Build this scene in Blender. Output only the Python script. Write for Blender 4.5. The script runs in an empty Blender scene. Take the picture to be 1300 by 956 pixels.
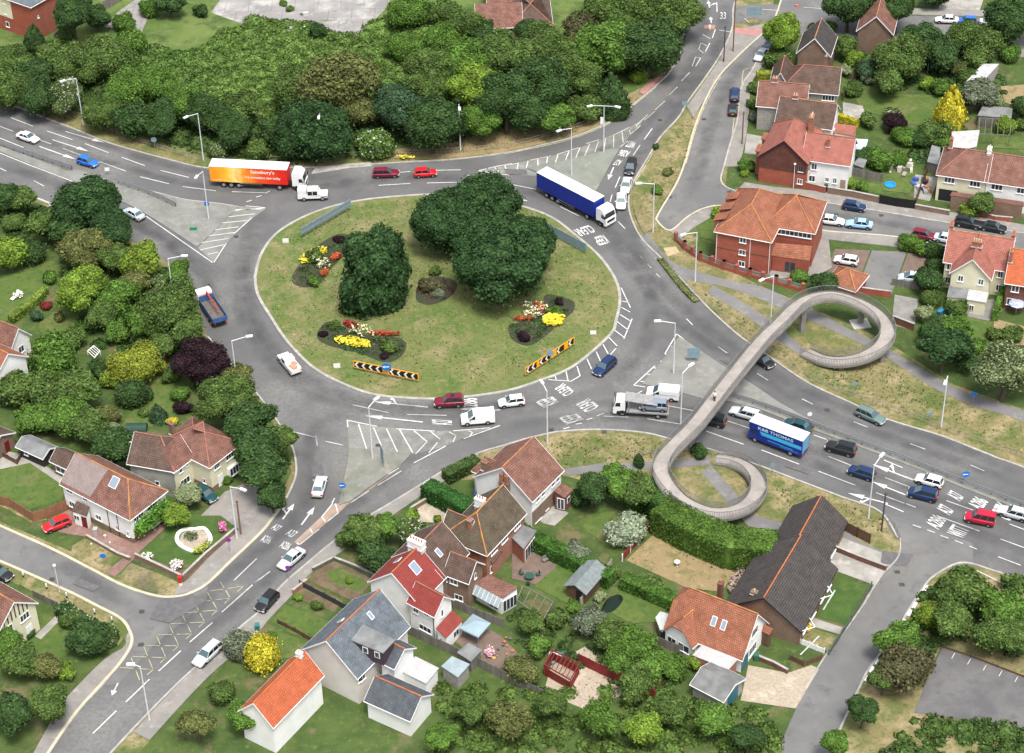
import bpy,bmesh,math,random
import numpy as np
from mathutils import Vector,Matrix,geometry
# ------------------------------------------------------------------ camera / world / sun
SC=bpy.context.scene
F_PX,TH,RO,H=2675.0,math.radians(36.6142),math.radians(-1.337),192.0
PX,PY=650.0,433.0
_c,_s=math.cos(TH),math.sin(TH)
_R=np.array([[1,0,0],[0,-_s,-_c],[0,_c,-_s]])
_cr,_sr=math.cos(RO),math.sin(RO)
CAMR=np.array([[_cr,-_sr,0],[_sr,_cr,0],[0,0,1]])@_R # rows: right, down, forward
def _raw(px,py,z=0.0):
 d=np.array([(px-PX)/F_PX,(py-PY)/F_PX,1.0])@CAMR
 t=(z-H)/d[2]
 return d*t+np.array([0,0,H])
OFF=_raw(555,385);OFF[2]=0
def P(px,py,z=0.0):
 """ground (or height z) point seen at photo pixel px,py, metres, origin on the roundabout"""
 r=_raw(px,py,z)-OFF
 return Vector((r[0],r[1],z))
cam_d=bpy.data.cameras.new('camera');cam=bpy.data.objects.new('camera',cam_d)
SC.collection.objects.link(cam);SC.camera=cam
cam_d.sensor_width=36;cam_d.lens=36*F_PX/1300;cam_d.shift_y=-45/1300
cam_d.clip_start=1;cam_d.clip_end=5000
r0,r1,r2=CAMR
cam.matrix_world=Matrix(((r0[0],-r1[0],-r2[0],-OFF[0]),(r0[1],-r1[1],-r2[1],-OFF[1]),(r0[2],-r1[2],-r2[2],H),(0,0,0,1)))
SUN_EL,SUN_AZ=67,160 # azimuth measured clockwise from +Y (away from camera)
W=bpy.data.worlds.new('World');SC.world=W;W.use_nodes=True
nt=W.node_tree;bg=nt.nodes['Background'];sky=nt.nodes.new('ShaderNodeTexSky')
sky.sky_type='NISHITA';sky.sun_disc=False;sky.sun_elevation=math.radians(SUN_EL);sky.sun_rotation=math.radians(SUN_AZ)
sky.air_density=1.0;sky.dust_density=4.0;sky.ozone_density=1.0
hs=nt.nodes.new('ShaderNodeHueSaturation');hs.inputs['Saturation'].default_value=.45
nt.links.new(sky.outputs[0],hs.inputs['Color']);nt.links.new(hs.outputs[0],bg.inputs[0]);bg.inputs[1].default_value=0.15
sd=bpy.data.lights.new('sun','SUN');sd.energy=2.2;sd.angle=math.radians(16);sd.color=(1,.96,.90)
sun=bpy.data.objects.new('sun',sd);SC.collection.objects.link(sun)
el,az=math.radians(SUN_EL),math.radians(SUN_AZ)
sdir=Vector((math.sin(az)*math.cos(el),math.cos(az)*math.cos(el),math.sin(el)))
sun.rotation_euler=sdir.to_track_quat('Z','Y').to_euler();sun.location=sdir*300
vs=SC.view_settings;vs.view_transform='Standard';vs.look='None';vs.gamma=1;vs.exposure=0.72;vs.use_curve_mapping=False
SC.render.engine='CYCLES'
# ------------------------------------------------------------------ helpers
COL=SC.collection
RNG=random.Random(7)
def tag(o,label=None,cat=None,group=None,kind=None):
 if label:o['label']=label
 if cat:o['category']=cat
 if group:o['group']=group
 if kind:o['kind']=kind
 return o
def thing(name,loc,label,cat,group=None,rz=0.0):
 o=bpy.data.objects.new(name,None);COL.objects.link(o)
 o.location=loc;o.rotation_euler=(0,0,rz);o.empty_display_size=.3
 return tag(o,label,cat,group)
def link(name,me,parent=None,color=None):
 o=bpy.data.objects.new(name,me);COL.objects.link(o)
 if parent is not None:o.parent=parent
 if color:o.color=(*color,1)
 return o
def dup(o,parent=None):
 c=o.copy();COL.objects.link(c);c.parent=parent
 for ch in list(o.children):dup(ch,c)
 return c
def tocol(c):return(*c[:3],1.0)
# ------------------------------------------------------------------ materials
MATS={}
def mat(name,c1,c2=None,scale=1.0,rough=.85,detail=6,c3=None,scale3=.08,bump=0.,objcol=False,metal=0.,spec=.3,
  lo=.35,hi=.65,coord='Object',stretch=None,emis=None,alpha=None):
 if name in MATS:return MATS[name]
 m=bpy.data.materials.new(name);m.use_nodes=True;MATS[name]=m
 t=m.node_tree;N=t.nodes;L=t.links;b=N['Principled BSDF']
 b.inputs['Roughness'].default_value=rough;b.inputs['Metallic'].default_value=metal
 b.inputs['Specular IOR Level'].default_value=spec
 tc=N.new('ShaderNodeTexCoord')
 src=tc.outputs[coord]
 if stretch:
  mp=N.new('ShaderNodeMapping');mp.inputs['Scale'].default_value=stretch
  L.new(src,mp.inputs[0]);src=mp.outputs[0]
 def noise(sc,det=detail):
  n=N.new('ShaderNodeTexNoise');n.inputs['Scale'].default_value=sc;n.inputs['Detail'].default_value=det
  L.new(src,n.inputs['Vector']);return n
 def mix(fac,a,bb,mode='MIX'):
  x=N.new('ShaderNodeMix');x.data_type='RGBA';x.blend_type=mode
  for i,v in((0,fac),(6,a),(7,bb)):
   if isinstance(v,tuple):x.inputs[i].default_value=tocol(v)
   elif isinstance(v,float):x.inputs[i].default_value=v
   else:L.new(v,x.inputs[i])
  return x.outputs[2]
 def ramp(s,a,z):
  r=N.new('ShaderNodeMapRange');r.inputs[1].default_value=a;r.inputs[2].default_value=z;L.new(s,r.inputs[0]);return r.outputs[0]
 base=tuple(c1);out=None
 if objcol:
  oi=N.new('ShaderNodeObjectInfo');out=oi.outputs['Color']
  if c2 is not None:
   n=noise(scale);out=mix(1.0,out,mix(ramp(n.outputs[0],lo,hi),tuple(c1),tuple(c2)),'MULTIPLY')
 elif c2 is not None:
  n=noise(scale);out=mix(ramp(n.outputs[0],lo,hi),tuple(c1),tuple(c2))
 if c3 is not None:
  n3=noise(scale3,3);out=mix(ramp(n3.outputs[0],.45,.62),out if out is not None else base,tuple(c3))
 if out is None:b.inputs['Base Color'].default_value=tocol(base)
 else:L.new(out,b.inputs['Base Color'])
 if bump:
  bp=N.new('ShaderNodeBump');bp.inputs['Strength'].default_value=bump;bp.inputs['Distance'].default_value=.05
  nn=noise(scale*3);L.new(nn.outputs[0],bp.inputs['Height']);L.new(bp.outputs[0],b.inputs['Normal'])
 if emis:b.inputs['Emission Color'].default_value=tocol(emis);b.inputs['Emission Strength'].default_value=1
 m['_out']=0
 return m
def surf(name,cols,scales,rough=.9,bump=.0,pos=True,joints=None):
 """ground sheet material: cols[0] base; every further colour mixed in by its own noise (scale, lo, hi)"""
 if name in MATS:return MATS[name]
 m=bpy.data.materials.new(name);m.use_nodes=True;MATS[name]=m
 t=m.node_tree;N=t.nodes;L=t.links;b=N['Principled BSDF']
 b.inputs['Roughness'].default_value=rough;b.inputs['Specular IOR Level'].default_value=.2
 g=N.new('ShaderNodeNewGeometry');src=g.outputs['Position']
 out=None
 for k,(c,sc)in enumerate(zip(cols[1:],scales)):
  n=N.new('ShaderNodeTexNoise');n.inputs['Scale'].default_value=sc[0];n.inputs['Detail'].default_value=7
  n.inputs['Roughness'].default_value=.65
  ad=N.new('ShaderNodeVectorMath');ad.operation='ADD';ad.inputs[1].default_value=(k*37.1,k*11.3,k*5.)
  L.new(src,ad.inputs[0]);L.new(ad.outputs[0],n.inputs['Vector'])
  r=N.new('ShaderNodeMapRange');r.inputs[1].default_value=sc[1];r.inputs[2].default_value=sc[2]
  if len(sc)>3:r.inputs[4].default_value=sc[3]
  L.new(n.outputs[0],r.inputs[0])
  x=N.new('ShaderNodeMix');x.data_type='RGBA';L.new(r.outputs[0],x.inputs[0])
  if out is None:x.inputs[6].default_value=tocol(cols[0])
  else:L.new(out,x.inputs[6])
  x.inputs[7].default_value=tocol(c);out=x.outputs[2]
 if joints:
  br=N.new('ShaderNodeTexBrick');br.inputs['Scale'].default_value=1;br.inputs['Brick Width'].default_value=joints[0]
  br.inputs['Row Height'].default_value=joints[1];br.inputs['Mortar Size'].default_value=joints[2]
  L.new(src,br.inputs['Vector']);x=N.new('ShaderNodeMix');x.data_type='RGBA';x.blend_type='MULTIPLY';x.inputs[0].default_value=joints[3]
  br.inputs['Color1'].default_value=(1,1,1,1);br.inputs['Color2'].default_value=(.8,.8,.8,1);br.inputs['Mortar'].default_value=(.35,.35,.35,1)
  L.new(out,x.inputs[6]);L.new(br.outputs[0],x.inputs[7]);out=x.outputs[2]
 if out is None:b.inputs['Base Color'].default_value=tocol(cols[0])
 else:L.new(out,b.inputs['Base Color'])
 if bump:
  n=N.new('ShaderNodeTexNoise');n.inputs['Scale'].default_value=2.5;n.inputs['Detail'].default_value=6;L.new(src,n.inputs['Vector'])
  bp=N.new('ShaderNodeBump');bp.inputs['Strength'].default_value=bump;bp.inputs['Distance'].default_value=.3
  L.new(n.outputs[0],bp.inputs['Height']);L.new(bp.outputs[0],b.inputs['Normal'])
 return m
def leafmat(name,rough=.85,amt=.52,trans=True,flower=None,ffrac=.1):
 if name in MATS:return MATS[name]
 m=bpy.data.materials.new(name);m.use_nodes=True;MATS[name]=m
 t=m.node_tree;N=t.nodes;L=t.links;b=N['Principled BSDF']
 b.inputs['Roughness'].default_value=rough;b.inputs['Specular IOR Level'].default_value=.08
 oi=N.new('ShaderNodeObjectInfo');g=N.new('ShaderNodeNewGeometry')
 r=N.new('ShaderNodeMapRange');r.inputs[3].default_value=1-amt;r.inputs[4].default_value=1+amt*1.15
 L.new(g.outputs['Random Per Island'],r.inputs[0])
 n=N.new('ShaderNodeTexNoise');n.inputs['Scale'].default_value=.55;n.inputs['Detail'].default_value=3;L.new(g.outputs['Position'],n.inputs['Vector'])
 r2_=N.new('ShaderNodeMapRange');r2_.inputs[1].default_value=.35;r2_.inputs[2].default_value=.65;r2_.inputs[3].default_value=.72;r2_.inputs[4].default_value=1.3
 L.new(n.outputs[0],r2_.inputs[0])
 mu=N.new('ShaderNodeMath');mu.operation='MULTIPLY';L.new(r.outputs[0],mu.inputs[0]);L.new(r2_.outputs[0],mu.inputs[1])
 cb=N.new('ShaderNodeCombineColor')
 for i in range(3):L.new(mu.outputs[0],cb.inputs[i])
 x=N.new('ShaderNodeMix');x.data_type='RGBA';x.blend_type='MULTIPLY';x.inputs[0].default_value=1
 L.new(oi.outputs['Color'],x.inputs[6]);L.new(cb.outputs[0],x.inputs[7]);out=x.outputs[2]
 if flower:
  gt=N.new('ShaderNodeMath');gt.operation='GREATER_THAN';gt.inputs[1].default_value=1-ffrac
  L.new(g.outputs['Random Per Island'],gt.inputs[0]);y=N.new('ShaderNodeMix');y.data_type='RGBA'
  L.new(gt.outputs[0],y.inputs[0]);L.new(out,y.inputs[6]);y.inputs[7].default_value=tocol(flower);out=y.outputs[2]
 L.new(out,b.inputs['Base Color'])
 if trans:
  tr=N.new('ShaderNodeBsdfTranslucent');L.new(out,tr.inputs[0]);ms=N.new('ShaderNodeMixShader');ms.inputs[0].default_value=.22
  L.new(b.outputs[0],ms.inputs[1]);L.new(tr.outputs[0],ms.inputs[2]);L.new(ms.outputs[0],N['Material Output'].inputs[0])
 return m
def brick(name,c1,c2,mortar,bw=.225,rh=.075,ms=.012,rough=.9,horizontal=False,var=.3):
 """bricks or roof tiles; uses a box-ish mapping from the UV layer (metres)"""
 if name in MATS:return MATS[name]
 m=bpy.data.materials.new(name);m.use_nodes=True;MATS[name]=m
 t=m.node_tree;N=t.nodes;L=t.links;b=N['Principled BSDF'];b.inputs['Roughness'].default_value=rough
 b.inputs['Specular IOR Level'].default_value=.15
 uv=N.new('ShaderNodeUVMap');br=N.new('ShaderNodeTexBrick')
 br.inputs['Scale'].default_value=1;br.inputs['Brick Width'].default_value=bw;br.inputs['Row Height'].default_value=rh
 br.inputs['Mortar Size'].default_value=ms;br.inputs['Mortar Smooth'].default_value=.3
 br.inputs['Color1'].default_value=tocol(c1);br.inputs['Color2'].default_value=tocol(c2);br.inputs['Mortar'].default_value=tocol(mortar)
 L.new(uv.outputs[0],br.inputs['Vector'])
 n=N.new('ShaderNodeTexNoise');n.inputs['Scale'].default_value=.7;n.inputs['Detail'].default_value=8;n.inputs['Roughness'].default_value=.7
 L.new(uv.outputs[0],n.inputs['Vector'])
 r=N.new('ShaderNodeMapRange');r.inputs[1].default_value=.3;r.inputs[2].default_value=.7;r.inputs[3].default_value=1-var;r.inputs[4].default_value=1+var
 L.new(n.outputs[0],r.inputs[0]);cb=N.new('ShaderNodeCombineColor')
 for i in range(3):L.new(r.outputs[0],cb.inputs[i])
 x=N.new('ShaderNodeMix');x.data_type='RGBA';x.blend_type='MULTIPLY';x.inputs[0].default_value=1
 L.new(br.outputs[0],x.inputs[6]);L.new(cb.outputs[0],x.inputs[7])
 # a little lichen
 n2=N.new('ShaderNodeTexNoise');n2.inputs['Scale'].default_value=2.2;n2.inputs['Detail'].default_value=8;L.new(uv.outputs[0],n2.inputs['Vector'])
 r3=N.new('ShaderNodeMapRange');r3.inputs[1].default_value=.58;r3.inputs[2].default_value=.75;r3.inputs[4].default_value=.65;L.new(n2.outputs[0],r3.inputs[0])
 y=N.new('ShaderNodeMix');y.data_type='RGBA';L.new(r3.outputs[0],y.inputs[0]);L.new(x.outputs[2],y.inputs[6]);y.inputs[7].default_value=tocol((c2[0]*.62+.05,c2[1]*.75+.045,c2[2]*.7+.025))
 L.new(y.outputs[2],b.inputs['Base Color'])
 bp=N.new('ShaderNodeBump');bp.inputs['Strength'].default_value=.5;bp.inputs['Distance'].default_value=.02
 L.new(br.outputs['Fac'],bp.inputs['Height']);bp.invert=True;L.new(bp.outputs[0],b.inputs['Normal'])
 return m
# ------------------------------------------------------------------ mesh builder (world coordinates)
class MB:
 def __init__(s):s.v=[];s.f=[];s.uv=[];s.mi=[];s.cm=0
 def face(s,pts,uv=None):
  i=len(s.v);s.v+=[tuple(p)for p in pts];s.f.append(tuple(range(i,i+len(pts))));s.mi.append(s.cm)
  if uv is None:
   p0=Vector(pts[0]);n=(Vector(pts[1])-p0).cross(Vector(pts[2])-p0)
   if n.length<1e-9:n=Vector((0,0,1))
   n.normalize()
   if abs(n.z)>.98:a,b=Vector((1,0,0)),Vector((0,1,0))
   else:a=Vector((0,0,1)).cross(n).normalized();b=n.cross(a)
   uv=[(Vector(p).dot(a),Vector(p).dot(b))for p in pts]
  s.uv+=uv;return s
 def poly(s,pts2,z):
  """flat polygon, maybe concave"""
  pts=[Vector((p[0],p[1],z))for p in pts2]
  tri=geometry.tessellate_polygon([pts])
  for t in tri:
   q=[pts[k]for k in t]
   if(q[1]-q[0]).cross(q[2]-q[0]).z<0:q.reverse()
   s.face(q,[(p.x,p.y)for p in q])
  return s
 def prism(s,pts2,z0,z1,cap=True):
  n=len(pts2)
  for k in range(n):
   a,b=pts2[k],pts2[(k+1)%n]
   s.face([(a[0],a[1],z0),(b[0],b[1],z0),(b[0],b[1],z1),(a[0],a[1],z1)])
  if cap:s.poly(pts2,z1)
  return s
 def box(s,c,ax,ay,az):
  """centre and three half-axis vectors"""
  c,ax,ay,az=map(Vector,(c,ax,ay,az))
  for(a,b,d)in((ax,ay,az),(ay,ax,-az),(ay,az,ax),(az,ay,-ax),(az,ax,ay),(ax,az,-ay)):
   s.face([c+d-a-b,c+d+a-b,c+d+a+b,c+d-a+b])
  return s
 def abox(s,x0,x1,y0,y1,z0,z1):
  return s.box(((x0+x1)/2,(y0+y1)/2,(z0+z1)/2),((x1-x0)/2,0,0),(0,(y1-y0)/2,0),(0,0,(z1-z0)/2))
 def tube(s,p0,p1,r0,r1=None,n=8,cap=True):
  p0,p1=Vector(p0),Vector(p1);r1=r0 if r1 is None else r1
  d=(p1-p0).normalized();a=d.orthogonal().normalized();b=d.cross(a)
  A=[p0+(a*math.cos(2*math.pi*k/n)+b*math.sin(2*math.pi*k/n))*r0 for k in range(n)]
  B=[p1+(a*math.cos(2*math.pi*k/n)+b*math.sin(2*math.pi*k/n))*r1 for k in range(n)]
  for k in range(n):s.face([A[k],A[(k+1)%n],B[(k+1)%n],B[k]])
  if cap:s.face(A[::-1]);s.face(B)
  return s
 def lathe(s,c,prof,n=16):
  c=Vector(c)
  for(ra,za),(rb,zb)in zip(prof,prof[1:]):
   for k in range(n):
    t0,t1=2*math.pi*k/n,2*math.pi*(k+1)/n
    q=[c+Vector((ra*math.cos(t0),ra*math.sin(t0),za)),c+Vector((ra*math.cos(t1),ra*math.sin(t1),za)),
     c+Vector((rb*math.cos(t1),rb*math.sin(t1),zb)),c+Vector((rb*math.cos(t0),rb*math.sin(t0),zb))]
    if ra<1e-6:q=[q[0],q[2],q[3]]
    elif rb<1e-6:q=q[:3]
    s.face(q)
  return s
 def ribbon(s,pts,w,z=0.,z0=None):
  """strip of width w along world points at height z (optionally a solid down to z0)"""
  pts=[Vector((p[0],p[1],0))for p in pts];L_,R_=[],[]
  for i,p in enumerate(pts):
   d=(pts[min(i+1,len(pts)-1)]-pts[max(i-1,0)]).normalized();n=Vector((-d.y,d.x,0))*w/2
   L_.append(p+n);R_.append(p-n)
  for i in range(len(pts)-1):
   a,b,c,d=R_[i],R_[i+1],L_[i+1],L_[i]
   s.face([(a.x,a.y,z),(b.x,b.y,z),(c.x,c.y,z),(d.x,d.y,z)])
   if z0 is not None:
    s.face([(a.x,a.y,z0),(b.x,b.y,z0),(b.x,b.y,z),(a.x,a.y,z)])
    s.face([(c.x,c.y,z0),(d.x,d.y,z0),(d.x,d.y,z),(c.x,c.y,z)])
  if z0 is not None:
   for a,b in((R_[0],L_[0]),(R_[-1],L_[-1])):
    s.face([(a.x,a.y,z0),(b.x,b.y,z0),(b.x,b.y,z),(a.x,a.y,z)])
  return s
 def mesh(s,name,mats,origin=(0,0,0),smooth=False):
  me=bpy.data.meshes.new(name);o=Vector(origin)
  me.from_pydata([tuple(Vector(v)-o)for v in s.v],[],s.f)
  if not isinstance(mats,(list,tuple)):mats=[mats]
  for m in mats:me.materials.append(m)
  uvl=me.uv_layers.new(name='UVMap');uvl.data.foreach_set('uv',[c for u in s.uv for c in u])
  me.polygons.foreach_set('material_index',s.mi)
  if smooth:
   bm=bmesh.new();bm.from_mesh(me);bmesh.ops.remove_doubles(bm,verts=bm.verts,dist=.002)
   bmesh.ops.recalc_face_normals(bm,faces=bm.faces)
   for f in bm.faces:f.smooth=True
   bm.to_mesh(me);bm.free()
   try:me.set_sharp_from_angle(angle=math.radians(38))
   except Exception:pass
  me.update();return me
 def build(s,name,mats,parent=None,origin=None,color=None,smooth=False):
  if origin is None:origin=parent.location if parent is not None else(0,0,0)
  return link(name,s.mesh(name,mats,origin,smooth),parent,color)
def root_loc(o):
 l=Vector(o.location)
 while o.parent:o=o.parent;l+=Vector(o.location)
 return l
def smooth(pts,n=6,closed=False):
 """Catmull-Rom through pixel points"""
 pts=[np.array(p,float)for p in pts];out=[];m=len(pts)
 rng=range(m if closed else m-1)
 for i in rng:
  if closed:p0,p1,p2,p3=pts[(i-1)%m],pts[i],pts[(i+1)%m],pts[(i+2)%m]
  else:p0,p1,p2,p3=pts[max(i-1,0)],pts[i],pts[i+1],pts[min(i+2,m-1)]
  for k in range(n):
   t=k/n
   out.append(.5*((2*p1)+(-p0+p2)*t+(2*p0-5*p1+4*p2-p3)*t*t+(-p0+3*p1-3*p2+p3)*t**3))
 if not closed:out.append(pts[-1])
 return out
def W2(pts,z=0.):return[P(p[0],p[1],z)for p in pts]
def resample(pts,step):
 pts=[Vector(p)for p in pts];out=[pts[0].copy()];acc=0
 for a,b in zip(pts,pts[1:]):
  L_=(b-a).length
  if L_<1e-6:continue
  t=step-acc
  while t<=L_:out.append(a.lerp(b,t/L_));t+=step
  acc=(acc+L_)%step if L_>=step-acc else acc+L_
 return out
def smesh(name,pts,z,m,sm=False,z0=None,kind='structure',n=5):
 """a setting sheet or slab given by photo pixels of its outline on the ground"""
 q=smooth(pts,n,True)if sm else pts
 w=W2(q);b=MB()
 if z0 is None:b.poly(w,z)
 else:b.prism(w,z0,z)
 o=b.build(name,m)
 if kind:o['kind']=kind
 return o
# ------------------------------------------------------------------ setting
G_DRY=surf('dry_grass',[(.19,.165,.075),(.095,.125,.035),(.31,.245,.14),(.06,.085,.025)],[(.16,.44,.6),(.33,.47,.66),(1.7,.5,.72)],bump=.3)
G_ISL=surf('island_grass',[(.138,.152,.052),(.085,.135,.032),(.24,.20,.105),(.175,.17,.075),(.07,.10,.03)],[(.09,.42,.6),(.22,.50,.66),(.7,.5,.68),(2.0,.5,.74)],bump=.3)
G_LAWN=surf('lawn_grass',[(.068,.115,.025),(.10,.135,.034),(.16,.15,.065),(.045,.085,.02)],[(.25,.4,.62),(.3,.52,.7),(1.2,.5,.7)],bump=.2)
G_LAWN2=surf('lush_lawn_grass',[(.045,.09,.02),(.07,.115,.027),(.12,.125,.05)],[(.5,.4,.62),(.35,.55,.72)],bump=.2)
G_STRAW=surf('straw_lawn',[(.25,.19,.10),(.15,.14,.05),(.32,.25,.14)],[(.5,.5,.65),(1.1,.52,.7)],bump=.2)
G_GARDEN=surf('garden_ground',[(.07,.105,.028),(.045,.075,.02),(.14,.115,.06),(.10,.15,.04)],[(.3,.4,.6),(.22,.55,.66),(.9,.55,.7)],bump=.3)
G_SOIL=surf('garden_soil',[(.16,.12,.075),(.10,.075,.045),(.07,.10,.03)],[(.6,.4,.62),(1.3,.56,.7)],bump=.3)
ASPH=surf('asphalt',[(.130,.130,.129),(.098,.098,.099),(.175,.173,.166),(.115,.114,.111)],[(.07,.42,.6),(.045,.5,.64),(1.8,.45,.7)],rough=.85)
ASPH_D=surf('dark_asphalt',[(.10,.10,.112),(.125,.123,.128)],[(.12,.4,.62)],rough=.85)
ASPH_P=surf('grey_asphalt',[(.135,.135,.134),(.175,.172,.166),(.105,.105,.105)],[(.12,.42,.62),(.4,.55,.72)],rough=.9)
PALE=surf('pale_concrete',[(.235,.235,.215),(.175,.18,.16),(.30,.29,.265)],[(.25,.42,.62),(.6,.55,.7)],rough=.9,joints=(.6,.6,.03,.35))
PAVE=surf('footpath_paving',[(.25,.235,.215),(.20,.19,.175),(.31,.295,.27)],[(.3,.42,.62),(.8,.55,.7)],rough=.9)
PATHM=surf('cycle_path_tarmac',[(.185,.18,.178),(.15,.148,.148),(.23,.22,.21)],[(.2,.42,.62),(.7,.55,.7)],rough=.9)
REDT=surf('red_tarmac',[(.42,.20,.18),(.33,.17,.155)],[(.8,.4,.6)])
TAN=surf('tan_tarmac',[(.36,.26,.20),(.30,.23,.185)],[(.6,.4,.6)])
CREAM_P=surf('tactile_paving',[(.50,.40,.24),(.42,.34,.2)],[(1,.4,.6)],joints=(.4,.4,.04,.5))
CONC=surf('concrete_drive',[(.33,.315,.285),(.24,.23,.21),(.42,.40,.36)],[(.35,.42,.6),(.5,.55,.7)])
GRAVEL=surf('gravel',[(.40,.34,.26),(.31,.26,.2),(.48,.42,.34)],[(3,.4,.6),(.5,.55,.7)],bump=.3)
BLOCK=surf('block_paving',[(.28,.17,.14),(.22,.135,.115),(.33,.22,.19)],[(.9,.42,.6),(.3,.55,.7)],joints=(.2,.1,.012,.5))
BLOCK2=surf('brown_block_paving',[(.20,.145,.115),(.16,.12,.10)],[(.9,.42,.6)],joints=(.2,.1,.012,.5))
SLABC=surf('derelict_concrete',[(.30,.285,.27),(.22,.21,.205),(.40,.385,.36),(.12,.16,.06)],[(.12,.42,.6),(.25,.52,.66),(.2,.62,.72)],joints=(4.5,4.5,.12,.35))
KERBM=surf('kerb_stone',[(.38,.365,.33),(.28,.27,.25),(.48,.46,.42)],[(.6,.4,.6),(.9,.55,.7)])
KERBY=surf('yellowed_kerb',[(.50,.46,.34),(.42,.38,.29)],[(.6,.4,.6)])
LINEW=surf('white_road_paint',[(.62,.62,.60),(.36,.36,.35)],[(1.6,.5,.72)],rough=.7)
LINEF=surf('worn_road_paint',[(.52,.52,.51),(.3,.3,.3)],[(1.5,.48,.68)],rough=.7)
LINEY=surf('yellow_road_paint',[(.46,.42,.25),(.24,.23,.18)],[(1.2,.46,.62)],rough=.7)
RENDER_C=surf('dirty_concrete',[(.25,.24,.22),(.19,.185,.175)],[(.5,.4,.6)])
WATERM=mat('pond_water',(.01,.02,.012),rough=.05)
g=MB();g.poly([(-420,-330),(420,-330),(560,900),(-560,900)],0.0)
tag(g.build('ground',G_DRY),kind='structure')
_z=[0.012]
def patch(name,m,pts,sm=False,slab=False,n=5):
 _z[0]+=.0009
 if slab:return smesh(name,pts,.10+_z[0],m,sm,z0=0.0,n=n)
 return smesh(name,pts,_z[0],m,sm,n=n)
# large green areas
patch('garden_ground',G_GARDEN,[(-60,236),(0,238),(76,270),(160,306),(210,340),(240,380),(258,428),(295,472),(325,507),(347,537),(365,570),(370,600),(350,640),(326,672),(285,712),(240,748),(200,752),(150,735),(90,700),(0,662),(-60,640)])
patch('garden_ground',G_GARDEN,[(-60,705),(0,718),(84,757),(122,777),(150,792),(160,815),(140,850),(80,910),(30,990),(-60,990)])
patch('garden_ground',G_GARDEN,[(700,600),(560,612),(520,640),(440,690),(360,765),(300,818),(230,890),(150,990),(1000,990),(1040,860),(1080,790),(1112,735),(1135,705),(1000,670),(860,640)])
patch('garden_ground',G_GARDEN,[(985,-20),(975,60),(945,110),(940,160),(925,200),(920,245),(1040,262),(1300,300),(1400,310),(1400,-20)])
patch('garden_ground',G_GARDEN,[(900,268),(1036,296),(1200,320),(1400,340),(1400,560),(1300,520),(1210,488),(1120,430),(1040,395),(960,360),(880,320)])
patch('scrub_ground',surf('meadow',[(.075,.125,.03),(.12,.165,.045),(.045,.08,.02),(.17,.17,.08)],[(.09,.42,.6),(.2,.5,.64),(.6,.55,.7)],bump=.4),[(-60,-80),(900,-80),(862,60),(800,128),(740,155),(690,168),(640,184),(560,190),(470,200),(300,205),(200,180),(100,145),(0,108),(-60,95)])
patch('derelict_slab',SLABC,[(268,16),(300,-30),(520,-40),(487,14),(452,48),(420,46),(395,30),(350,26),(312,32)])
patch('derelict_slab',SLABC,[(150,15),(200,-20),(230,-10),(205,10),(188,22),(178,45),(160,44),(145,36),(128,34)])
patch('dry_bank',G_STRAW,[(470,200),(505,189),(560,182),(640,164),(700,158),(760,140),(800,118),(815,112),(800,138),(765,156),(729,172),(690,182),(640,193),(560,202)])
patch('dry_bank',G_DRY,[(-40,95),(0,108),(60,128),(120,150),(200,182),(266,205),(330,209),(266,213),(218,203),(142,181),(96,164),(25,136),(-40,114)])
# -- carriageways
outer=[(-60,106),(0,127),(25,137),(96,165),(142,183),(218,204),(266,214),(330,213),(395,213),(471,209),(520,206),(574,203),(640,195),(691,184),(729,174),(767,159),(792,142),(815,124),(833,109),(851,91),(863,68),(869,38),(872,10),(874,-60)]
neR=[(944,-60),(940,-20),(931,10),(929,38),(914,71),(894,101),(873,130),(861,150),(838,175),(823,200),(812,218),(803,234),(798,253),(801,276),(815,304),(843,332),(876,367),(906,398),(940,428),(979,455),(1025,486),(1078,511),(1127,533),(1195,554),(1261,580),(1300,594),(1420,640)]
seB=[(1420,780),(1300,738),(1261,725),(1221,713),(1140,684),(1117,650),(1070,632),(1012,610),(970,594),(929,580),(894,569),(851,558),(818,550),(767,546),(716,548),(678,555),(640,566),(607,576),(569,595),(536,615),(495,640),(462,660),(421,690),(385,720),(358,744),(330,776),(305,797),(262,836),(226,868),(170,925),(110,990)]
swL=[(40,990),(90,912),(130,872),(190,790),(264,741),(292,714),(330,678),(345,660),(361,638),(374,610),(376,590),(370,565),(352,535),(330,505),(300,470),(264,428),(243,372),(215,335),(160,302),(76,265),(0,234),(-60,210)]
def cr(p,n=4):return[tuple(q)for q in smooth(p,n)]
OUT,NER,SEB,SWL=cr(outer),cr(neR),cr(seB),cr(swL)
patch('road',ASPH,OUT+NER+SEB+SWL)
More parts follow.
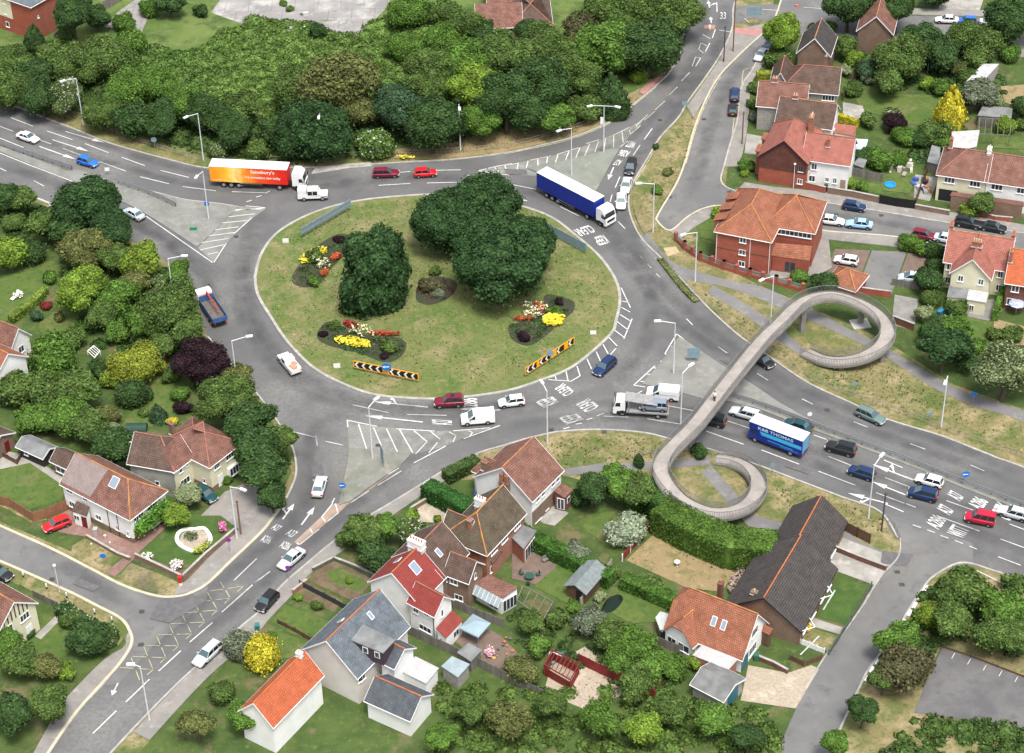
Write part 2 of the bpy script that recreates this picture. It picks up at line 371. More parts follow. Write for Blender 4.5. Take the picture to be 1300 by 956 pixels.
# side roads
patch('side_road',ASPH_P,cr([(264,739),(243,752),(223,758),(198,757),(157,744),(114,722),(63,696),(0,668),(-60,640)])+cr([(-60,690),(0,713),(84,750),(122,769),(152,785),(164,800),(167,818),(152,843),(128,870)])+[(150,868),(200,815),(262,764)])
patch('side_road',ASPH_P,cr([(1117,649),(1135,662),(1144,684),(1140,708),(1117,734),(1095,770),(1072,802),(1046,836),(1020,880),(985,960),(975,1000)])+cr([(1040,1000),(1068,920),(1095,865),(1106,846),(1138,802),(1153,776),(1172,747),(1187,731),(1211,721),(1235,718)])+[(1235,690),(1180,670)])
patch('service_road',ASPH_P,cr([(1010,-60),(985,20),(970,41),(945,64),(914,96),(896,127),(881,165),(869,208),(858,235),(836,272),(835,282),(851,293)])+cr([(873,276),(894,265),(919,262),(960,272),(1038,292),(1091,297),(1143,302),(1201,314),(1300,336),(1420,362)])+cr([(1420,322),(1300,297),(1208,284),(1130,271),(1049,258),(985,250),(935,243),(916,232),(919,212),(927,183),(936,152),(941,112),(955,89),(967,66),(985,46),(1010,38),(1060,41),(1150,50),(1300,62),(1420,70)])+[(1420,30),(1300,24),(1150,20),(1060,6),(1060,-60)])
patch('side_road',ASPH_P,[(929,8),(960,6),(1060,5),(1060,40),(985,48),(975,28),(952,23),(934,32)])
# car park, drives
patch('car_park',surf('car_park_tarmac',[(.105,.104,.105),(.145,.142,.14),(.10,.10,.10)],[(.15,.42,.6),(.6,.52,.7)]),[(1174,870),(1196,820),(1232,832),(1300,858),(1400,898),(1380,935),(1300,925),(1160,905)])
patch('parking_court',ASPH_P,[(1107,318),(1151,320),(1131,376),(1088,369)])
patch('parking_court',BLOCK2,[(1060,316),(1105,318),(1084,372),(1052,362),(1052,338)])
patch('parking_court',BLOCK2,[(1153,321),(1186,326),(1172,362),(1138,362)])
patch('back_yard',RENDER_C,[(1136,374),(1166,380),(1160,420),(1132,412)])
# paths
patch('footpath',PATHM,cr([(820,292),(850,330),(890,346),(930,357),(970,365),(1010,384),(1052,404),(1090,424),(1130,444),(1170,468),(1221,496),(1300,522),(1420,566)])+cr([(1420,600),(1300,536),(1240,517),(1190,495),(1150,470),(1115,448),(1075,428),(1040,412),(1000,396),(960,378),(915,363),(878,357),(846,345),(812,305)]))
patch('footpath',PATHM,cr([(905,362),(950,388),(990,416),(1017,440),(1030,446)])+cr([(1025,452),(1008,446),(980,426),(945,400),(898,372)]))
patch('footpath',PATHM,[(713,596),(760,589),(856,585),(902,578),(902,590),(856,594),(760,599),(720,604)])
patch('footpath',PATHM,[(902,590),(960,655),(1010,668),(1060,664),(1096,690),(1136,706),(1130,716),(1080,700),(1040,672),(1000,680),(950,668),(890,600)])
patch('footpath',PAVE,[(929,39),(975,30),(968,42),(943,66),(913,98),(894,128),(880,150),(872,136),(894,106),(915,74)],slab=True)
patch('footpath',PAVE,[(850,294),(873,277),(894,266),(915,264),(905,275),(880,290),(862,305)],slab=True)
patch('footpath',PAVE,cr([(330,680),(292,715),(264,743),(243,755),(223,760),(225,746),(240,735),(262,712),(300,676),(318,655),(345,640),(361,640)]),slab=True)
patch('footpath',PAVE,cr([(168,818),(165,800),(160,812),(158,822),(135,836),(105,865),(75,900),(30,980)])+cr([(48,980),(90,914),(130,873),(153,843)]),slab=True)
patch('footpath',PAVE,cr([(495,641),(462,661),(421,691),(385,721),(358,745),(330,777),(305,798),(262,838),(226,870),(170,930)])+cr([(190,940),(240,885),(275,850),(320,812),(345,783),(372,755),(395,728),(435,700),(475,672),(520,640),(570,608),(605,590)])+cr([(607,577),(569,596),(536,616)]),slab=True)
patch('footpath',PAVE,cr([(919,212),(927,183),(936,152),(941,112),(955,89),(967,66)])+cr([(978,72),(962,92),(953,112),(950,152),(945,185),(938,212)]),slab=True)
patch('footpath',PAVE,cr([(935,243),(985,250),(1049,258),(1130,271),(1208,284),(1300,297),(1420,322)])+cr([(1420,305),(1300,286),(1208,270),(1130,258),(1049,245),(985,238),(945,232)]),slab=True)
patch('footpath',PAVE,cr([(1038,293),(1091,298),(1143,303),(1201,315),(1300,337)])+cr([(1300,350),(1196,327),(1143,315),(1091,309),(1036,303)]),slab=True)
patch('footpath',PAVE,cr([(1060,42),(1150,51),(1300,63),(1420,71)])+[(1420,82),(1300,73),(1150,60),(1060,52)],slab=True)
patch('footpath',PAVE,[(1060,-4),(1150,11),(1300,15),(1420,22),(1420,29),(1300,23),(1150,19),(1060,5)],slab=True)
patch('cycle_lane',REDT,cr([(817,121),(833,106),(849,88),(860,66),(866,36)])+cr([(862,34),(856,64),(845,84),(829,102),(812,118)]),slab=True)
patch('cycle_lane',REDT,[(894,32),(908,32),(907,37),(894,36)])
patch('cycle_lane',REDT,[(933,36),(970,38),(962,46),(933,43)],slab=True)
patch('tactile_paving',CREAM_P,[(842,315),(858,313),(863,321),(848,326)])
# layby strips
patch('kerb_apron',KERBM,cr([(400,213),(430,209),(471,206)])+[(472,211)]+cr([(440,214),(410,219),(395,221)]))
# splitter islands and verges (raised)
SPW=cr([(100,216),(130,226),(162,236),(203,246),(236,254),(279,259),(303,263)])+[(276,290),(250,314)]+cr([(215,291),(178,268),(140,250),(100,233),(60,218),(0,193),(-60,168)])+cr([(-60,163),(0,186),(50,204),(84,218)])
patch('traffic_island',PALE,SPW,slab=True)
patch('traffic_island_apron',PALE,[(304,262),(338,265),(322,276),(297,298),(287,311),(271,333),(251,315),(276,290)])
patch('traffic_island',surf('lichen_paving',[(.215,.225,.195),(.165,.185,.15),(.27,.265,.24)],[(.2,.42,.62),(.6,.55,.7)]),[(668,214),(700,208),(740,199),(778,189),(786,190),(776,207),(765,228),(757,243),(740,236),(700,224)],slab=True)
patch('traffic_island_apron',PALE,[(607,217),(650,208),(700,198),(735,188),(762,178),(797,163),(817,152),(813,160),(800,172),(788,188),(668,214),(690,224),(650,222)])
patch('traffic_island',surf('weedy_paving',[(.20,.20,.175),(.15,.16,.125),(.26,.25,.22)],[(.3,.42,.62),(.7,.5,.7)]),[(443,569),(523,576),(508,592),(477,613),(445,637),(430,642),(436,612),(441,590)],slab=True)
patch('traffic_island_apron',PALE,[(441,534),(480,542),(551,548),(622,544),(588,556),(566,567),(524,577),(443,569)])
patch('tan_median',TAN,[(512,589),(500,600),(470,622),(440,642),(430,652),(405,672),(378,693),(374,688),(408,656),(424,640),(445,638),(477,614)])
SPE=[(862,428),(871,433),(895,450),(922,468),(960,493),(1000,519),(1050,544),(1091,560),(1160,586),(1222,612),(1300,643),(1420,690),(1420,697),(1300,650),(1222,620),(1160,594),(1091,568),(1030,546),(960,519),(924,510),(894,507),(863,499),(815,488),(838,462)]
patch('traffic_island',surf('stained_concrete',[(.215,.215,.195),(.17,.17,.15),(.28,.275,.25)],[(.25,.42,.62),(.5,.52,.7)]),SPE,slab=True)
patch('verge',G_DRY,cr([(876,138),(864,152),(841,178),(826,203),(815,222),(806,238),(803,253),(806,274),(818,298)])+[(832,290)]+cr([(833,272),(855,235),(866,208),(878,165)]),slab=True)
patch('grass_island',G_ISL,cr([(323.8,352),(331.4,324),(350.5,297.6),(383.5,277),(421.5,262.8),(462,254.4),(513,249.3),(560,247.5),(615,253),(665.4,263.3),(701,277),(728.8,297.6),(761.8,326.8),(782,357),(787,382.6),(782,408),(777,422.5),(754,445),(723.8,468),(685.7,483.5),(640,497.4),(574,506),(518,506),(472,500.7),(431.7,486),(396,465.7),(365.7,435),(345.4,405.4),(327.6,375),(323.8,352)]),slab=True)
# verges beside the paths are the base ground; gardens and lawns
patch('lawn',G_LAWN,[(0,596),(38,588),(82,618),(80,636),(40,646),(0,634)])
patch('terrace',CONC,[(0,572),(30,577),(88,608),(82,618),(38,588),(0,596)])
patch('verge_lawn',G_DRY,[(0,642),(40,664),(60,660),(28,644),(0,636)])
patch('driveway',BLOCK,[(60,664),(90,645),(120,668),(170,690),(208,664),(213,668),(176,702),(165,707),(150,704),(110,682),(75,676)])
patch('front_path',BLOCK,[(163,704),(176,704),(146,733),(134,726)])
patch('front_lawn',G_DRY,[(92,693),(108,684),(155,705),(134,727),(112,718),(90,704)])
patch('front_lawn',G_DRY,[(148,733),(166,715),(200,728),(228,740),(224,752),(190,752)])
patch('front_lawn',G_LAWN2,[(178,703),(212,670),(240,652),(262,655),(285,672),(275,692),(238,722),(226,722),(200,712)])
patch('flower_border',G_SOIL,[(172,708),(178,703),(200,713),(228,724),(240,722),(277,692),(290,670),(298,676),(284,695),(240,736),(230,738)])
patch('driveway',PAVE,[(255,655),(285,625),(320,610),(350,625),(355,640),(318,655),(303,672),(280,655)])
patch('rear_lawn',G_LAWN,[(0,355),(60,330),(90,340),(58,372),(46,386),(22,404),(0,412)])
patch('rear_lawn',G_LAWN,[(195,480),(215,478),(228,505),(222,530),(185,545),(160,560),(150,545),(170,520),(190,505)])
patch('rear_lawn',G_LAWN,[(48,412),(70,396),(95,396),(112,415),(100,438),(60,440)])
patch('verge',G_DRY,cr([(10,722),(84,758),(122,777),(148,792),(157,808),(150,820)])+[(135,808),(100,785),(70,768),(30,745),(0,735)])
patch('front_lawn',G_LAWN,[(45,775),(78,788),(95,800),(88,830),(50,850),(28,815)])
patch('front_path',CONC,[(44,808),(70,783),(78,786),(52,812)])
# bottom middle gardens
patch('terraced_garden',G_SOIL,[(397,724),(425,711),(475,737),(450,765),(393,738)])
patch('small_lawn',G_LAWN,[(415,727),(430,720),(468,740),(455,752),(420,738)])
patch('front_garden',G_SOIL,[(372,752),(390,740),(436,763),(425,778),(400,768),(375,760)])
patch('small_lawn',G_LAWN,[(345,790),(362,768),(418,790),(400,810),(372,806)])
patch('small_lawn',G_LAWN,[(335,815),(345,800),(392,815),(372,835),(350,838)])
patch('gravel_drive',GRAVEL,[(520,645),(545,630),(590,652),(580,668),(550,664),(525,662)])
patch('patio',BLOCK2,[(650,700),(665,690),(715,705),(690,745),(650,735)])
patch('patio',CONC,[(676,655),(700,638),(722,652),(704,668),(690,665)])
patch('lawn',G_LAWN,[(715,712),(730,706),(740,712),(745,760),(722,768),(678,745)])
patch('lawn',G_LAWN,[(762,650),(780,650),(800,690),(780,702),(740,670),(745,655)])
patch('lawn',G_STRAW,[(795,712),(830,678),(870,690),(940,720),(915,752),(870,746)])
patch('lawn',G_LAWN,[(782,740),(800,738),(850,765),(838,790),(800,792),(770,775)])
patch('pond',WATERM,cr([(762,776),(770,762),(784,755),(791,760),(786,770),(775,778),(762,776)]))
patch('patio',BLOCK2,[(574,812),(600,790),(634,806),(660,832),(640,850),(606,838)])
patch('yard',GRAVEL,[(700,845),(745,820),(790,850),(800,880),(740,900),(690,880)])
patch('bungalow_lawn',G_LAWN2,[(1060,732),(1104,745),(1078,795),(1032,782)])
patch('bungalow_path',CONC,[(1032,785),(1070,797),(1066,806),(1026,794)])
patch('small_lawn',G_DRY,[(1024,796),(1064,808),(1050,828),(1018,812)])
patch('driveway',CONC,[(1066,682),(1137,709),(1128,720),(1060,695)])
patch('driveway',CONC,[(1058,700),(1124,725),(1112,744),(1052,722)])
patch('driveway',GRAVEL,[(950,845),(1000,855),(1030,845),(1040,850),(1010,900),(940,890)])
patch('cottage_lawn',G_LAWN,[(1083,122),(1100,120),(1195,121),(1200,160),(1150,158),(1095,140)])
patch('rear_lawn',G_LAWN,[(1120,222),(1165,218),(1155,246),(1118,242)])
patch('rear_lawn',G_LAWN,[(1080,240),(1120,247),(1118,235),(1085,228)])
patch('rear_lawn',G_STRAW,[(1270,110),(1300,108),(1300,140),(1275,130)])
patch('rear_lawn',G_LAWN,[(1255,170),(1300,175),(1300,190),(1262,188)])
patch('yard',CONC,[(1162,222),(1192,226),(1180,256),(1160,252)])
patch('patio',CONC,[(1070,130),(1095,135),(1100,150),(1070,158)])
patch('yard',CONC,[(948,170),(1000,180),(980,200),(945,195)])
patch('rear_lawn',G_LAWN,[(1222,400),(1260,410),(1250,440),(1215,425)])
patch('rear_lawn',G_STRAW,[(1262,405),(1300,415),(1300,440),(1260,435)])
patch('terrace',RENDER_C,[(1228,385),(1262,380),(1272,395),(1255,408),(1228,402)])
patch('forecourt',PAVE,[(1028,300),(1052,305),(1056,340),(1040,350),(980,355),(975,345),(1020,335)])
patch('forecourt_lawn',G_LAWN,[(888,278),(905,272),(930,285),(915,308),(880,300)])
patch('front_drive',CONC,[(1200,-10),(1252,-10),(1242,18),(1190,14)])
# -- kerbs
def kerb(pts,w=.28,m=KERBM,z=.15,sm=True):
 q=smooth(pts,6)if sm else pts
 b=MB();_z[0]+=.0002;b.ribbon(W2(q),w,z+_z[0]*.1,0.0);tag(b.build('kerb',m),kind='structure')
kerb(outer);kerb(neR);kerb(seB[4:]);kerb([(1420,780),(1300,738),(1261,725),(1221,715),(1187,731),(1172,747),(1153,776),(1138,802),(1106,846),(1095,865),(1060,940)])
kerb([(361,638),(374,610),(376,590),(370,565),(352,535),(330,505),(300,470),(264,428)])
kerb([(361,638),(345,660),(330,678),(292,714),(264,741),(243,753),(223,758),(198,757),(157,744),(114,722),(63,696),(0,668),(-60,640)],.4,KERBY)
kerb([(-60,690),(0,713),(84,750),(122,769),(152,785),(164,800),(167,818),(152,843),(128,870),(90,914),(40,990)],.4,KERBY)
kerb([(-60,210),(0,234),(76,265),(160,302)])
kerb([(323.8,352),(331.4,324),(350.5,297.6),(383.5,277),(421.5,262.8),(462,254.4),(513,249.3),(560,247.5),(615,253),(665.4,263.3),(701,277),(728.8,297.6),(761.8,326.8),(782,357),(787,382.6),(782,408),(777,422.5),(754,445),(723.8,468),(685.7,483.5),(640,497.4),(574,506),(518,506),(472,500.7),(431.7,486),(396,465.7),(365.7,435),(345.4,405.4),(327.6,375),(323.8,352)],.45,z=.16)
kerb([(1010,-60),(985,20),(970,41),(945,64),(914,96),(896,127),(881,165),(869,208),(858,235),(836,272),(835,282),(851,293),(873,276),(894,265),(919,262),(960,272),(1038,292),(1091,297),(1143,302),(1201,314),(1300,336)],.3,KERBY)
kerb([(1420,322),(1300,297),(1208,284),(1130,271),(1049,258),(985,250),(935,243),(916,232),(919,212),(927,183),(936,152),(941,112),(955,89),(967,66)])
kerb([(1143,684),(1140,708),(1117,734),(1095,770),(1072,802),(1046,836),(1020,880)],.2)
kerb([(922,468),(960,493),(1000,519),(1050,544),(1091,560),(1160,586),(1222,612),(1300,643)],.2,z=.14)
kerb([(162,236),(203,246),(236,254),(279,259),(303,263)],.2,z=.14)
# -- painted markings
LZ=_z[0]+.008
wl,wf,yl=MB(),MB(),MB()
def seg(b,*p,w=.17):b.ribbon(W2(list(p)),w,LZ)
for s in """14 150 42 161|60 167 92 178|108 183 138 194.5|155 200.5 184 211|204 217 240 226|178 225 214.5 234|232 237.5 274 243|294.5 244 336 245.5|0 161 17 167.5|44 176 65 183.5|80 189 109 200|127 206 160 218|0 130 24 138|0 176 30 188|0 195 37 210|37 210 94 231.6|43 230 56 237|0 214 8 218|0 233 76 263|178 270 270 334|320 277 297 297.6|287 310 271.6 334|298 267 332 266|286 276.5 324 272|278 284 314 280.6|269.5 293 303 288.7|261 300.6 297.5 296|254 309 290 303.5|254 318 284 311.5|264 323.5 276.6 321|296.6 268 338.5 264.5|311.6 262 338.5 264.5|313 257 319.5 254.7|325.4 251 332 249|336.5 246 342.6 243.3|508 219.6 521 218.4|543 217 585 216.3|480.4 236 521 233.6|542 233 584 232|635 231.6 650 234.6|640 233 680.6 241|711 263 735 275|784.7 282 793.5 291|788.5 366 800.4 391.5|802.4 405.4 792 430.7|782 443 773 453|736.4 478 725 484.7|725 484.7 696 482.7|790 383 798.6 385|789 391 800 397|787 400 800 408|783.4 409 797 419.4|779.6 419.4 792 428.8|773 429 783.4 440|765.6 438 773 451.7|756.8 447 763 460.6|745 456 751 469|732.6 465.7 736.4 478|718.7 472.5 721 484|705 478 706 482.5|673 204 699.6 198.5|707 196.7 735 188|744 183 760.6 178|778 172.6 798.6 162.4|807.5 160 822.7 146|817.7 153.5 831.6 142|788 187 797 179.4|801 170.5 813 160.4|748.8 183 742.3 198.3|759.9 180 755 194|768.8 176 766.8 193.7|779.2 172 778.8 187.7|789.6 167.4 791.2 181.7|799 166 800.5 171.6|807 158.6 808.8 162.3|736.4 188 731 201|722.5 192 718 204|709 196 705 207|695.3 199 694 207.6|682.6 201.8 683 210.7|670.5 205 668 214.5|658 207 656.5 215.7|640 210.7 658 208|607 217.6 627 212.5|627 212.5 650 208|607 217.6 646 223|627 212.5 634 219|640 210 646 221|831.6 140 844 129|850 120.6 860 111|865 103.6 875.5 92.6|878.6 85 883 73|883 73 889.5 74.4|889.5 74.4 883 85|886.8 63.7 890 55|890 55 897.4 59|901 55.4 895.3 66.5|888 64 892.8 68|891.9 44.3 902 49.9|908 37.9 904.3 49|912.6 38.8 929.3 41.6|909.9 3.7 910.3 16|891.4 9.7 891.9 14.8|828 163.7 817.7 178|812.6 184.8 803.7 198|787 225 781 239|777 248 774.5 257|758 528.6 766.5 525.4|744.8 533.7 752 531.4|731 539.3 738.8 537.9|715.2 545.3 723 543|701 549.4 708.3 548|517 527 567 528|447.7 514.6 493 524.6|625 522 635 521|440 534 478.5 542|503 545 551.5 548|575.4 547.7 622 543.8|635 540.8 588.5 557.7|566 567 525.4 588.5|441 535 441.5 543|455 538.5 465.4 570.5|474 543 484 566|490.8 545 504.6 574.6|507 545.4 524 575.4|525.4 547.4 542.3 561.5|542.3 561.5 527.7 577|546 548 559 558.5|555.4 562.3 544.6 575.7|570 549 579 553.8|579 553.8 575 561.8|594.6 547.4 600 550|600 550 596.6 554|509.8 598.4 480 616.7|506.5 595 492.6 603|468.5 624 445.6 638.8|425 633 421.5 639.5|422.5 640 408.6 657|408.6 657 413.7 663.5|429.4 652 416 662.6|425.7 640 429.4 652|405.4 672.3 380 692.6|394 672 397 678|377 690 380.5 692.6|330 735 281.7 778|270 791 241 816|229.6 827 201.7 852.6|343 726 321 743|190 863 160 892|148 903 118 932|869.7 432.7 859 424.6|859 424.6 843.8 450.5|843.8 450.5 858.8 448.7|838 459.4 853.7 458|831.6 465 804.5 489.8|804.5 489.8 819 492|852 440.8 864.6 439.8|830 468 846 467|821.5 476.3 838.5 475|812.6 485 828 484.7|808.8 500.7 815 497|911.6 440.8 923 449|961 474.6 975 483.6|1018 507 1032 514|1083.7 536 1101 543|1155.6 564 1174.5 571|1232 591 1249.5 598.6|871.5 405.4 879 413|840.5 514.4 880 522|915.4 532.4 951.7 544.4|896.3 548 943.8 564.7|966.5 572 1014.4 590|1039 599 1085.5 616.7|1051.5 580 1084 593|1122 584.8 1145.7 594.5|1123.5 607 1155 619|1111.7 626 1148 639.7|1122 640 1147 650.5|1201.3 636.3 1235.4 648.5|1189 655.4 1243.5 675|1270 685 1300 696|1281 665.8 1300 673|1150 605.8 1160 609.8|1150 640 1162.7 645|1195 553 1261 579""".split('|'):
 v=list(map(float,s.split()));seg(wl,v[:2],v[2:])
for s in """1158.7 667 1169 670.6|1176.5 673.3 1187 677|1193.8 680.4 1204 684|1212.3 687 1222.5 691|1230.4 694 1240 698|1267 707.5 1296 718.5|821.5 532.4 863 539|765.6 529 797.4 530.4|326 709.8 297 737.6|1033 553 1049 558.6|812 325 816 329|822 336 827 341|833 348 838 353|413 561 436 566|372 549 402 556|401 554 403 567|1016 832 1040 808|1045 775 1060 750|1280 745 1240 725|990 30 1020 33|1020 10 1050 12|960 12 990 14|945 24 952 30""".split('|'):
 v=list(map(float,s.split()));seg(wf,v[:2],v[2:],w=.18)
for e,off in((smooth([(640,196.5),(691,186),(729,176),(767,161),(792,144),(815,126),(833,111)],5),0),(smooth([(828,196),(819,212),(806,232)],5),0),(smooth([(607,578),(569,597.5),(536,618),(495,642.5),(462,663),(421,693)],4),0),(smooth([(915,98),(898,128),(883,165),(871,208)],4),0),(smooth([(967,62),(957,85),(944,90),(942,110)],3),0),(smooth([(932,150),(928,182),(921,212)],3),0)):
 yl.ribbon(W2(e),.16,LZ+.003)
# yellow criss-cross box
q=[np.array(a,float)for a in((279,738),(309,745),(178,866),(150,848))]
for k in range(8):
 t0,t1=k/8,(k+1)/8
 L0,L1=q[0]+(q[3]-q[0])*t0,q[0]+(q[3]-q[0])*t1;R0,R1=q[1]+(q[2]-q[1])*t0,q[1]+(q[2]-q[1])*t1
 for a,b in((L0,R1),(R0,L1)):
  yl.ribbon(W2([a+(b-a)*.05,a+(b-a)*.42]),.11,LZ+(.001 if a is L0 else.002));yl.ribbon(W2([a+(b-a)*.55,a+(b-a)*.95]),.11,LZ+(.001 if a is L0 else.002))
 yl.ribbon(W2([R0,R0+(R1-R0)*.45]),.11,LZ+.0035)
def arrow(b,x0,y0,x1,y1,side=None):
 a,c=P(x0,y0),P(x1,y1);d=(c-a);L_=d.length;d.normalize();n=Vector((-d.y,d.x,0));hl=min(2.6,L_*.4)
 b.ribbon([a,c-d*hl],.22,LZ)
 h=c-d*hl
 b.poly([h+n*.45,h-n*.45,c],LZ)
 if side:
  s0=h-d*.9;b.ribbon([s0,s0+n*side*.9+d*.7],.22,LZ+.001);t=s0+n*side*.9+d*.7
  b.poly([t+d*.45-n*side*.1,t-d*.35+n*side*-.1,t+n*side*.7+d*.35],LZ+.002)
for a in((83,167.5,133,182),(66.5,178,113,193),(50,186.5,96,203),(543,517.7,474,510.5,-1),(537,536.6,463,528.5),(359,659.8,373.6,640,1),(382.8,667,399.6,644),(1158.8,610,1107,590,-1),(1152,630,1106.5,612),(1127,640,1076,626.6,1),(779,213,772,229),(669,255.7,650,251),(901,12,899,1,-1),(903,30,902,22)):arrow(wl,*a)
arrow(wf,150,868,142,884);seg(wl,(594,223),(612,225),(614,230),(596,228),(594,223),w=.16)
for nm,b,m in(('road_markings',wl,LINEW),('worn_road_markings',wf,LINEF),('yellow_road_markings',yl,LINEY)):tag(b.build(nm,m),kind='structure')
# lettering
_txt={}
def text_faces(s,bold=True):
 """unit-box triangles of a word"""
 if s in _txt:return _txt[s]
 cu=bpy.data.curves.new('word','FONT');cu.body=s;cu.resolution_u=3
 if bold:cu.offset=.018
 o=bpy.data.objects.new('word',cu);COL.objects.link(o);bpy.context.view_layer.update()
 me=bpy.data.meshes.new_from_object(o.evaluated_get(bpy.context.evaluated_depsgraph_get()))
 v=np.array([x.co[:]for x in me.vertices]);f=[tuple(p.vertices)for p in me.polygons]
 lo,hi=v.min(0),v.max(0);v=(v-lo)[:,:2]/(hi-lo)[:2]
 asp=(hi-lo)[0]/(hi-lo)[1]
 bpy.data.objects.remove(o);bpy.data.meshes.remove(me);bpy.data.curves.remove(cu)
 _txt[s]=(v,f,asp);return _txt[s]
def put_text(b,s,o,ex,ey):
 """o bottom-left corner, ex full width vector, ey full height vector"""
 v,f,_=text_faces(s);o,ex,ey=Vector(o),Vector(ex),Vector(ey)
 for t in f:b.face([o+ex*float(v[k][0])+ey*float(v[k][1])for k in t])
def road_text(b,s,p0,p1,p2):
 a=P(*p0,LZ+.004);a=P(*p0);a.z=LZ+.004
 put_text(b,s,a,P(*p1)-P(*p0),P(*p2)-P(*p0))
b=MB()
for a in(('WITT',(808.3,181.3),(798.2,179),(803.7,189)),('A286',(801,193),(789,190.5),(795.9,200.6)),('A27',(790.8,204.3),(782.5,203),(786.2,211.3)),
  ('A27',(1219.2,637.5),(1225,631.2),(1200.8,628.8)),('A27',(1206,655.4),(1212.3,648.5),(1187.5,646.7)),('A286',(1245.8,649),(1255.6,638),(1227.5,641)),
  ('A286',(1192,673.8),(1202,661.7),(1173.6,665)),('WITT',(1222.7,685),(1230.8,673.8),(1201.3,676.7)),('CITY',(1281.5,663.7),(1289.6,650.8),(1257.9,649.6)),
  ('CLEAR',(729.6,497.7),(715.2,486.6),(717,505)),('KEEP',(709.7,510.4),(699.5,502.8),(689.9,519)),('CLEAR',(761.4,516.6),(747.6,505.5),(743.4,525)),
  ('KEEP',(741,532.8),(730.5,524.5),(719.4,539.7)),('CLEAR',(747.9,286),(727.6,292.5),(756.8,295)),('KEEP',(765.6,298.8),(752,302.6),(774.5,309)),
  ('A286',(607.4,523),(606,506),(584.6,523)),('A27',(574.6,540.3),(574,533.5),(548.5,540.3)),('33',(914,25),(921.5,25),(914.5,16))):
 road_text(b,*a)
tag(b.build('road_lettering',LINEW),kind='structure')
b=MB()
for a in(('A27',(343.5,671.9),(351.9,676),(350.5,665)),('A27',(361.5,679.7),(371.7,683.9),(369,671.9)),('A286',(330,688),(341,692),(336,679)),('A286',(354,695.4),(365,700),(360,686.6))):road_text(b,*a)
tag(b.build('worn_road_lettering',LINEF),kind='structure')
# ------------------------------------------------------------------ vegetation
LEAF=leafmat('foliage');LEAFW=leafmat('foliage_white_blossom',flower=(.46,.47,.38),ffrac=.12)
LEAFP=leafmat('foliage_pale_tips',flower=(.30,.34,.17),ffrac=.3)
BARK=mat('bark',(.11,.085,.06),(.06,.045,.035),3,.95)
def scale_at(py):return(py-(PY-F_PX*math.tan(TH)))*math.cos(TH)/H
def quads_mesh(name,C,U,V,mats,extra=None):
 """numpy arrays: centres and half vectors of quads"""
 n=len(C);v=np.empty((n,4,3));v[:,0]=C-U-V;v[:,1]=C+U-V;v[:,2]=C+U+V;v[:,3]=C-U+V
 v=v.reshape(-1,3);f=np.arange(n*4).reshape(-1,4)
 me=bpy.data.meshes.new(name)
 ev,ef=extra if extra is not None else(np.zeros((0,3)),[])
 nv=len(v)+len(ev);me.vertices.add(nv);me.vertices.foreach_set('co',np.concatenate([v,ev]).ravel()if len(ev)else v.ravel())
 loops=list(f.ravel());st=list(range(0,n*4,4));tot=[4]*n
 for t in ef:
  st.append(len(loops));tot.append(len(t));loops+=[k+len(v)for k in t]
 me.loops.add(len(loops));me.loops.foreach_set('vertex_index',loops)
 me.polygons.add(len(st));me.polygons.foreach_set('loop_start',st)
 try:me.polygons.foreach_set('loop_total',tot)
 except Exception:pass
 me.materials.append(mats);me.update(calc_edges=True);me.validate();return me
def ico(sub=1):
 bm=bmesh.new();bmesh.ops.create_icosphere(bm,subdivisions=sub,radius=1)
 v=np.array([x.co[:]for x in bm.verts]);f=[tuple(a.index for a in x.verts)for x in bm.faces];bm.free();return v,f
ICO=ico(2)
def leaf_orient(rs,D,size,n):
 N=D+rs.normal(0,.48,(n,3));N/=np.linalg.norm(N,axis=1)[:,None]
 R=rs.normal(size=(n,3));U=np.cross(N,R);U/=np.linalg.norm(U,axis=1)[:,None];V=np.cross(N,U)
 s=size*rs.uniform(.55,1.25,n)[:,None]
 return U*s*.5,V*s*.5*rs.uniform(.5,.9,n)[:,None]
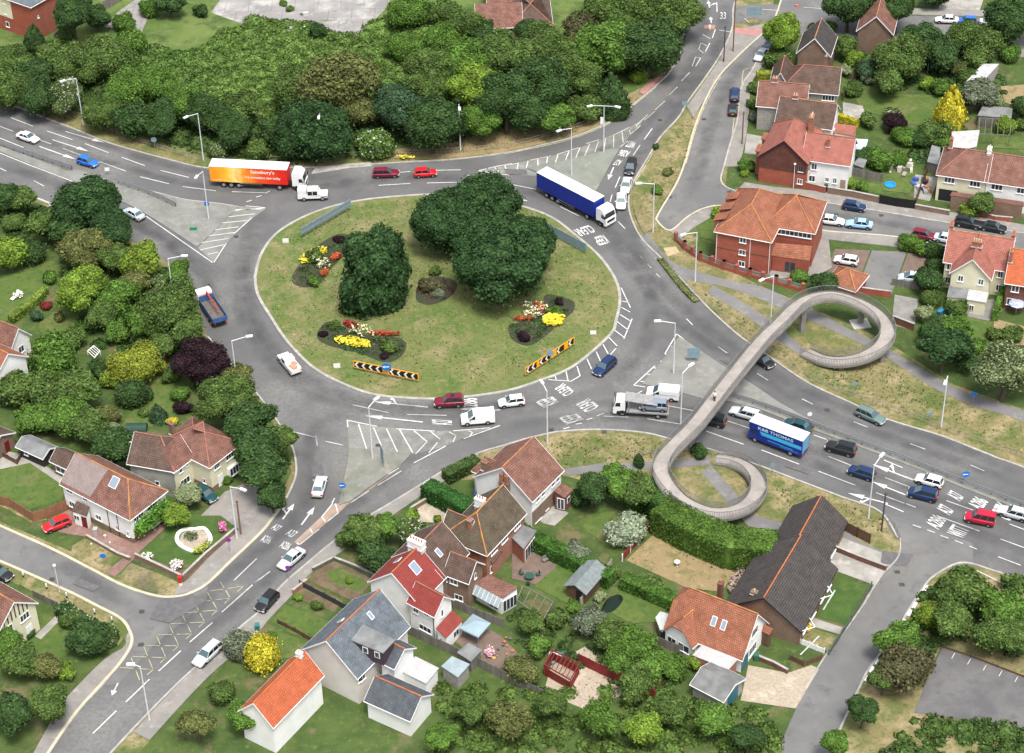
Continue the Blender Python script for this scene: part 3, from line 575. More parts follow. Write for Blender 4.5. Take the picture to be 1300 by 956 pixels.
def crown(name,kind,seed,n,size,m):
 rs=np.random.RandomState(seed)
 L=[]
 if kind=='cone':
  for k in range(16):
   z=-0.95+1.9*k/15;r=.95*(1-(z+1)/2.05)**.8+.10
   for j in range(max(1,int(7*r))):
    a=rs.uniform(0,6.28);L.append((math.cos(a)*r*.6,math.sin(a)*r*.6,z,max(.12,r*.62)))
 elif kind=='tall':
  for k in range(60):
   z=rs.uniform(-1.0,.95);r=.84*max(.03,1-((z+.12)/1.12)**2)**.5;a=rs.uniform(0,6.28);q=rs.uniform(.62,.82)*r
   L.append((math.cos(a)*q,math.sin(a)*q,z,rs.uniform(.18,.27)))
  L.append((0,0,-.3,.72));L.append((0,0,.12,.68));L.append((0,0,.3,.55));L.append((0,0,.62,.26));L.append((0,0,-.55,.55))
 elif kind=='ball':
  L.append((0,0,0,.93))
  for k in range(10):
   d=rs.normal(size=3);d/=np.linalg.norm(d);L.append((*(d*.62),.36))
 else:
  nl={'broad':26,'loose':17,'shrub':12,'big':80}[kind]
  for k in range(nl):
   d=rs.normal(size=3);d/=np.linalg.norm(d)
   if d[2]<-.35:d[2]*=-.5
   q=rs.uniform(.45,.78)if kind!='loose' else rs.uniform(.4,.88)
   rr=rs.uniform(.24,.40)if kind in('broad','big')else rs.uniform(.22,.42)
   if kind=='big':rr*=.66;q=rs.uniform(.72,.82)
   L.append((d[0]*q,d[1]*q,d[2]*q*.88,rr))
  L.append((0,0,-.02,.62));L.append((.15,-.1,-.15,.6))
  if kind=='big':L.append((0,0,0,.78))
 L=np.array(L);w=L[:,3]**2;w/=w.sum()
 idx=rs.choice(len(L),n*2,p=w);D=rs.normal(size=(n*2,3));D/=np.linalg.norm(D,axis=1)[:,None]
 rad=rs.uniform(.84,1.1,n*2)+(rs.rand(n*2)>.88)*rs.uniform(0,.35,n*2)
 if kind in('loose','shrub'):rad=rs.uniform(.72,1.25,n*2)+(rs.rand(n*2)>.85)*rs.uniform(0,.4,n*2)
 C=L[idx,:3]+D*(L[idx,3]*rad)[:,None]
 keep=np.ones(len(C),bool)
 for k,l in enumerate(L):
  d=np.linalg.norm(C-l[:3],axis=1);keep&=~((d<l[3]*.8)&(idx!=k))
 keep&=C[:,2]>-1.02;C,D=C[keep][:n],D[keep][:n]
 D2=D*.6+C*.5+np.array([0,0,.25]);U,V=leaf_orient(rs,D2,size,len(C))
 ev,ef=[],[]
 for l in L:
  o=len(ev)*len(ICO[0]);ev.append(ICO[0]*l[3]*(.84 if kind not in('loose','shrub')else.7)*(1+rs.uniform(-.08,.08,(len(ICO[0]),1)))+l[:3]);ef+=[tuple(k+o for k in t)for t in ICO[1]]
 return quads_mesh(name,C,U,V,m,(np.concatenate(ev),ef))
PROTO={}
def proto(kind,R,m,var):
 cls='L' if R>3.6 else('M' if R>1.7 else 'S')
 key=(kind,cls,m.name,var)
 if key not in PROTO:
  n,s={'L':(13000,.062),'M':(5500,.105),'S':(1900,.175)}[cls]
  if kind=='big':n,s=20000,.052
  PROTO[key]=crown('crown',kind,sum(map(ord,kind+cls))+var*101,n,s,m)
 return PROTO[key]
def trunk_mesh(seed):
 rs=random.Random(seed);b=MB()
 pts=[Vector((0,0,0)),Vector((rs.uniform(-.04,.04),rs.uniform(-.04,.04),.45)),Vector((rs.uniform(-.06,.06),rs.uniform(-.06,.06),.8))]
 b.tube(pts[0],pts[1],.075,.055,8,False);b.tube(pts[1],pts[2],.055,.03,8,False)
 for k in range(5):
  a=k*1.26+rs.uniform(0,.5);z=rs.uniform(.4,.7);p=pts[1].lerp(pts[2],(z-.4)/.4)
  b.tube(p,p+Vector((math.cos(a)*.4,math.sin(a)*.4,rs.uniform(.15,.3))),.032,.012,6,False)
 return b.mesh('trunk',BARK,smooth=True)
TRUNKS=[trunk_mesh(k)for k in range(3)]
GC=dict(dark=(.045,.086,.027),deep=(.036,.076,.026),mid=(.082,.132,.034),green=(.086,.162,.030),bright=(.15,.235,.034),lime=(.14,.205,.03),
  olive=(.12,.135,.045),brown=(.09,.088,.042),yellow=(.42,.38,.035),gold=(.19,.225,.032),purple=(.030,.017,.021),silver=(.25,.30,.20),
  grey=(.13,.155,.10),blue=(.05,.095,.045),red=(.19,.035,.03),pale=(.22,.27,.14),rust=(.28,.10,.04),holly=(.085,.125,.05))
_tk=[0]
NM=dict(c='conifer',s='shrub',b='broadleaf_tree',w='loose_tree',B='evergreen_oak',t='tall_evergreen_tree',o='clipped_tree',f='flowering_shrub',F='flowering_tree',p='pale_tipped_tree')
KD=dict(c='cone',s='shrub',b='broad',w='loose',B='big',t='tall',o='ball',f='shrub',F='broad',p='broad')
def tree(px,py,rp,k,col,label,h=None,grp=None,asp=None):
 _tk[0]+=1;i=_tk[0]
 R=rp/scale_at(py);vz={'c':1.35,'t':1.30,'B':.95,'o':.95}.get(k,.86)
 if asp:vz=asp
 small=k in 's f o'.split()or k=='s'
 if h is None:h=R*(vz+.72)if small else R*(vz+1.05)
 zc=h-R*vz
 w=P(px,py,max(zc,.2));base=Vector((w.x,w.y,0))
 cat={'c':'conifer','s':'bush','f':'bush','o':'bush'}.get(k,'tree')
 t=thing(NM[k],base,label,cat,grp)
 m=LEAFW if k in 'fF' else(LEAFP if k=='p' else LEAF)
 c=link('crown',proto(KD[k],R,m,i%3),t,GC[col]);c.location=(0,0,zc);sx_=1+.13*math.sin(i*4.7);c.scale=(R*1.04*sx_,R*1.04/sx_,R*vz*(1+.07*math.sin(i*2.9)));c.rotation_euler=(0,0,i*2.39)
 if not small:
  tr=link('trunk',TRUNKS[i%3],t);hh=zc+R*.4;tr.scale=(R*1.1,R*1.1,hh/.8);tr.rotation_euler=(0,0,i)
 return t
T="""475,352,49,t,deep,dense dark evergreen standing alone on the left of the roundabout island|h=13
565,281,43,B,deep,leftmost of the clustered dark evergreens on the roundabout island|h=11
611,265,49,B,deep,rearmost rounded evergreen in the cluster on the roundabout island|h=12
638,330,61,B,deep,largest and frontmost evergreen of the island cluster|h=14
670,306,35,B,deep,right-hand evergreen tucked behind the front one on the island|h=11
18,78,26,b,mid,rounded tree in front of the red brick flats at far left
12,112,30,w,mid,tree at the far left end of the roadside belt
45,92,24,b,dark,dark tree beside the end of the wooden yard fence
53,124,28,b,dark,dark tree at the back of the left verge above the white hatchback
42,44,12,c,dark,small pointed evergreen against the red brick flats|h=7
84,122,26,F,mid,white-blossomed bush tree beside the leftmost lamp post
128,142,26,w,mid,mid green tree just right of the leftmost lamp post
160,112,34,w,green,broad bright green tree mid belt behind the round road sign
98,82,32,b,mid,tree in the belt behind the leftmost lamp head
92,16,28,b,dark,dark crown overhanging the grey yard fence by the red flats|h=11
122,22,18,b,dark,smaller dark crown at the far end of the grey yard fence
64,66,20,w,mid,low tree between the flats and the roadside belt
168,153,24,w,dark,dark tree directly behind the round road sign
203,150,28,b,dark,dark tree behind the guard rail left of the second lamp
195,108,28,w,green,light green tree in the second row of the left belt
232,128,30,w,green,tall leafy tree in the belt left of the second lamp head
262,146,30,b,dark,dark tree immediately right of the second lamp post
296,168,26,b,dark,dark tree behind the white roof of the orange lorry trailer
302,140,24,w,mid,mid green tree behind the orange lorry in the second row
326,192,17,s,mid,low bush by the verge above the orange lorry cab|
278,190,14,f,mid,white-flowered bush beside the verge behind the orange lorry|
350,168,20,b,dark,dark tree between the orange lorry and the big domed oak
140,72,34,w,mid,sprawling scrub tree behind the left belt
168,50,22,s,green,shrub by the rubble patch left of the derelict slab|
155,28,16,s,green,shrub growing on the pale rubble near the yard fence|
190,10,14,s,green,bright shrub at the top edge beyond the rubble|
215,3,20,b,dark,dark bush at the top edge between rubble and slab
255,14,10,s,dark,small dark shrub on the meadow left of the slab|
85,48,14,s,mid,bush at the foot of the grey yard fence|
402,38,13,s,dark,dark shrub on the front edge of the derelict slab|
368,11,5,s,green,little weed bush at the left of the derelict slab|
360,4,5,s,green,tiny weed bush at the top left of the derelict slab|
398,168,47,B,deep,broad domed dark evergreen oak behind the upper verge|h=11
372,112,32,w,mid,feathery tree behind the left side of the domed oak
430,104,46,w,olive,tall olive-toned birch behind the domed oak|h=14
452,138,28,w,olive,olive birch at the right shoulder of the domed oak
478,182,24,f,green,green bush dotted with white flowers at the belt front
508,140,38,b,blue,blue-green tree right of the olive birches
548,158,38,b,dark,dark tree left of the middle lamp post
545,112,30,w,mid,mid green tree behind the dark one left of the middle lamp
552,90,34,b,mid,high crown in the back row behind the middle lamp
606,112,36,b,bright,bright yellow-green tree behind the middle lamp post|h=12
588,80,34,b,green,green crown in the back row above the bright tree
612,152,28,b,green,green tree at the belt front right of the middle lamp
642,122,36,b,dark,dark tree right of the bright yellow-green tree|h=12
640,70,36,b,mid,mid green tree in front of the brown bungalow roofs
672,140,32,b,dark,dark tree above the dry bank in mid belt
690,105,38,b,dark,large dark crown at the centre of the right belt|h=12
705,150,24,b,green,green tree at the belt front above the dry bank
690,62,36,b,mid,crown just below the dark hipped bungalow roof|h=11
728,92,32,b,mid,mid green crown left of the yellowish tree by the bend|h=11
738,36,20,w,brown,brownish thinning tree beside the pale garden path
742,136,24,s,mid,ivy mound at the end of the belt below the brown clearing|
776,118,19,c,dark,dark pointed conifer beside the bare clearing|h=8
774,58,42,b,green,yellowish-green tree above the bare clearing|h=12
742,60,26,w,olive,olive crown between the brown tree and the yellowish tree
822,58,42,b,dark,big dark tree leaning over the red cycle lane|h=12
798,20,34,b,mid,crown at the top edge left of the dual road|h=11
852,16,36,b,mid,tree at the top edge beside the dual road|h=11
812,96,12,s,bright,bright hedge bush by the bend in the red cycle lane|
758,10,20,w,mid,crown beside the white pergola at the top edge
520,60,26,s,green,thicket bush right of the derelict slab|
560,52,28,s,green,thicket bush at the top centre of the waste ground|
590,30,26,s,mid,bush left of the brown bungalow roof at top centre|
520,14,28,s,green,bush at the top corner right of the derelict slab|
565,12,22,s,mid,bush at the top edge left of the bungalows|
612,42,18,s,dark,dark bush against the brown bungalow wall|
670,36,16,b,dark,dark bush between the two bungalow roofs
995,40,25,b,bright,bright green tree at the service road junction|h=9
986,74,17,s,mid,bush behind the white car on the service road|
1078,4,30,b,dark,left crown of the dark trees over the top right street|h=10
1110,0,30,b,dark,middle crown of the dark trees over the top right street|h=10
1140,8,24,b,dark,right crown of the dark trees over the top right street|h=9
1186,-6,18,b,dark,tree by the front drives at the top edge
1284,20,36,b,dark,large dark tree hiding the end of the top right street|h=11
1172,54,30,b,dark,dark dome tree below the two parked cars at top right
1224,46,26,w,mid,hazy green tree below the blue parked car at top right
1252,50,22,w,mid,tree below the street end at top right
1196,72,24,b,dark,dark tree left of the washing line
1240,76,20,s,mid,bush above the grey flat garage roofs|
1284,66,16,s,green,bush at the right edge by the top garages|
1143,74,34,b,mid,large garden tree at the head of the long lawn|h=9
1128,104,22,b,mid,lower garden tree bordering the long lawn
1106,88,18,s,blue,bluish bush left of the large garden tree|
1074,58,17,b,mid,tree between the two brick gabled houses
1084,74,13,s,bright,light green bush right of the grey gabled house|
1104,48,9,s,bright,climber bush on the brown gabled house wall|
1054,34,9,s,green,bush by the back yard of the grey gabled house|
1030,34,6,s,dark,dark bush at the kerb above the grey gabled house|
1100,98,10,s,grey,grey-green bush at the near end of the pebbled beds|
1074,88,8,p,pale,pale bush beside the long barn-like roof|
1084,112,13,s,mid,bush at the left end of the long lawn|
1192,110,14,s,green,bush at the right end of the long lawn|
1178,106,10,s,bright,bright bush on the far border of the long lawn|
1209,132,18,c,yellow,tall golden yellow conifer at the end of the long lawn|h=9
1245,118,24,b,grey,grey-green tree right of the golden conifer
1266,128,10,p,pale,pale variegated bush right of the golden conifer|
1216,88,12,s,olive,olive bush above the golden conifer|
1132,146,12,f,mid,pale pink blossomed bush on the long lawn edge|
1138,156,16,s,purple,purple-leaved bush at the front of the long lawn|
1102,152,12,s,mid,bush by the rockery left of the long lawn|
1206,158,16,b,mid,tree below the golden conifer
1184,168,20,s,mid,bush group left of the grey flat shed roof|
1198,182,13,s,green,bush behind the yard with the flat roof|
1150,172,16,s,green,bush below the purple-leaved bush|
1168,176,14,s,dark,dark bush along the garden fence below the lawn|
1118,202,18,s,green,bush hedge behind the white gabled house garden|
1140,200,14,s,green,right bush of the hedge by the small sheds|
1094,198,14,s,dark,dark bush by the pale blue canopy|
1078,232,8,s,bright,bright weeds beside the white house wall|
1094,236,9,s,green,weedy bush in the white house side garden|
1276,160,14,s,bright,bright climber over the right-hand pergola|
1298,136,16,b,dark,dark tree at the right edge by the pergola
1296,158,10,s,mid,bush at the right edge below the pergola|
1230,98,14,s,mid,bush between the golden conifer and the flat garages|
960,112,10,s,mid,bush beside the yellow clipped hedge|
956,132,9,s,mid,bush in front of the grey pebbledash house|
958,148,8,s,grey,grey-green bush by the service road wall|
948,210,10,s,green,bush in the front corner of the red gabled house|
945,220,6,s,bright,bright bush at the wall by the street corner|
1156,308,14,s,green,left bush of the hedge behind the maroon car|
1170,314,12,s,green,middle bush of the hedge beside the parking court|
1187,318,14,s,dark,dark bush at the end of the hedge by the cream house|
1188,338,13,s,dark,dark bush between parking court and cream house|
1180,356,19,b,dark,dark tree beside the pale blue people carrier
1184,378,14,s,mid,bush in the yard below the pale blue people carrier|
1015,351,10,o,green,clipped round topiary in the brick building's garden|
1049,360,18,b,dark,rounded dark tree at the head of the spiral ramp|h=4
1232,266,12,s,lime,lime bush in front of the terraced houses|
1248,258,17,b,mid,garden tree in front of the terraced houses
1216,390,14,s,mid,bush behind the cream house extension|
1186,418,20,b,dark,dark tree at the foot of the back yards
1211,418,22,b,green,green tree next to the brown fence corner
1174,398,12,p,pale,pale shrub by the brick piers of the back yard
1200,440,30,b,deep,big dark tree beside the path bend at right|h=8
1226,458,16,b,dark,smaller dark tree right of the one by the path bend
1278,466,38,p,holly,huge speckled holly tree at the right edge|h=10
1262,424,11,s,mid,green bush behind the holly tree|
1240,440,12,s,green,bush between the dark tree and the holly|
1286,424,14,s,mid,bush at the right edge above the holly|
913,270,9,o,bright,clipped bush inside the brick building's corner wall|
835,241,8,s,green,round bush on the narrow verge by the tall lamp|
848,218,7,s,olive,scrubby bush on the upper narrow verge|
833,186,5,s,dark,small round bush at the narrow verge kerb|
1221,750,32,b,mid,tree at the corner verge right of the side road|h=7
1210,788,28,b,mid,tree behind the corner verge above the car park|h=6
1184,778,20,w,lime,pale yellowish tree by the white kerb dashes|
1274,774,30,b,green,green tree at the right edge above the car park|h=7
1262,804,26,w,mid,loose tree overhanging the car park edge|h=6
1292,806,26,b,mid,tree at the right edge beside the car park|h=6
1142,812,28,b,green,green tree overhanging the side road bend|h=6
1148,846,34,w,brown,reddish brown tree below the side road bend|h=7
1122,858,20,b,mid,tree at the bottom by the side road dashes|h=5
1288,742,16,s,mid,bush on the verge at the right edge below the dual road|
797,671,26,s,silver,round silver-leaved bush on the middle lawn|
732,702,15,w,grey,grey thin-leaved tree behind the wooden shed
828,741,13,b,mid,small tree in the pond garden
780,727,9,s,mid,bush at the shed end of the low hedge|
762,757,8,p,pale,pale variegated bush beside the pond
673,790,18,b,mid,tree beside the pergola ruin
686,818,16,b,green,tree beside the red slatted store
706,786,16,s,mid,overgrown bush at the bottom of the shed lawn|
748,788,20,w,grey,grey-green tree below the pond|h=4
776,804,22,w,mid,tree below the pond garden|h=4.5
803,818,26,w,green,green tree left of the red-roofed chalet bungalow|h=5
784,838,20,w,green,green tree below the others left of the chalet bungalow|h=4
828,842,24,w,green,tree at the chalet bungalow's fence|h=4
858,846,20,s,green,bush by the chalet bungalow's grey garage|
884,838,14,s,bright,bright bush against the chalet flat roof|
662,848,22,w,olive,olive tree at the bottom by the patio gardens|h=4
806,868,26,w,mid,tree at the bottom centre below the fruit trees|h=4
727,770,10,s,green,bush along the shed lawn's lower border|
665,654,10,s,lime,yellow-green bush at the end of the thick hedge|
782,612,28,b,green,tree beside the footpath below the verge|h=6
812,622,24,b,mid,tree nearest the lower ramp spiral|h=6
752,618,22,b,dark,dark tree beside the white gabled house garden|h=6
734,632,14,s,dark,dark bush at the white gabled house patio|
811,582,6,c,dark,tiny conifer on the dry verge by the path|h=2.5
888,573,11,s,dark,dark bush under the footbridge|
462,676,27,b,mid,mid green tree by the pavement above the terraced garden|h=6
488,668,19,b,green,green tree right of the pavement tree|h=5
477,706,25,b,dark,dark tree behind the terraced garden|h=5
438,684,14,s,mid,bush on the pavement edge left of the garden trees|
520,676,20,F,mid,white blossomed tree beside the gravel drive|h=5
524,654,10,s,bright,bright bush above the white blossomed tree|
556,659,6,s,bright,small bush on the gravel drive|
443,737,5,s,lime,little yellow-green bush on the small terraced lawn|
306,820,21,o,grey,grey-green rounded clipped tree at the bottom left pavement|
332,829,24,o,yellow,golden round clipped tree at the bottom left pavement|
378,758,6,s,bright,bright bush by the garden gate path|
402,768,8,s,mid,bush in the middle of the flower garden|
345,806,7,s,green,bush at the corner of the small front lawn|
68,452,28,o,green,dark rounded tree right of the white gable at far left|h=6
24,492,30,w,mid,tree below the white gable at far left|h=6
58,498,28,w,mid,tree second from the left in the garden belt|h=6
98,492,30,b,mid,broad tree in the middle of the garden belt|h=7
84,528,28,b,green,green tree behind the black garden shed|h=6
44,532,26,b,green,green tree left end behind the black garden shed|h=5
112,540,26,b,mid,tree behind the brown outhouse roof|h=6
142,566,28,b,dark,dark tree between outhouse and grey-sided house|h=7
124,466,16,s,dark,dark bush above the garden belt|
172,464,32,w,gold,yellow-green spreading tree in the left gardens|h=6
142,482,14,s,lime,yellow leaved bush left of the spreading tree|
167,500,19,o,dark,dark ball-shaped tree below the yellow-green one|h=4
188,500,9,s,dark,dark bush right of the ball-shaped tree|
134,528,16,s,olive,dead-looking brown-green bush by the garden belt|
150,528,5,s,pale,pale flower bush left of the green tent|
144,540,6,s,pale,pale yellow bush beside the green tent|
200,524,11,c,blue,small blue-green conifer on the winding lawn|h=3
184,524,7,s,mid,bush between lawn and green tent|
218,535,7,s,yellow,yellow bush behind the cream house|
232,517,11,s,purple,small purple bush behind the cream house|
256,460,36,b,purple,big dark purple copper beech by the road|h=8
217,477,12,s,mid,bush left of the copper beech|
228,500,12,s,green,bush below the copper beech|
286,506,36,b,mid,large mid green tree below the copper beech|h=9
302,478,18,w,olive,pale brown-green tree right of the copper beech|h=5
316,534,30,b,dark,dark tree at the road edge beside the cream house|h=9
324,566,30,b,dark,dark tree right of the cream house bay window|h=9
334,598,28,b,dark,dark tree at the roadside above the driveway|h=8
345,630,20,b,dark,last dark tree at the roadside by the driveway|h=5
350,560,24,b,mid,outer tree at the road edge above the silver car|h=7
239,628,17,p,pale,cream variegated tree in front of the cream house|h=4
287,609,8,s,green,bush by the cream house front door|
223,654,18,b,bright,bright green tree at the white house corner|h=4
113,258,42,b,deep,large dark tree in front of the lower carriageway|h=11
142,290,28,b,deep,dark tree at the lower right of the large one by the carriageway|h=8
88,284,26,b,dark,dark tree at the lower left of the large one by the carriageway|h=7
112,316,34,b,olive,olive-green broad tree below the large dark one|h=7
60,284,24,b,mid,mid green tree at the left gardens' top|h=6
40,320,17,o,dark,dark upright rounded bush in the left garden|h=4
12,322,24,b,bright,bright green tree at the left edge|h=6
26,252,22,b,mid,tree at the far left below the carriageway|h=6
4,250,22,b,dark,dark tree cut by the left edge below the carriageway|h=7
16,282,16,s,mid,bush at the left edge above the bright tree|
106,366,34,b,bright,bright yellow-green tree in the middle of the left gardens|h=8
146,326,22,b,mid,tree between olive tree and yellowish tree|h=6
180,330,27,b,lime,yellowish tree close to the lower carriageway|h=7
150,376,27,b,green,green tree right of the bright yellow-green tree|h=6
128,400,22,b,mid,tree below the bright yellow-green tree|h=5
172,358,20,b,olive,olive tree between the yellowish tree and the road|h=5
226,346,18,b,green,tree at the road edge near the lamp post|h=5
202,358,14,f,mid,white-flowered bush near the roadside lamp|
214,390,38,w,mid,tall feathery tree beside the blue tipper lorry|h=10
184,406,26,w,green,feathery tree left of the tall roadside one|h=7
238,416,24,b,mid,tree at the road edge below the tipper lorry|h=7
64,352,10,s,green,clipped bush at the left garden divide|
150,420,20,s,green,bush above the vegetable plot|
208,436,20,b,mid,tree above the red playhouse|h=5
180,432,16,s,dark,dark bush left of the red playhouse|
90,432,18,s,mid,bush below the middle left lawn|
76,402,8,s,olive,olive bush in the lawn border|
58,388,7,s,red,dark red acer bush in the lawn border|
46,400,9,s,blue,blue-green bush on the lawn border|
112,808,28,b,dark,dark tree at the corner garden bottom left|h=5
132,806,18,f,mid,white-flowered bush at the corner garden|
90,786,15,s,mid,bush at the near side of the corner front lawn|
38,802,8,s,dark,dark bush against the bottom left house|
28,838,26,b,mid,tree below the bottom left house|h=5
8,816,22,b,green,tree at the left edge below the bottom left house|h=5
56,846,20,w,olive,olive tree at the bottom left garden|h=4
82,852,14,s,bright,bright bush at the bottom left garden|
62,892,26,b,mid,mid green tree near the bottom left corner|h=6
14,906,28,b,dark,dark tree in the bottom left corner|h=6
282,880,18,s,mid,bush beside the pavement at the bottom|
306,910,20,b,green,green tree on the pavement side at the bottom edge|h=5
700,892,20,b,mid,tree at the bottom edge by the red fence|h=5
760,912,22,w,green,green tree at the bottom edge in the middle|h=5
850,902,24,b,mid,tree at the bottom edge below the grey garage|h=5
1096,900,20,b,dark,dark tree at the bottom edge by the side road|h=5
1060,944,18,b,green,green tree in the verge at the very bottom|h=5
398,356,9,s,green,low green mound in the left island flower bed|
401,325,12,s,mid,dark green planting at the left island bed|
430,304,7,s,purple,dark purple planting beside the lone evergreen|
545,362,13,s,brown,dark red-brown bush in the middle of the island|
558,372,9,s,grey,grey-green bush in the brown bed of the island|
552,344,8,s,mid,small bush behind the red-brown one on the island|
410,424,6,s,purple,dark purple mound at the lower left island bed|
424,412,8,s,mid,green mound in the lower left island bed|
493,440,12,s,mid,dark green mound in the lower island bed|
488,452,6,s,purple,purple-black mound in the lower island bed|
709,383,6,s,purple,purple-black mound in the right island bed|
704,396,9,s,green,green mound in the right island bed|
665,428,8,s,purple,purple-grey mound at the foot of the right island bed|"""
_seen={}
for ln in T.split('\n'):
 ln=ln.strip()
 if not ln:continue
 hh=None
 if '|' in ln:
  ln,e=ln.split('|')
  if e.startswith('h='):hh=float(e[2:])
 a=ln.split(',',5);x,y,r=map(float,a[:3])
 w=a[5].split()
 if a[3]=='s' and 'tree' in a[5]and 'bush' not in a[5]:a[3]='b'
 tree(x,y,r,a[3],a[4],a[5],hh)
def leafpatch(name,m,color,C,N,size,seed,parent=None,origin=(0,0,0)):
 rs=np.random.RandomState(seed);U,V=leaf_orient(rs,N,size,len(C))
 return link(name,quads_mesh(name,C-np.array(origin),U,V,m),parent,color)
def inpoly(pts,poly):
 x,y=pts[:,0],pts[:,1];r=np.zeros(len(pts),bool);n=len(poly)
 for i in range(n):
  x0,y0=poly[i];x1,y1=poly[(i+1)%n]
  if y0==y1:continue
  r^=((y0>y)!=(y1>y))&(x<(x1-x0)*(y-y0)/(y1-y0)+x0)
 return r
def cover(name,label,cat,poly,nm,rr,leaves,size,color,seed,mm=None,flat=.6):
 """bramble mounds over an area: stuff"""
 w=np.array([tuple(P(*p))[:2]for p in poly]);rs=np.random.RandomState(seed)
 lo,hi=w.min(0),w.max(0);c=rs.uniform(lo,hi,(nm*4,2));c=c[inpoly(c,w)][:nm]
 r=rs.uniform(rr[0],rr[1],len(c));idx=rs.choice(len(c),leaves,p=r**2/(r**2).sum())
 D=rs.normal(size=(leaves,3));D[:,2]=abs(D[:,2])*.9;D/=np.linalg.norm(D,axis=1)[:,None]
 C=np.concatenate([c[idx],np.zeros((leaves,1))],1)+D*r[idx][:,None]*rs.uniform(.8,1.1,leaves)[:,None]*np.array([1,1,flat])
 U,V=leaf_orient(rs,D,size,leaves)
 ev,ef=[],[]
 for(x,y),q in zip(c,r):
  o=len(ev)*len(ICO1[0]);ev.append(ICO1[0]*q*.82*np.array([1,1,flat])+np.array([x,y,0]));ef+=[tuple(k+o for k in t)for t in ICO1[1]]
 o=link(name,quads_mesh(name,C,U,V,mm or LEAF,(np.concatenate(ev),ef)),None,color);tag(o,label,cat,kind='stuff');return o
ICO1=ico(1)
cover('bramble_scrub','low bright green bramble scrub filling the waste ground below the derelict slab','scrub',[(300,30),(345,26),(400,32),(420,46),(455,50),(490,20),(540,40),(580,90),(500,130),(440,150),(300,140),(250,150),(240,110),(262,60)],700,(.7,2.4),60000,.36,(.108,.178,.042),5,flat=.45)
cover('nettle_scrub','patchy darker scrub on the waste ground between slab and road belt','scrub',[(110,60),(160,50),(230,70),(250,60),(260,120),(300,160),(240,150),(150,130),(60,100)],260,(.7,2.0),24000,.36,(.095,.165,.04),6,flat=.45)
cover('thicket','tangled dark undergrowth beneath the roadside tree belt','undergrowth',[(0,90),(60,112),(120,135),(200,168),(266,192),(330,203),(470,195),(505,185),(560,178),(640,158),(700,152),(755,135),(780,90),(840,90),(860,50),(870,-10),(780,-10),(700,60),(560,100),(500,120),(440,150),(300,150),(150,130),(50,80),(0,60)],520,(1.2,3.2),42000,.45,(.058,.098,.028),7)
cover('garden_planting','mixed garden planting and ground cover between the left-hand gardens trees','planting',[(0,240),(76,275),(160,312),(210,345),(238,385),(255,430),(295,475),(325,510),(345,540),(365,575),(355,620),(325,610),(300,560),(240,510),(215,470),(140,440),(100,450),(60,540),(0,520),(0,480),(60,440),(120,395),(60,320),(0,340)],260,(.6,1.6),20000,.36,(.05,.10,.027),8)
cover('garden_planting','mixed bushes and weeds filling the lower middle back gardens','planting',[(640,760),(690,780),(740,775),(800,800),(850,840),(870,870),(780,870),(720,835),(660,830)],75,(.35,1.0),6000,.3,(.06,.10,.03),9)
cover('garden_planting','mixed shrubs filling the upper right back gardens','planting',[(1075,65),(1120,60),(1200,80),(1260,90),(1290,110),(1240,150),(1200,190),(1150,215),(1130,180),(1190,150),(1190,120),(1100,110),(1075,100)],130,(.5,1.3),11000,.34,(.05,.095,.03),10)
cover('rough_vegetation','rough bushes on the verge around the car park','planting',[(1150,790),(1175,755),(1210,740),(1260,750),(1300,760),(1300,830),(1230,815),(1190,812),(1160,860),(1110,870),(1130,820)],110,(.5,1.4),9000,.34,(.062,.11,.03),11)
def hedge(name,label,pts,w,h,color,seed=1,cat='hedge',dens=40,size=.22,mm=None):
 """clipped hedge along ground pixels"""
 W_=W2(pts);o=thing(name,(W_[0].x,W_[0].y,0),label,cat);b=MB();b.ribbon(W_,w*.9,h*.95,0.0);b.build('hedge_body',LEAF,o,color=color)
 rs=np.random.RandomState(seed);C,N=[],[]
 for a,c in zip(W_,W_[1:]):
  L=(c-a).length;d=(c-a)/L;n=Vector((-d.y,d.x,0))
  for face,area in((0,L*w),(1,L*h),(-1,L*h)):
   k=int(area*dens)
   for _ in range(k):
    t=rs.uniform(0,L);u=rs.uniform(-.5,.5);jit=rs.normal(0,.035)
    if face==0:p=a+d*t+n*u*w+Vector((0,0,h+jit));nn=(0,0,1)
    else:p=a+d*t+n*face*(w/2+jit)+Vector((0,0,rs.uniform(0,h)));nn=tuple(n*face)
    C.append(tuple(p));N.append(nn)
 for e,s in((W_[0],-1),(W_[-1],1)):
  dd=((W_[1]-W_[0])if s<0 else(W_[-1]-W_[-2])).normalized();n=Vector((-dd.y,dd.x,0))
  for _ in range(int(w*h*dens)):p=e+n*rs.uniform(-.5,.5)*w+Vector((0,0,rs.uniform(0,h)))+dd*s*.03;C.append(tuple(p));N.append(tuple(dd*s))
 leafpatch('leaves',mm or LEAF,color,np.array(C),np.array(N,float),size,seed,o,o.location)
 return o
hedge('tall_hedge','very thick tall conifer hedge above the straw-coloured lawn',[(838,668),(878,690),(930,712),(985,716)],4.4,4.2,(.075,.135,.026),2,dens=34)
hedge('tall_hedge','upper end of the thick hedge rising beside the lower spiral ramp',[(800,650),(822,640),(842,662)],3.2,4.0,(.05,.105,.024),3,dens=34)
hedge('clipped_hedge','long trimmed hedge running down behind the wooden shed',[(660,684),(700,706),(745,728),(776,744)],2.0,2.2,(.055,.125,.024),4)
hedge('clipped_hedge','straight lower hedge between pond garden and straw lawn',[(790,744),(822,757),(868,778)],1.8,2.0,(.07,.14,.027),5)
hedge('clipped_hedge','dark green hedge beside the gravel drive and white gabled house',[(542,630),(565,642),(600,660)],2.4,2.6,(.035,.10,.024),6)
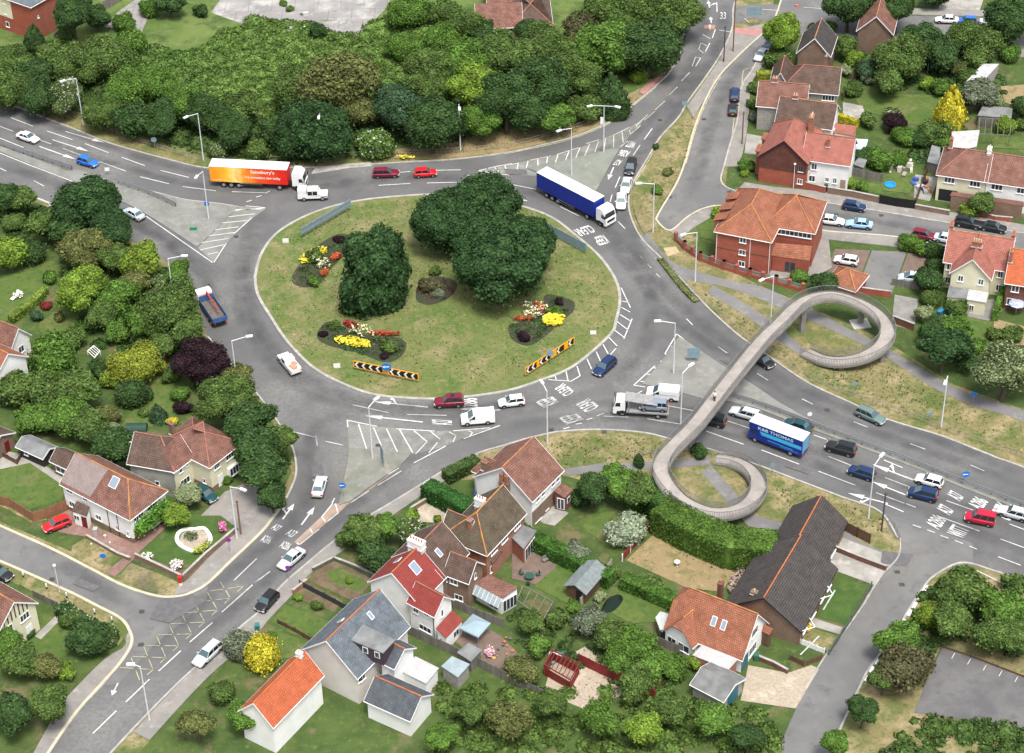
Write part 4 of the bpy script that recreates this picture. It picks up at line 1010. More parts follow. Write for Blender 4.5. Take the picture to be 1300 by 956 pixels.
hedge('roadside_hedge','loose hedge along the pavement above the white gabled house',[(566,612),(590,600),(606,592)],1.8,1.8,(.06,.10,.03),7)
hedge('clipped_hedge','bright yellow-green clipped hedge on the service road corner',[(960,104),(984,104)],1.4,2.0,(.26,.30,.04),8)
hedge('clipped_hedge','dark clipped hedge behind the grey gabled house',[(1014,90),(1044,92)],2.0,2.6,(.035,.09,.024),9)
hedge('clipped_hedge','yellow-green hedge in the middle of the left gardens',[(15,410),(30,398),(46,386),(58,372)],1.2,1.2,(.14,.20,.035),10)
hedge('clipped_hedge','curving green hedge below the bright tree in the left gardens',[(90,436),(108,424),(140,408),(165,405)],1.3,1.4,(.06,.12,.027),11)
hedge('boundary_hedge','hedge with white flowers at the bottom left corner garden',[(78,778),(100,794),(122,806),(146,818)],2.0,1.8,(.045,.09,.027),12,mm=LEAFW)
hedge('yard_hedge','narrow bright hedge between the cream and orange-roofed houses',[(1262,408),(1268,388),(1274,372)],.9,2.0,(.09,.17,.03),13)
hedge('yard_hedge','green hedge beside the yards below the pale blue canopy',[(1084,208),(1110,212),(1128,216)],1.4,1.5,(.045,.10,.027),14)
hedge('yellow_hedge','yellow flowering hedge between the white and dark-roofed houses',[(1062,154),(1080,160),(1088,163)],1.0,1.6,(.42,.38,.04),15)
hedge('verge_hedge','scruffy low hedge beneath the railings at the narrow verge',[(838,330),(850,345),(868,368),(884,384)],1.0,.35,(.12,.14,.055),16)
# flower planting of the island beds
FL=leafmat('flower_petals',amt=.25,trans=False)
def flowers(name,label,cx,cy,rx,ry,n,col,h=.5,size=.3,seed=1,ang=0,cat='flowers'):
 rs=np.random.RandomState(seed);c=P(cx,cy);s=scale_at(cy);t=rs.uniform(0,6.28,n);q=np.sqrt(rs.uniform(0,1,n));ca,sa=math.cos(ang),math.sin(ang)
 X=np.cos(t)*q*rx/s;Y=np.sin(t)*q*ry/s/.6;x,y=X*ca-Y*sa,X*sa+Y*ca
 C=np.stack([x+c.x,y+c.y,rs.uniform(.3,h+.35,n)+.12],1)
 o=leafpatch(name,FL,col,C,np.tile([0,0,1.],(n,1)),size,seed);tag(o,label,cat,kind='stuff')
for a in(('island_bed',[(371,352),(382,335),(405,312),(432,298),(447,306),(436,326),(418,345),(408,360),(390,366),(374,362)]),
  ('island_bed',[(403,424),(416,410),(440,418),(470,428),(505,430),(516,440),(508,455),(488,461),(458,450),(425,442),(406,434)]),
  ('island_bed',[(528,378),(532,362),(552,352),(580,360),(572,378),(548,388),(532,385)]),
  ('island_bed',[(646,415),(660,410),(686,398),(692,376),(712,378),(728,384),(728,396),(712,410),(696,425),(672,440),(650,432)])):
 _z[0]+=.0009
 smesh(a[0],a[1],.12+_z[0],surf('bed_soil',[(.05,.045,.035),(.035,.05,.02),(.075,.06,.045)],[(1,.4,.6),(.7,.55,.7)]),True)
flowers('yellow_flowers','drift of yellow flowers in the left island bed',398,328,21,6,380,(.64,.55,.05),.6,.38,1,.75)
flowers('red_flowers','rust red flowers curving round the left island bed',427,330,8,3,150,(.34,.07,.03),.5,.3,2,.6)
flowers('red_flowers','small clump of rust flowers at the tip of the left island bed',412,350,5,4,110,(.34,.09,.03),.5,.3,3)
flowers('cream_flower_spikes','cream flower spikes behind the yellow drift in the left island bed',409,338,9,8,90,(.55,.52,.33),1.4,.3,4,.7)
flowers('yellow_flowers','yellow flowers along the front of the lower left island bed',448,438,24,5,360,(.64,.55,.05),.6,.38,5,-.3)
flowers('red_flowers','dark red flowers in the lower left island bed',446,416,11,2.6,170,(.22,.03,.03),.6,.32,6,-.5)
flowers('red_flowers','rust red flowers behind the lower left island bed',488,427,20,2,190,(.30,.06,.03),.5,.32,7,-.1)
flowers('cream_flower_spikes','cream flower spikes over the lower left island bed',460,426,18,5,70,(.55,.52,.33),1.5,.3,8,-.2)
flowers('yellow_flowers','bright yellow flower clump at the front of the right island bed',703,410,14,7,420,(.68,.58,.05),.6,.42,9,.35)
flowers('red_flowers','rust red flowers through the right island bed',686,394,5,8,130,(.32,.07,.03),.5,.32,10,.4)
flowers('red_flowers','rust red flowers at the left end of the right island bed',664,408,13,2,130,(.30,.07,.03),.5,.3,11)
flowers('cream_flower_spikes','cream flower spikes over the right island bed',680,400,16,9,110,(.55,.52,.33),1.5,.3,12,.5)
flowers('yellow_flowers','small row of yellow flowers at the verge by the middle lamp',515,202.5,12,1.5,60,(.75,.62,.05),.4,.3,13)
flowers('pink_flowers','pink flowering bush in the round-bed garden border',283,676,5,3,120,(.6,.18,.35),1.2,.3,14)
flowers('white_flowers','white and pink flowers in the border by the red pillar box',225,722,8,4,120,(.7,.6,.6),.8,.25,15)
flowers('border_flowers','white flowers beside the front path of the white house',188,710,8,3,80,(.6,.6,.5),.5,.25,16)
flowers('border_flowers','yellow-green border plants along the wall of the round-bed garden',258,700,14,3,160,(.28,.32,.06),.8,.3,17,.7)
flowers('pink_flowers','pale pink flower clump by the patio canopy',622,833,6,4,90,(.65,.4,.45),.8,.25,18)
flowers('white_flowers','white flowers beside the pond garden hedge',24,378,6,3,60,(.6,.6,.5),.6,.3,19)
flowers('border_flowers','rows of red and white plants beside the bungalow wall',935,738,6,16,200,(.34,.25,.22),.4,.25,20,-.45)
flowers('orange_flowers','orange flowers along the bungalow front wall',1046,752,3,3,50,(.7,.3,.04),.5,.25,21)
flowers('orange_flowers','yellow and orange flowers at the bungalow doorstep',1026,800,3,4,50,(.75,.45,.04),.5,.25,22)
# ------------------------------------------------------------------ vehicles
PAINT=mat('car_paint',(1,1,1),objcol=True,rough=.35,spec=.35)
def _coat(m):
 b=m.node_tree.nodes['Principled BSDF'];b.inputs['Coat Weight'].default_value=.15;b.inputs['Coat Roughness'].default_value=.08
_coat(PAINT)
GLASS=mat('vehicle_glass',(.012,.018,.02),rough=.06,spec=.7);GLASSB=mat('windscreen_glass',(.06,.10,.11),rough=.05,spec=.8)
RUB=mat('tyre_rubber',(.012,.012,.013),rough=.8);RIM=mat('wheel_rim',(.42,.42,.43),rough=.35,metal=.6)
PLAS=mat('black_plastic',(.02,.02,.022),rough=.6);HL=mat('headlamp_lens',(.7,.72,.72),rough=.1,spec=.8);TL=mat('tail_lamp_lens',(.45,.015,.01),rough=.2)
PLY=mat('yellow_number_plate',(.6,.45,.03),rough=.5);PLW=mat('white_number_plate',(.7,.7,.68),rough=.5);STEEL=mat('galvanised_steel',(.38,.39,.40),(.30,.31,.32),3,.45,metal=.5)
WHITEP=mat('white_panel',(.75,.75,.74),(.66,.66,.65),1.5,.4)
def wheel(parent,x,y,r=.31,w=.2,dual=False):
 b=MB();s=1 if y>0 else-1
 b.tube((0,-w/2,0),(0,w/2,0),r,n=18);t=b.build('wheel',RUB,parent,origin=(0,0,0),smooth=True);t.location=(x,y,r)
 b=MB();b.tube((0,s*(w/2-.01),0),(0,s*(w/2+.012),0),r*.62,r*.55,n=14);b.build('rim',RIM,t,origin=(0,0,0))
def carbuild(kind,spec):
 L,Wd,Hh=spec['L'],spec['W'],spec['H'];hw=Wd/2;zb=.30;belt=spec.get('belt',.88)
 t=thing(kind,(0,0,0),'x','car')
 xs=spec['body'] # (x fraction, top z, half width factor, bottom z)
 b=MB();secs=[]
 for fx,zt,wf_,zl in xs:
  x=fx*L;w=hw*wf_;cr_=.035
  secs.append([(x,-w*.90,zl),(x,-w,zl+.12),(x,-w,(zl+zt)/2+.05),(x,-w*.965,zt-.07),(x,-w*.88,zt-.012),(x,-w*.45,zt+cr_*.7),(x,0,zt+cr_),
     (x,w*.45,zt+cr_*.7),(x,w*.88,zt-.012),(x,w*.965,zt-.07),(x,w,(zl+zt)/2+.05),(x,w,zl+.12),(x,w*.90,zl)])
 for A,B_ in zip(secs,secs[1:]):
  for i in range(len(A)-1):b.face([A[i],B_[i],B_[i+1],A[i+1]])
  b.face([A[0],A[-1],B_[-1],B_[0]])
 b.face(secs[0]);b.face(secs[-1][::-1])
 # greenhouse
 r0,r1,t0,t1=spec['gh'];r0,r1,t0,t1=r0*L,r1*L,t0*L,t1*L;wb=hw*.90;wt=hw*.70;zr=Hh;zq=belt-.06
 Bq=[(r0,-wb,zq),(r1,-wb,zq),(r1,wb,zq),(r0,wb,zq)];Tq=[(t0,-wt,zr-.05),(t1,-wt,zr-.05),(t1,wt,zr-.05),(t0,wt,zr-.05)]
 for i in range(4):b.face([Bq[i],Bq[(i+1)%4],Tq[(i+1)%4],Tq[i]])
 n=5;g_=[[(t0+(t1-t0)*i/n,wt*(2*j/n-1),zr-.05+.05*(1-(2*i/n-1)**4)*(1-(2*j/n-1)**4)**.5*1.0)for j in range(n+1)]for i in range(n+1)]
 for i in range(n):
  for j in range(n):b.face([g_[i][j],g_[i+1][j],g_[i+1][j+1],g_[i][j+1]])
 body=b.build('body',PAINT,t,origin=(0,0,0),smooth=True)
 # arches and sill
 b=MB();wx=spec['wheels'];rw=spec.get('rw',.31)
 for fx in wx:
  for s in(-1,1):
   c=(fx*L,s*(hw*.985),rw+.01);k=14
   pts=[(c[0]+math.cos(a)*(rw+.07),s*(hw+.012),c[2]+math.sin(a)*(rw+.07))for a in[math.pi*q/k for q in range(k+1)]]
   b.face(pts)
 for s in(-1,1):b.box((0,s*hw*.97,.27),(L*.46,0,0),(0,.03,0),(0,0,.06))
 b.box((L*.488,0,.36),(.03,0,0),(0,hw*.7,0),(0,0,.08));b.box((-L*.488,0,.36),(.03,0,0),(0,hw*.7,0),(0,0,.08))
 b.build('trim',PLAS,t,origin=(0,0,0))
 def quad(name,a,bb,c,d,ins,m,off=.012):
  a,bb,c,d=map(Vector,(a,bb,c,d));cen=(a+bb+c+d)/4;nn=(bb-a).cross(d-a).normalized()
  if nn.dot(cen-Vector((0,0,.7)))<0:nn=-nn
  q=[p+(cen-p)*ins+nn*off for p in(a,bb,c,d)]
  m_=MB();m_.face(q);m_.build(name,m,t,origin=(0,0,0))
 quad('windscreen',Bq[1],Bq[2],Tq[2],Tq[1],.07,GLASSB)
 if spec.get('rearglass',True):quad('rear_window',Bq[3],Bq[0],Tq[0],Tq[3],.12,GLASSB)
 for s,(i0,i1)in((-1,(0,1)),(1,(3,2))):
  a,bb,c,d=map(Vector,(Bq[i0],Bq[i1],Tq[i1],Tq[i0]))
  cuts=spec.get('cuts',(0,.48,1));lo=.16
  a2,b2=a.lerp(d,lo),bb.lerp(c,lo)
  for u0,u1 in zip(cuts,cuts[1:]):
   quad('side_window',a2.lerp(b2,u0),a2.lerp(b2,u1),d.lerp(c,u1),d.lerp(c,u0),.09,GLASS)
 for fx in wx:
  for s in(-1,1):wheel(t,fx*L,s*(hw-.10),rw)
 zf=xs[-2][1]-.14;xf=xs[-1][0]*L;xr=xs[0][0]*L
 for s in(-1,1):
  m_=MB();m_.box((xf-.10,s*hw*.68,zf),(.10,s*-.05,0),(.02,.17,0),(0,0,.075));m_.build('headlight',HL,t,origin=(0,0,0))
  m_=MB();m_.box((xr+.06,s*hw*.78,spec.get('tlz',.78)),(.075,0,0),(0,.13,0),(0,0,spec.get('tlh',.09)));m_.build('tail_light',TL,t,origin=(0,0,0))
  m_=MB();m_.box((r1-.25,s*(hw+.07),belt+.04),(.07,0,0),(0,.09,0),(0,0,.06));m_.build('wing_mirror',PAINT,t,origin=(0,0,0))
 m_=MB();m_.box((xf+.015,0,.45),(.012,0,0),(0,.26,0),(0,0,.055));m_.build('number_plate',PLW,t,origin=(0,0,0))
 m_=MB();m_.box((xr-.015,0,spec.get('plz',.6)),(.012,0,0),(0,.26,0),(0,0,.055));m_.build('number_plate',PLY,t,origin=(0,0,0))
 if spec.get('rails'):
  m_=MB()
  for s in(-1,1):m_.tube((t0+.15,s*(wt-.02),zr+.03),(t1-.2,s*(wt-.02),zr+.03),.02,n=6)
  m_.build('roof_rails',PLAS,t,origin=(0,0,0))
 if spec.get('sunroof'):
  m_=MB();m_.box((t1*.6+t0*.4,0,zr+.006),(.3,0,0),(0,.38,0),(0,0,.006));m_.build('sunroof',GLASS,t,origin=(0,0,0))
 return t
HATCH=dict(L=3.95,W=1.70,H=1.45,wheels=(-.305,.315),gh=(-.47,.235,-.39,.06),body=[(-.492,.70,.86,.40),(-.475,.88,.95,.30),(-.30,.90,1,.24),(.0,.90,1,.24),(.25,.88,.99,.24),(.40,.78,.95,.26),(.475,.66,.86,.30),(.497,.52,.76,.36)])
SALOON=dict(L=4.45,W=1.74,H=1.42,wheels=(-.31,.32),gh=(-.36,.225,-.22,.06),body=[(-.495,.72,.84,.42),(-.475,.88,.93,.30),(-.36,.91,.98,.24),(.0,.89,1,.24),(.24,.87,.99,.24),(.40,.77,.95,.26),(.478,.64,.85,.30),(.498,.5,.74,.36)])
ESTATE=dict(L=4.6,W=1.76,H=1.47,wheels=(-.30,.32),gh=(-.485,.215,-.43,.06),cuts=(0,.27,.62,1),rails=True,body=[(-.497,.72,.88,.40),(-.485,.89,.95,.30),(-.30,.91,1,.24),(.0,.90,1,.24),(.24,.88,.99,.24),(.40,.78,.95,.26),(.478,.66,.86,.30),(.498,.5,.76,.36)])
SUV=dict(L=4.45,W=1.80,H=1.72,belt=1.02,rw=.36,wheels=(-.30,.32),gh=(-.48,.20,-.42,.07),cuts=(0,.27,.62,1),rails=True,sunroof=True,tlz=.95,tlh=.14,body=[(-.497,.85,.90,.45),(-.485,1.03,.96,.34),(-.30,1.05,1,.30),(.0,1.04,1,.30),(.22,1.02,.99,.30),(.40,.95,.95,.32),(.475,.82,.88,.36),(.498,.62,.8,.42)])
MPV=dict(L=4.2,W=1.75,H=1.62,belt=.98,wheels=(-.31,.33),gh=(-.48,.30,-.42,.06),cuts=(0,.27,.62,1),tlz=1.0,tlh=.2,body=[(-.497,.80,.88,.42),(-.485,1.0,.95,.32),(-.30,1.0,1,.26),(.0,.99,1,.26),(.28,.95,.99,.26),(.41,.85,.95,.28),(.478,.7,.86,.32),(.498,.52,.76,.38)])
PANEL=dict(L=4.1,W=1.78,H=1.83,belt=.98,wheels=(-.30,.33),gh=(-.492,.29,-.485,.10),rearglass=True,cuts=(0,.34,.66,1),tlz=.9,tlh=.2,body=[(-.497,.9,.92,.40),(-.492,1.0,.98,.32),(-.30,1.0,1,.26),(.0,.99,1,.26),(.28,.96,.99,.26),(.41,.86,.95,.28),(.478,.72,.86,.32),(.498,.52,.76,.38)])
KINDS=dict(hatchback=HATCH,saloon_car=SALOON,estate_car=ESTATE,off_road_car=SUV,people_carrier=MPV,car_van=PANEL)
PROTOCAR={}
CC=dict(white=(.74,.74,.73),silver=(.50,.53,.55),bluesilver=(.48,.56,.62),black=(.018,.019,.022),navy=(.012,.03,.095),blue=(.02,.14,.55),sky=(.30,.50,.72),red=(.62,.015,.02),maroon=(.16,.012,.03),cherry=(.42,.012,.04),green=(.12,.18,.17),dkblue=(.03,.05,.16),teal=(.012,.055,.065),grey=(.20,.24,.30))
def place(t,px,py,dx,dy,z=.0,lift=.55):
 a,c=P(px,py,lift+z),P(px+dx*.3,py+dy*.3,lift+z);d=c-a
 t.location=(a.x,a.y,_z[0]+z);t.rotation_euler=(0,0,math.atan2(d.y,d.x));return t
def setcol(o,c):
 for ch in o.children:
  ch.color=(*c,1);setcol(ch,c)
CARS="""saloon_car 35.5 175 50 17 white|white saloon on the upper left carriageway
hatchback 111.5 206 50 15 blue|bright blue hatchback approaching the roundabout from the left
saloon_car 170 272 -50 -28 bluesilver|silver car half hidden by the big dark tree on the lower left carriageway
estate_car 490 220.5 60 -2 maroon|dark red estate between the orange lorry and the bright red hatchback
hatchback 540 220 60 -4 red|bright red hatchback at the top of the roundabout
people_carrier 800.5 213 -10 38 black|dark car third in the queue entering from the upper right
saloon_car 795 236 -10 38 silver|silver car second in the queue entering from the upper right
saloon_car 788.5 256 -3 40 white|white car first in the queue beside the blue trailer lorry
saloon_car 966.5 70 -16 20 silver|pale car parked by the tree on the service road
hatchback 975 60 -16 20 dkblue|dark blue car tucked behind the pale one on the service road
estate_car 933 120 2 -30 navy|blue estate parked on the service road
hatchback 930.5 139 2 -30 black|dark hatchback parked behind the blue estate on the service road
saloon_car 1202 25.5 -50 -2 white|white car parked on the top right street
hatchback 1227 26.8 -50 -2 blue|blue hatchback parked on the top right street
saloon_car 1258 28.5 50 3 silver|silver car mostly hidden by the dark tree on the top right street
hatchback 1084.5 262.5 50 8 navy|blue hatchback driving alone in the side street
saloon_car 1055 280.5 50 6 white|white saloon parked beside the brick building
saloon_car 1091 285 -50 -5 sky|pale blue car parked in the side street
hatchback 1173 299 50 10 maroon|maroon hatchback parked behind the hedge
saloon_car 1203 304 50 10 bluesilver|pale silver car half hidden by the cream house roof
off_road_car 1229 284 50 9 black|black off-roader parked before the terraced houses
saloon_car 1261 289 50 9 black|black coupe parked in the side street nearest the right edge
hatchback 1074.5 331 -50 -8 white|white hatchback in the brown paved parking court
people_carrier 1157 354 -50 -5 bluesilver|pale blue people carrier in the right-hand parking court
saloon_car 405.5 618 8 -30 silver|silver saloon heading up to the roundabout at lower left
saloon_car 370 710 -33 28 silver|pale silver coupe leaving down the lower left road
hatchback 339 764 -33 36 black|black hatchback at the kerb on the lower left road
estate_car 263.5 831 -30 28 silver|silver estate near the bottom left, beside the clipped round trees
hatchback 72 666 -36 14 red|red coupe on the brick drive of the white house
hatchback 261 628 30 20 teal|dark teal car in front of the cream house
off_road_car 570 511 -50 3 maroon|dark red off-roader at the bottom of the roundabout
hatchback 649.5 510.5 -50 6 white|small white car following the white panel van
estate_car 767.5 466 -38 34 navy|dark blue estate circling past the hatched strip
off_road_car 903 534 -50 -12 black|black off-roader just emerging under the footbridge
estate_car 946 525.5 -50 -14 silver|silver estate just past the footbridge ahead of the blue box lorry
saloon_car 1013 541 -50 -16 teal|teal car hidden behind the blue box lorry
off_road_car 1067.5 570 -50 -13 black|black off-roader following the blue box lorry
hatchback 1094 600.5 -50 -16 navy|navy hatchback beside the tall lamp on the dual carriageway
hatchback 1180 611 -50 -14 white|white hatchback in the lane by the central rail
people_carrier 1171.5 628 -50 -12 navy|navy people carrier alongside the white hatchback
car_van 1244 659 -50 -10 cherry|red boxy car between the painted road numbers
estate_car 1287 652 -50 -14 silver|silver estate at the right edge of the dual carriageway
hatchback 968.5 458.5 42 26 black|black car emerging under the footbridge, heading away
estate_car 1105.5 528.5 50 22 green|grey-green estate heading out to the right
hatchback 0 728 40 20 black|black car at the left edge in the side road"""
for ln in CARS.split('\n'):
 a,lab=ln.split('|');a=a.split();k=a[0]
 if k not in PROTOCAR:t=PROTOCAR[k]=carbuild(k,KINDS[k])
 else:t=dup(PROTOCAR[k])
 place(t,*map(float,a[1:5]));setcol(t,CC[a[5]]);tag(t,lab,'car','cars on the roads')
# ---- white vans
def vanbuild(L=4.8,W=1.9,Hh=2.0,nose=.20,label='',color=CC['white'],loc=None,ladder=False,windows=0):
 t=thing('panel_van',(0,0,0),label,'van');hw=W/2;b=MB()
 prof=[(-L/2,.35),(-L/2,Hh-.12),(-L/2+.06,Hh),(L/2-L*(nose+.22),Hh),(L/2-L*(nose+.17),Hh-.08),(L/2-L*nose,1.18),(L/2-.18,.98),(L/2-.02,.78),(L/2,.35)]
 def ring(y,ins):return[(x,y,z if z<1.1 else z)for x,z in prof]
 tw=lambda z:hw*(1-max(0,z-1.0)*.07)
 Lr=[(x,tw(z),z)for x,z in prof];Rr=[(x,-tw(z),z)for x,z in prof]
 for i in range(len(prof)-1):b.face([Rr[i],Rr[i+1],Lr[i+1],Lr[i]])
 b.face(Rr[::-1]);b.face(Lr);b.build('body',PAINT,t,origin=(0,0,0),color=color,smooth=False)
 def on(name,pts,m):q=MB();q.face(pts);q.build(name,m,t,origin=(0,0,0))
 x5,z5=prof[5];x4,z4=prof[4];nx,nz=.02,.012
 on('windscreen',[(x5-.05,-hw*.86,z5+.06+.01),(x5-.05,hw*.86,z5+.07),(x4+.05+nx,hw*.82,z4-.04),(x4+.05+nx,-hw*.82,z4-.04)],GLASSB)
 for s in(-1,1):
  y=s*(hw+.006)
  on('side_window',[(x5-.25,y*.985,z5-.02),(x5-.28-.75,y*.985,z5-.02),(x5-.28-.75,y*.955,z4-.18),(x4-.02,y*.955,z4-.18)],GLASS)
  m_=MB();m_.box((L/2-.10,s*hw*.72,.80),(.08,0,0),(0,.16,0),(0,0,.09));m_.build('headlight',HL,t,origin=(0,0,0))
  m_=MB();m_.box((-L/2-.005,s*hw*.88,1.0),(.02,0,0),(0,.07,0),(0,0,.2));m_.build('tail_light',TL,t,origin=(0,0,0))
  m_=MB();m_.box((x5-.3,s*(hw+.12),z5+.08),(.06,0,0),(0,.11,0),(0,0,.11));m_.build('wing_mirror',PLAS,t,origin=(0,0,0))
  for wx in(-.28,.33):wheel(t,wx*L,s*(hw-.11),.33,.22)
 m_=MB();m_.box((0,0,.34),(L*.495,0,0),(0,hw*1.005,0),(0,0,.07))
 for s in(-1,1):
  for wx in(-.28,.33):
   m_.face([(wx*L+math.cos(a)*.40,s*(hw+.010),.34+math.sin(a)*.40)for a in[math.pi*q/12 for q in range(13)]])
 m_.build('trim',PLAS,t,origin=(0,0,0))
 m_=MB();m_.box((-L/2-.012,0,.6),(.01,0,0),(0,.26,0),(0,0,.055));m_.build('number_plate',PLY,t,origin=(0,0,0))
 if ladder:
  m_=MB()
  for x in(-L*.35,-L*.12,L*.08):m_.box((x,0,Hh+.07),(.02,0,0),(0,hw*.85,0),(0,0,.02))
  for s in(-1,1):m_.box((-L*.12,s*hw*.85,Hh+.05),(L*.28,0,0),(0,.02,0),(0,0,.02))
  m_.build('roof_rack',STEEL,t,origin=(0,0,0))
 return t
place(vanbuild(4.9,1.92,1.95,label='white panel van leading the small white car at the bottom of the roundabout',ladder=True),606.5,530,-50,4,lift=.9)
v=place(vanbuild(4.9,1.95,1.9,label='white van beside the recovery lorry'),841.5,499,-50,-5,lift=.9)
m_=MB();m_.box((-.9,.965,1.18),(1.2,0,0),(0,.008,0),(0,0,.025));m_.build('side_stripe',mat('grey_stripe',(.2,.25,.28)),v,origin=(0,0,0))
# ---- articulated lorries
CABW=(.74,.74,.73)
def cab(t,x0,color,Hc=3.4,W=2.5,Lc=2.2,sleeper=True):
 """cab with front at x0+Lc"""
 hw=W/2;xf=x0+Lc;b=MB();zt=Hc if sleeper else 2.6
 prof=[(x0,.95),(x0,zt-.15),(x0+.15,zt),(x0+Lc*.55,zt),(xf-.38,zt-.55 if sleeper else zt-.08),(xf-.12,1.75),(xf,1.6),(xf,.45),(xf-.45,.45),(xf-.6,.95)]
 Lr=[(x,hw,z)for x,z in prof];Rr=[(x,-hw,z)for x,z in prof]
 for i in range(len(prof)):j=(i+1)%len(prof);b.face([Rr[i],Rr[j],Lr[j],Lr[i]])
 b.poly # side faces as triangulated polygons
 for ring,s in((Lr,1),(Rr,-1)):
  pts=[Vector(p)for p in ring]
  for tr in geometry.tessellate_polygon([pts]):b.face([pts[k]for k in tr])
 c=b.build('cab',PAINT,t,origin=(0,0,0),color=color)
 def on(name,pts,m,par=c):q=MB();q.face(pts);return q.build(name,m,par,origin=(0,0,0))
 zt2=zt-.55 if sleeper else zt-.08
 on('windscreen',[(xf-.11,-hw*.9,1.82),(xf-.11,hw*.9,1.82),(xf-.33,hw*.86,zt2-.12),(xf-.33,-hw*.86,zt2-.12)],GLASS)
 for s in(-1,1):
  on('side_window',[(xf-.25,s*(hw+.01),1.75),(xf-1.05,s*(hw+.01),1.75),(xf-1.05,s*(hw+.01),2.45),(xf-.5,s*(hw+.01),2.45)],GLASS)
  m_=MB();m_.box((xf+.01,s*hw*.75,.75),(.03,0,0),(0,.2,0),(0,0,.1));m_.build('headlight',HL,c,origin=(0,0,0))
  m_=MB();m_.box((xf-.05,s*(hw+.17),2.2),(.06,0,0),(0,.11,0),(0,0,.3));m_.build('mirror',PLAS,c,origin=(0,0,0))
  wheel(t,xf-1.35,s*(hw-.2),.5,.3)
 m_=MB();m_.box((xf+.012,0,1.2),(.012,0,0),(0,hw*.7,0),(0,0,.22));m_.build('grille',PLAS,c,origin=(0,0,0))
 m_=MB()
 for s in(-1,1):m_.face([(xf-1.35+math.cos(a)*.6,s*(hw+.011),.5+math.sin(a)*.6)for a in[math.pi*q/12 for q in range(13)]])
 m_.build('wheel_arch',PLAS,c,origin=(0,0,0))
 return c
def trailer(t,L,x0,side_mat,roof_mat,Hh=4.1,W=2.5,zb=1.15,parts=None):
 hw=W/2;tr=MB();tr.abox(x0,x0+L,-hw,hw,zb,Hh);tr.build('trailer_body',side_mat,t,origin=(0,0,0))
 q=MB();q.abox(x0-.03,x0+L+.03,-hw-.03,hw+.03,Hh,Hh+.06);q.build('trailer_roof',roof_mat,t,origin=(0,0,0))
 q=MB();q.abox(x0+.2,x0+L,-.5,.5,.75,zb)
 for s in(-1,1):q.abox(x0+L*.42,x0+L*.68,s*hw-.03 if s>0 else-hw-.0,s*hw if s>0 else-hw+.03,.55,1.0)
 q.build('chassis',PLAS,t,origin=(0,0,0))
 q=MB()
 for s in(-1,1):
  for z in(.55,.95):q.abox(x0+L*.38,x0+L*.66,s*(hw-.02)-.02,s*(hw-.02)+.02,z,z+.09)
 q.build('side_guard',STEEL,t,origin=(0,0,0))
 for k in range(3):
  for s in(-1,1):wheel(t,x0+2.2+k*1.32,s*(hw-.2),.5,.32)
 for s in(-1,1):
  q=MB();q.abox(x0-.04,x0,s*.95-.2,s*.95+.2,.85,1.0);q.build('tail_light',TL,t,origin=(0,0,0))
# graded orange livery: a painted design running along the trailer side
lm=bpy.data.materials.new('orange_red_livery');lm.use_nodes=True;MATS['livery']=lm
N_,L_n=lm.node_tree.nodes,lm.node_tree.links;tc=N_.new('ShaderNodeTexCoord');sx=N_.new('ShaderNodeSeparateXYZ');L_n.new(tc.outputs['Object'],sx.inputs[0])
nz_=N_.new('ShaderNodeTexNoise');nz_.inputs['Scale'].default_value=.45;L_n.new(tc.outputs['Object'],nz_.inputs['Vector'])
ad=N_.new('ShaderNodeMath');ad.operation='MULTIPLY_ADD';ad.inputs[1].default_value=5;L_n.new(nz_.outputs[0],ad.inputs[0]);L_n.new(sx.outputs[0],ad.inputs[2])
mr=N_.new('ShaderNodeMapRange');mr.inputs[1].default_value=-4.5;mr.inputs[2].default_value=7.5;L_n.new(ad.outputs[0],mr.inputs[0])
crp=N_.new('ShaderNodeValToRGB');e=crp.color_ramp.elements;e[0].position=0;e[0].color=(.86,.30,.01,1);e[1].position=1;e[1].color=(.66,.012,.008,1)
for p_,c_ in((.18,(.90,.50,.03,1)),(.27,(.95,.70,.25,1)),(.36,(.88,.33,.02,1)),(.55,(.78,.085,.01,1))):x_=e.new(p_);x_.color=c_
L_n.new(mr.outputs[0],crp.inputs[0]);L_n.new(crp.outputs[0],N_['Principled BSDF'].inputs['Base Color']);N_['Principled BSDF'].inputs['Roughness'].default_value=.35
def lorry_frame(tlen,gap=.9):
 return-(tlen+gap+2.2)/2
WHITEL=mat('white_lettering',(.8,.8,.78),rough=.5)
t=thing('articulated_lorry',(0,0,0),'articulated lorry with an orange and red trailer at the top left of the roundabout','lorry')
x0=-8.2;trailer(t,13.4,x0,lm,WHITEP);cab(t,x0+13.4+.75,CABW,3.5)
q=MB();q.abox(x0+9.5,x0+14.6,-.45,.45,.7,1.05);q.build('tractor_chassis',PLAS,t,origin=(0,0,0))
for s in(-1,1):wheel(t,x0+11.9,s*1.0,.5,.5)
b=MB()
for s in(-1,):
 yy=-1.262
 put_text(b,"Sainsbury's",(x0+7.1,yy,2.95),(4.1,0,0),(0,0,.82));put_text(b,'Try something new today',(x0+6.0,yy,1.95),(6.2,0,0),(0,0,.62));put_text(b,'sainsburys.co.uk',(x0+.5,yy,1.42),(2.3,0,0),(0,0,.22))
b.build('lettering',WHITEL,t,origin=(0,0,0));place(t,329,224,60,3,lift=1.9)
t=thing('articulated_lorry',(0,0,0),'articulated lorry with a plain blue trailer and white cab, upper right of the roundabout','lorry')
BLUEC=mat('blue_curtain',(.010,.028,.27),(.008,.022,.22),1.2,.45,stretch=(3,3,.1));x0=-7.9
trailer(t,13.2,x0,BLUEC,mat('dirty_white_roof',(.72,.73,.74),(.60,.62,.63),.6,.5));cab(t,x0+13.2+.5,CABW,3.3)
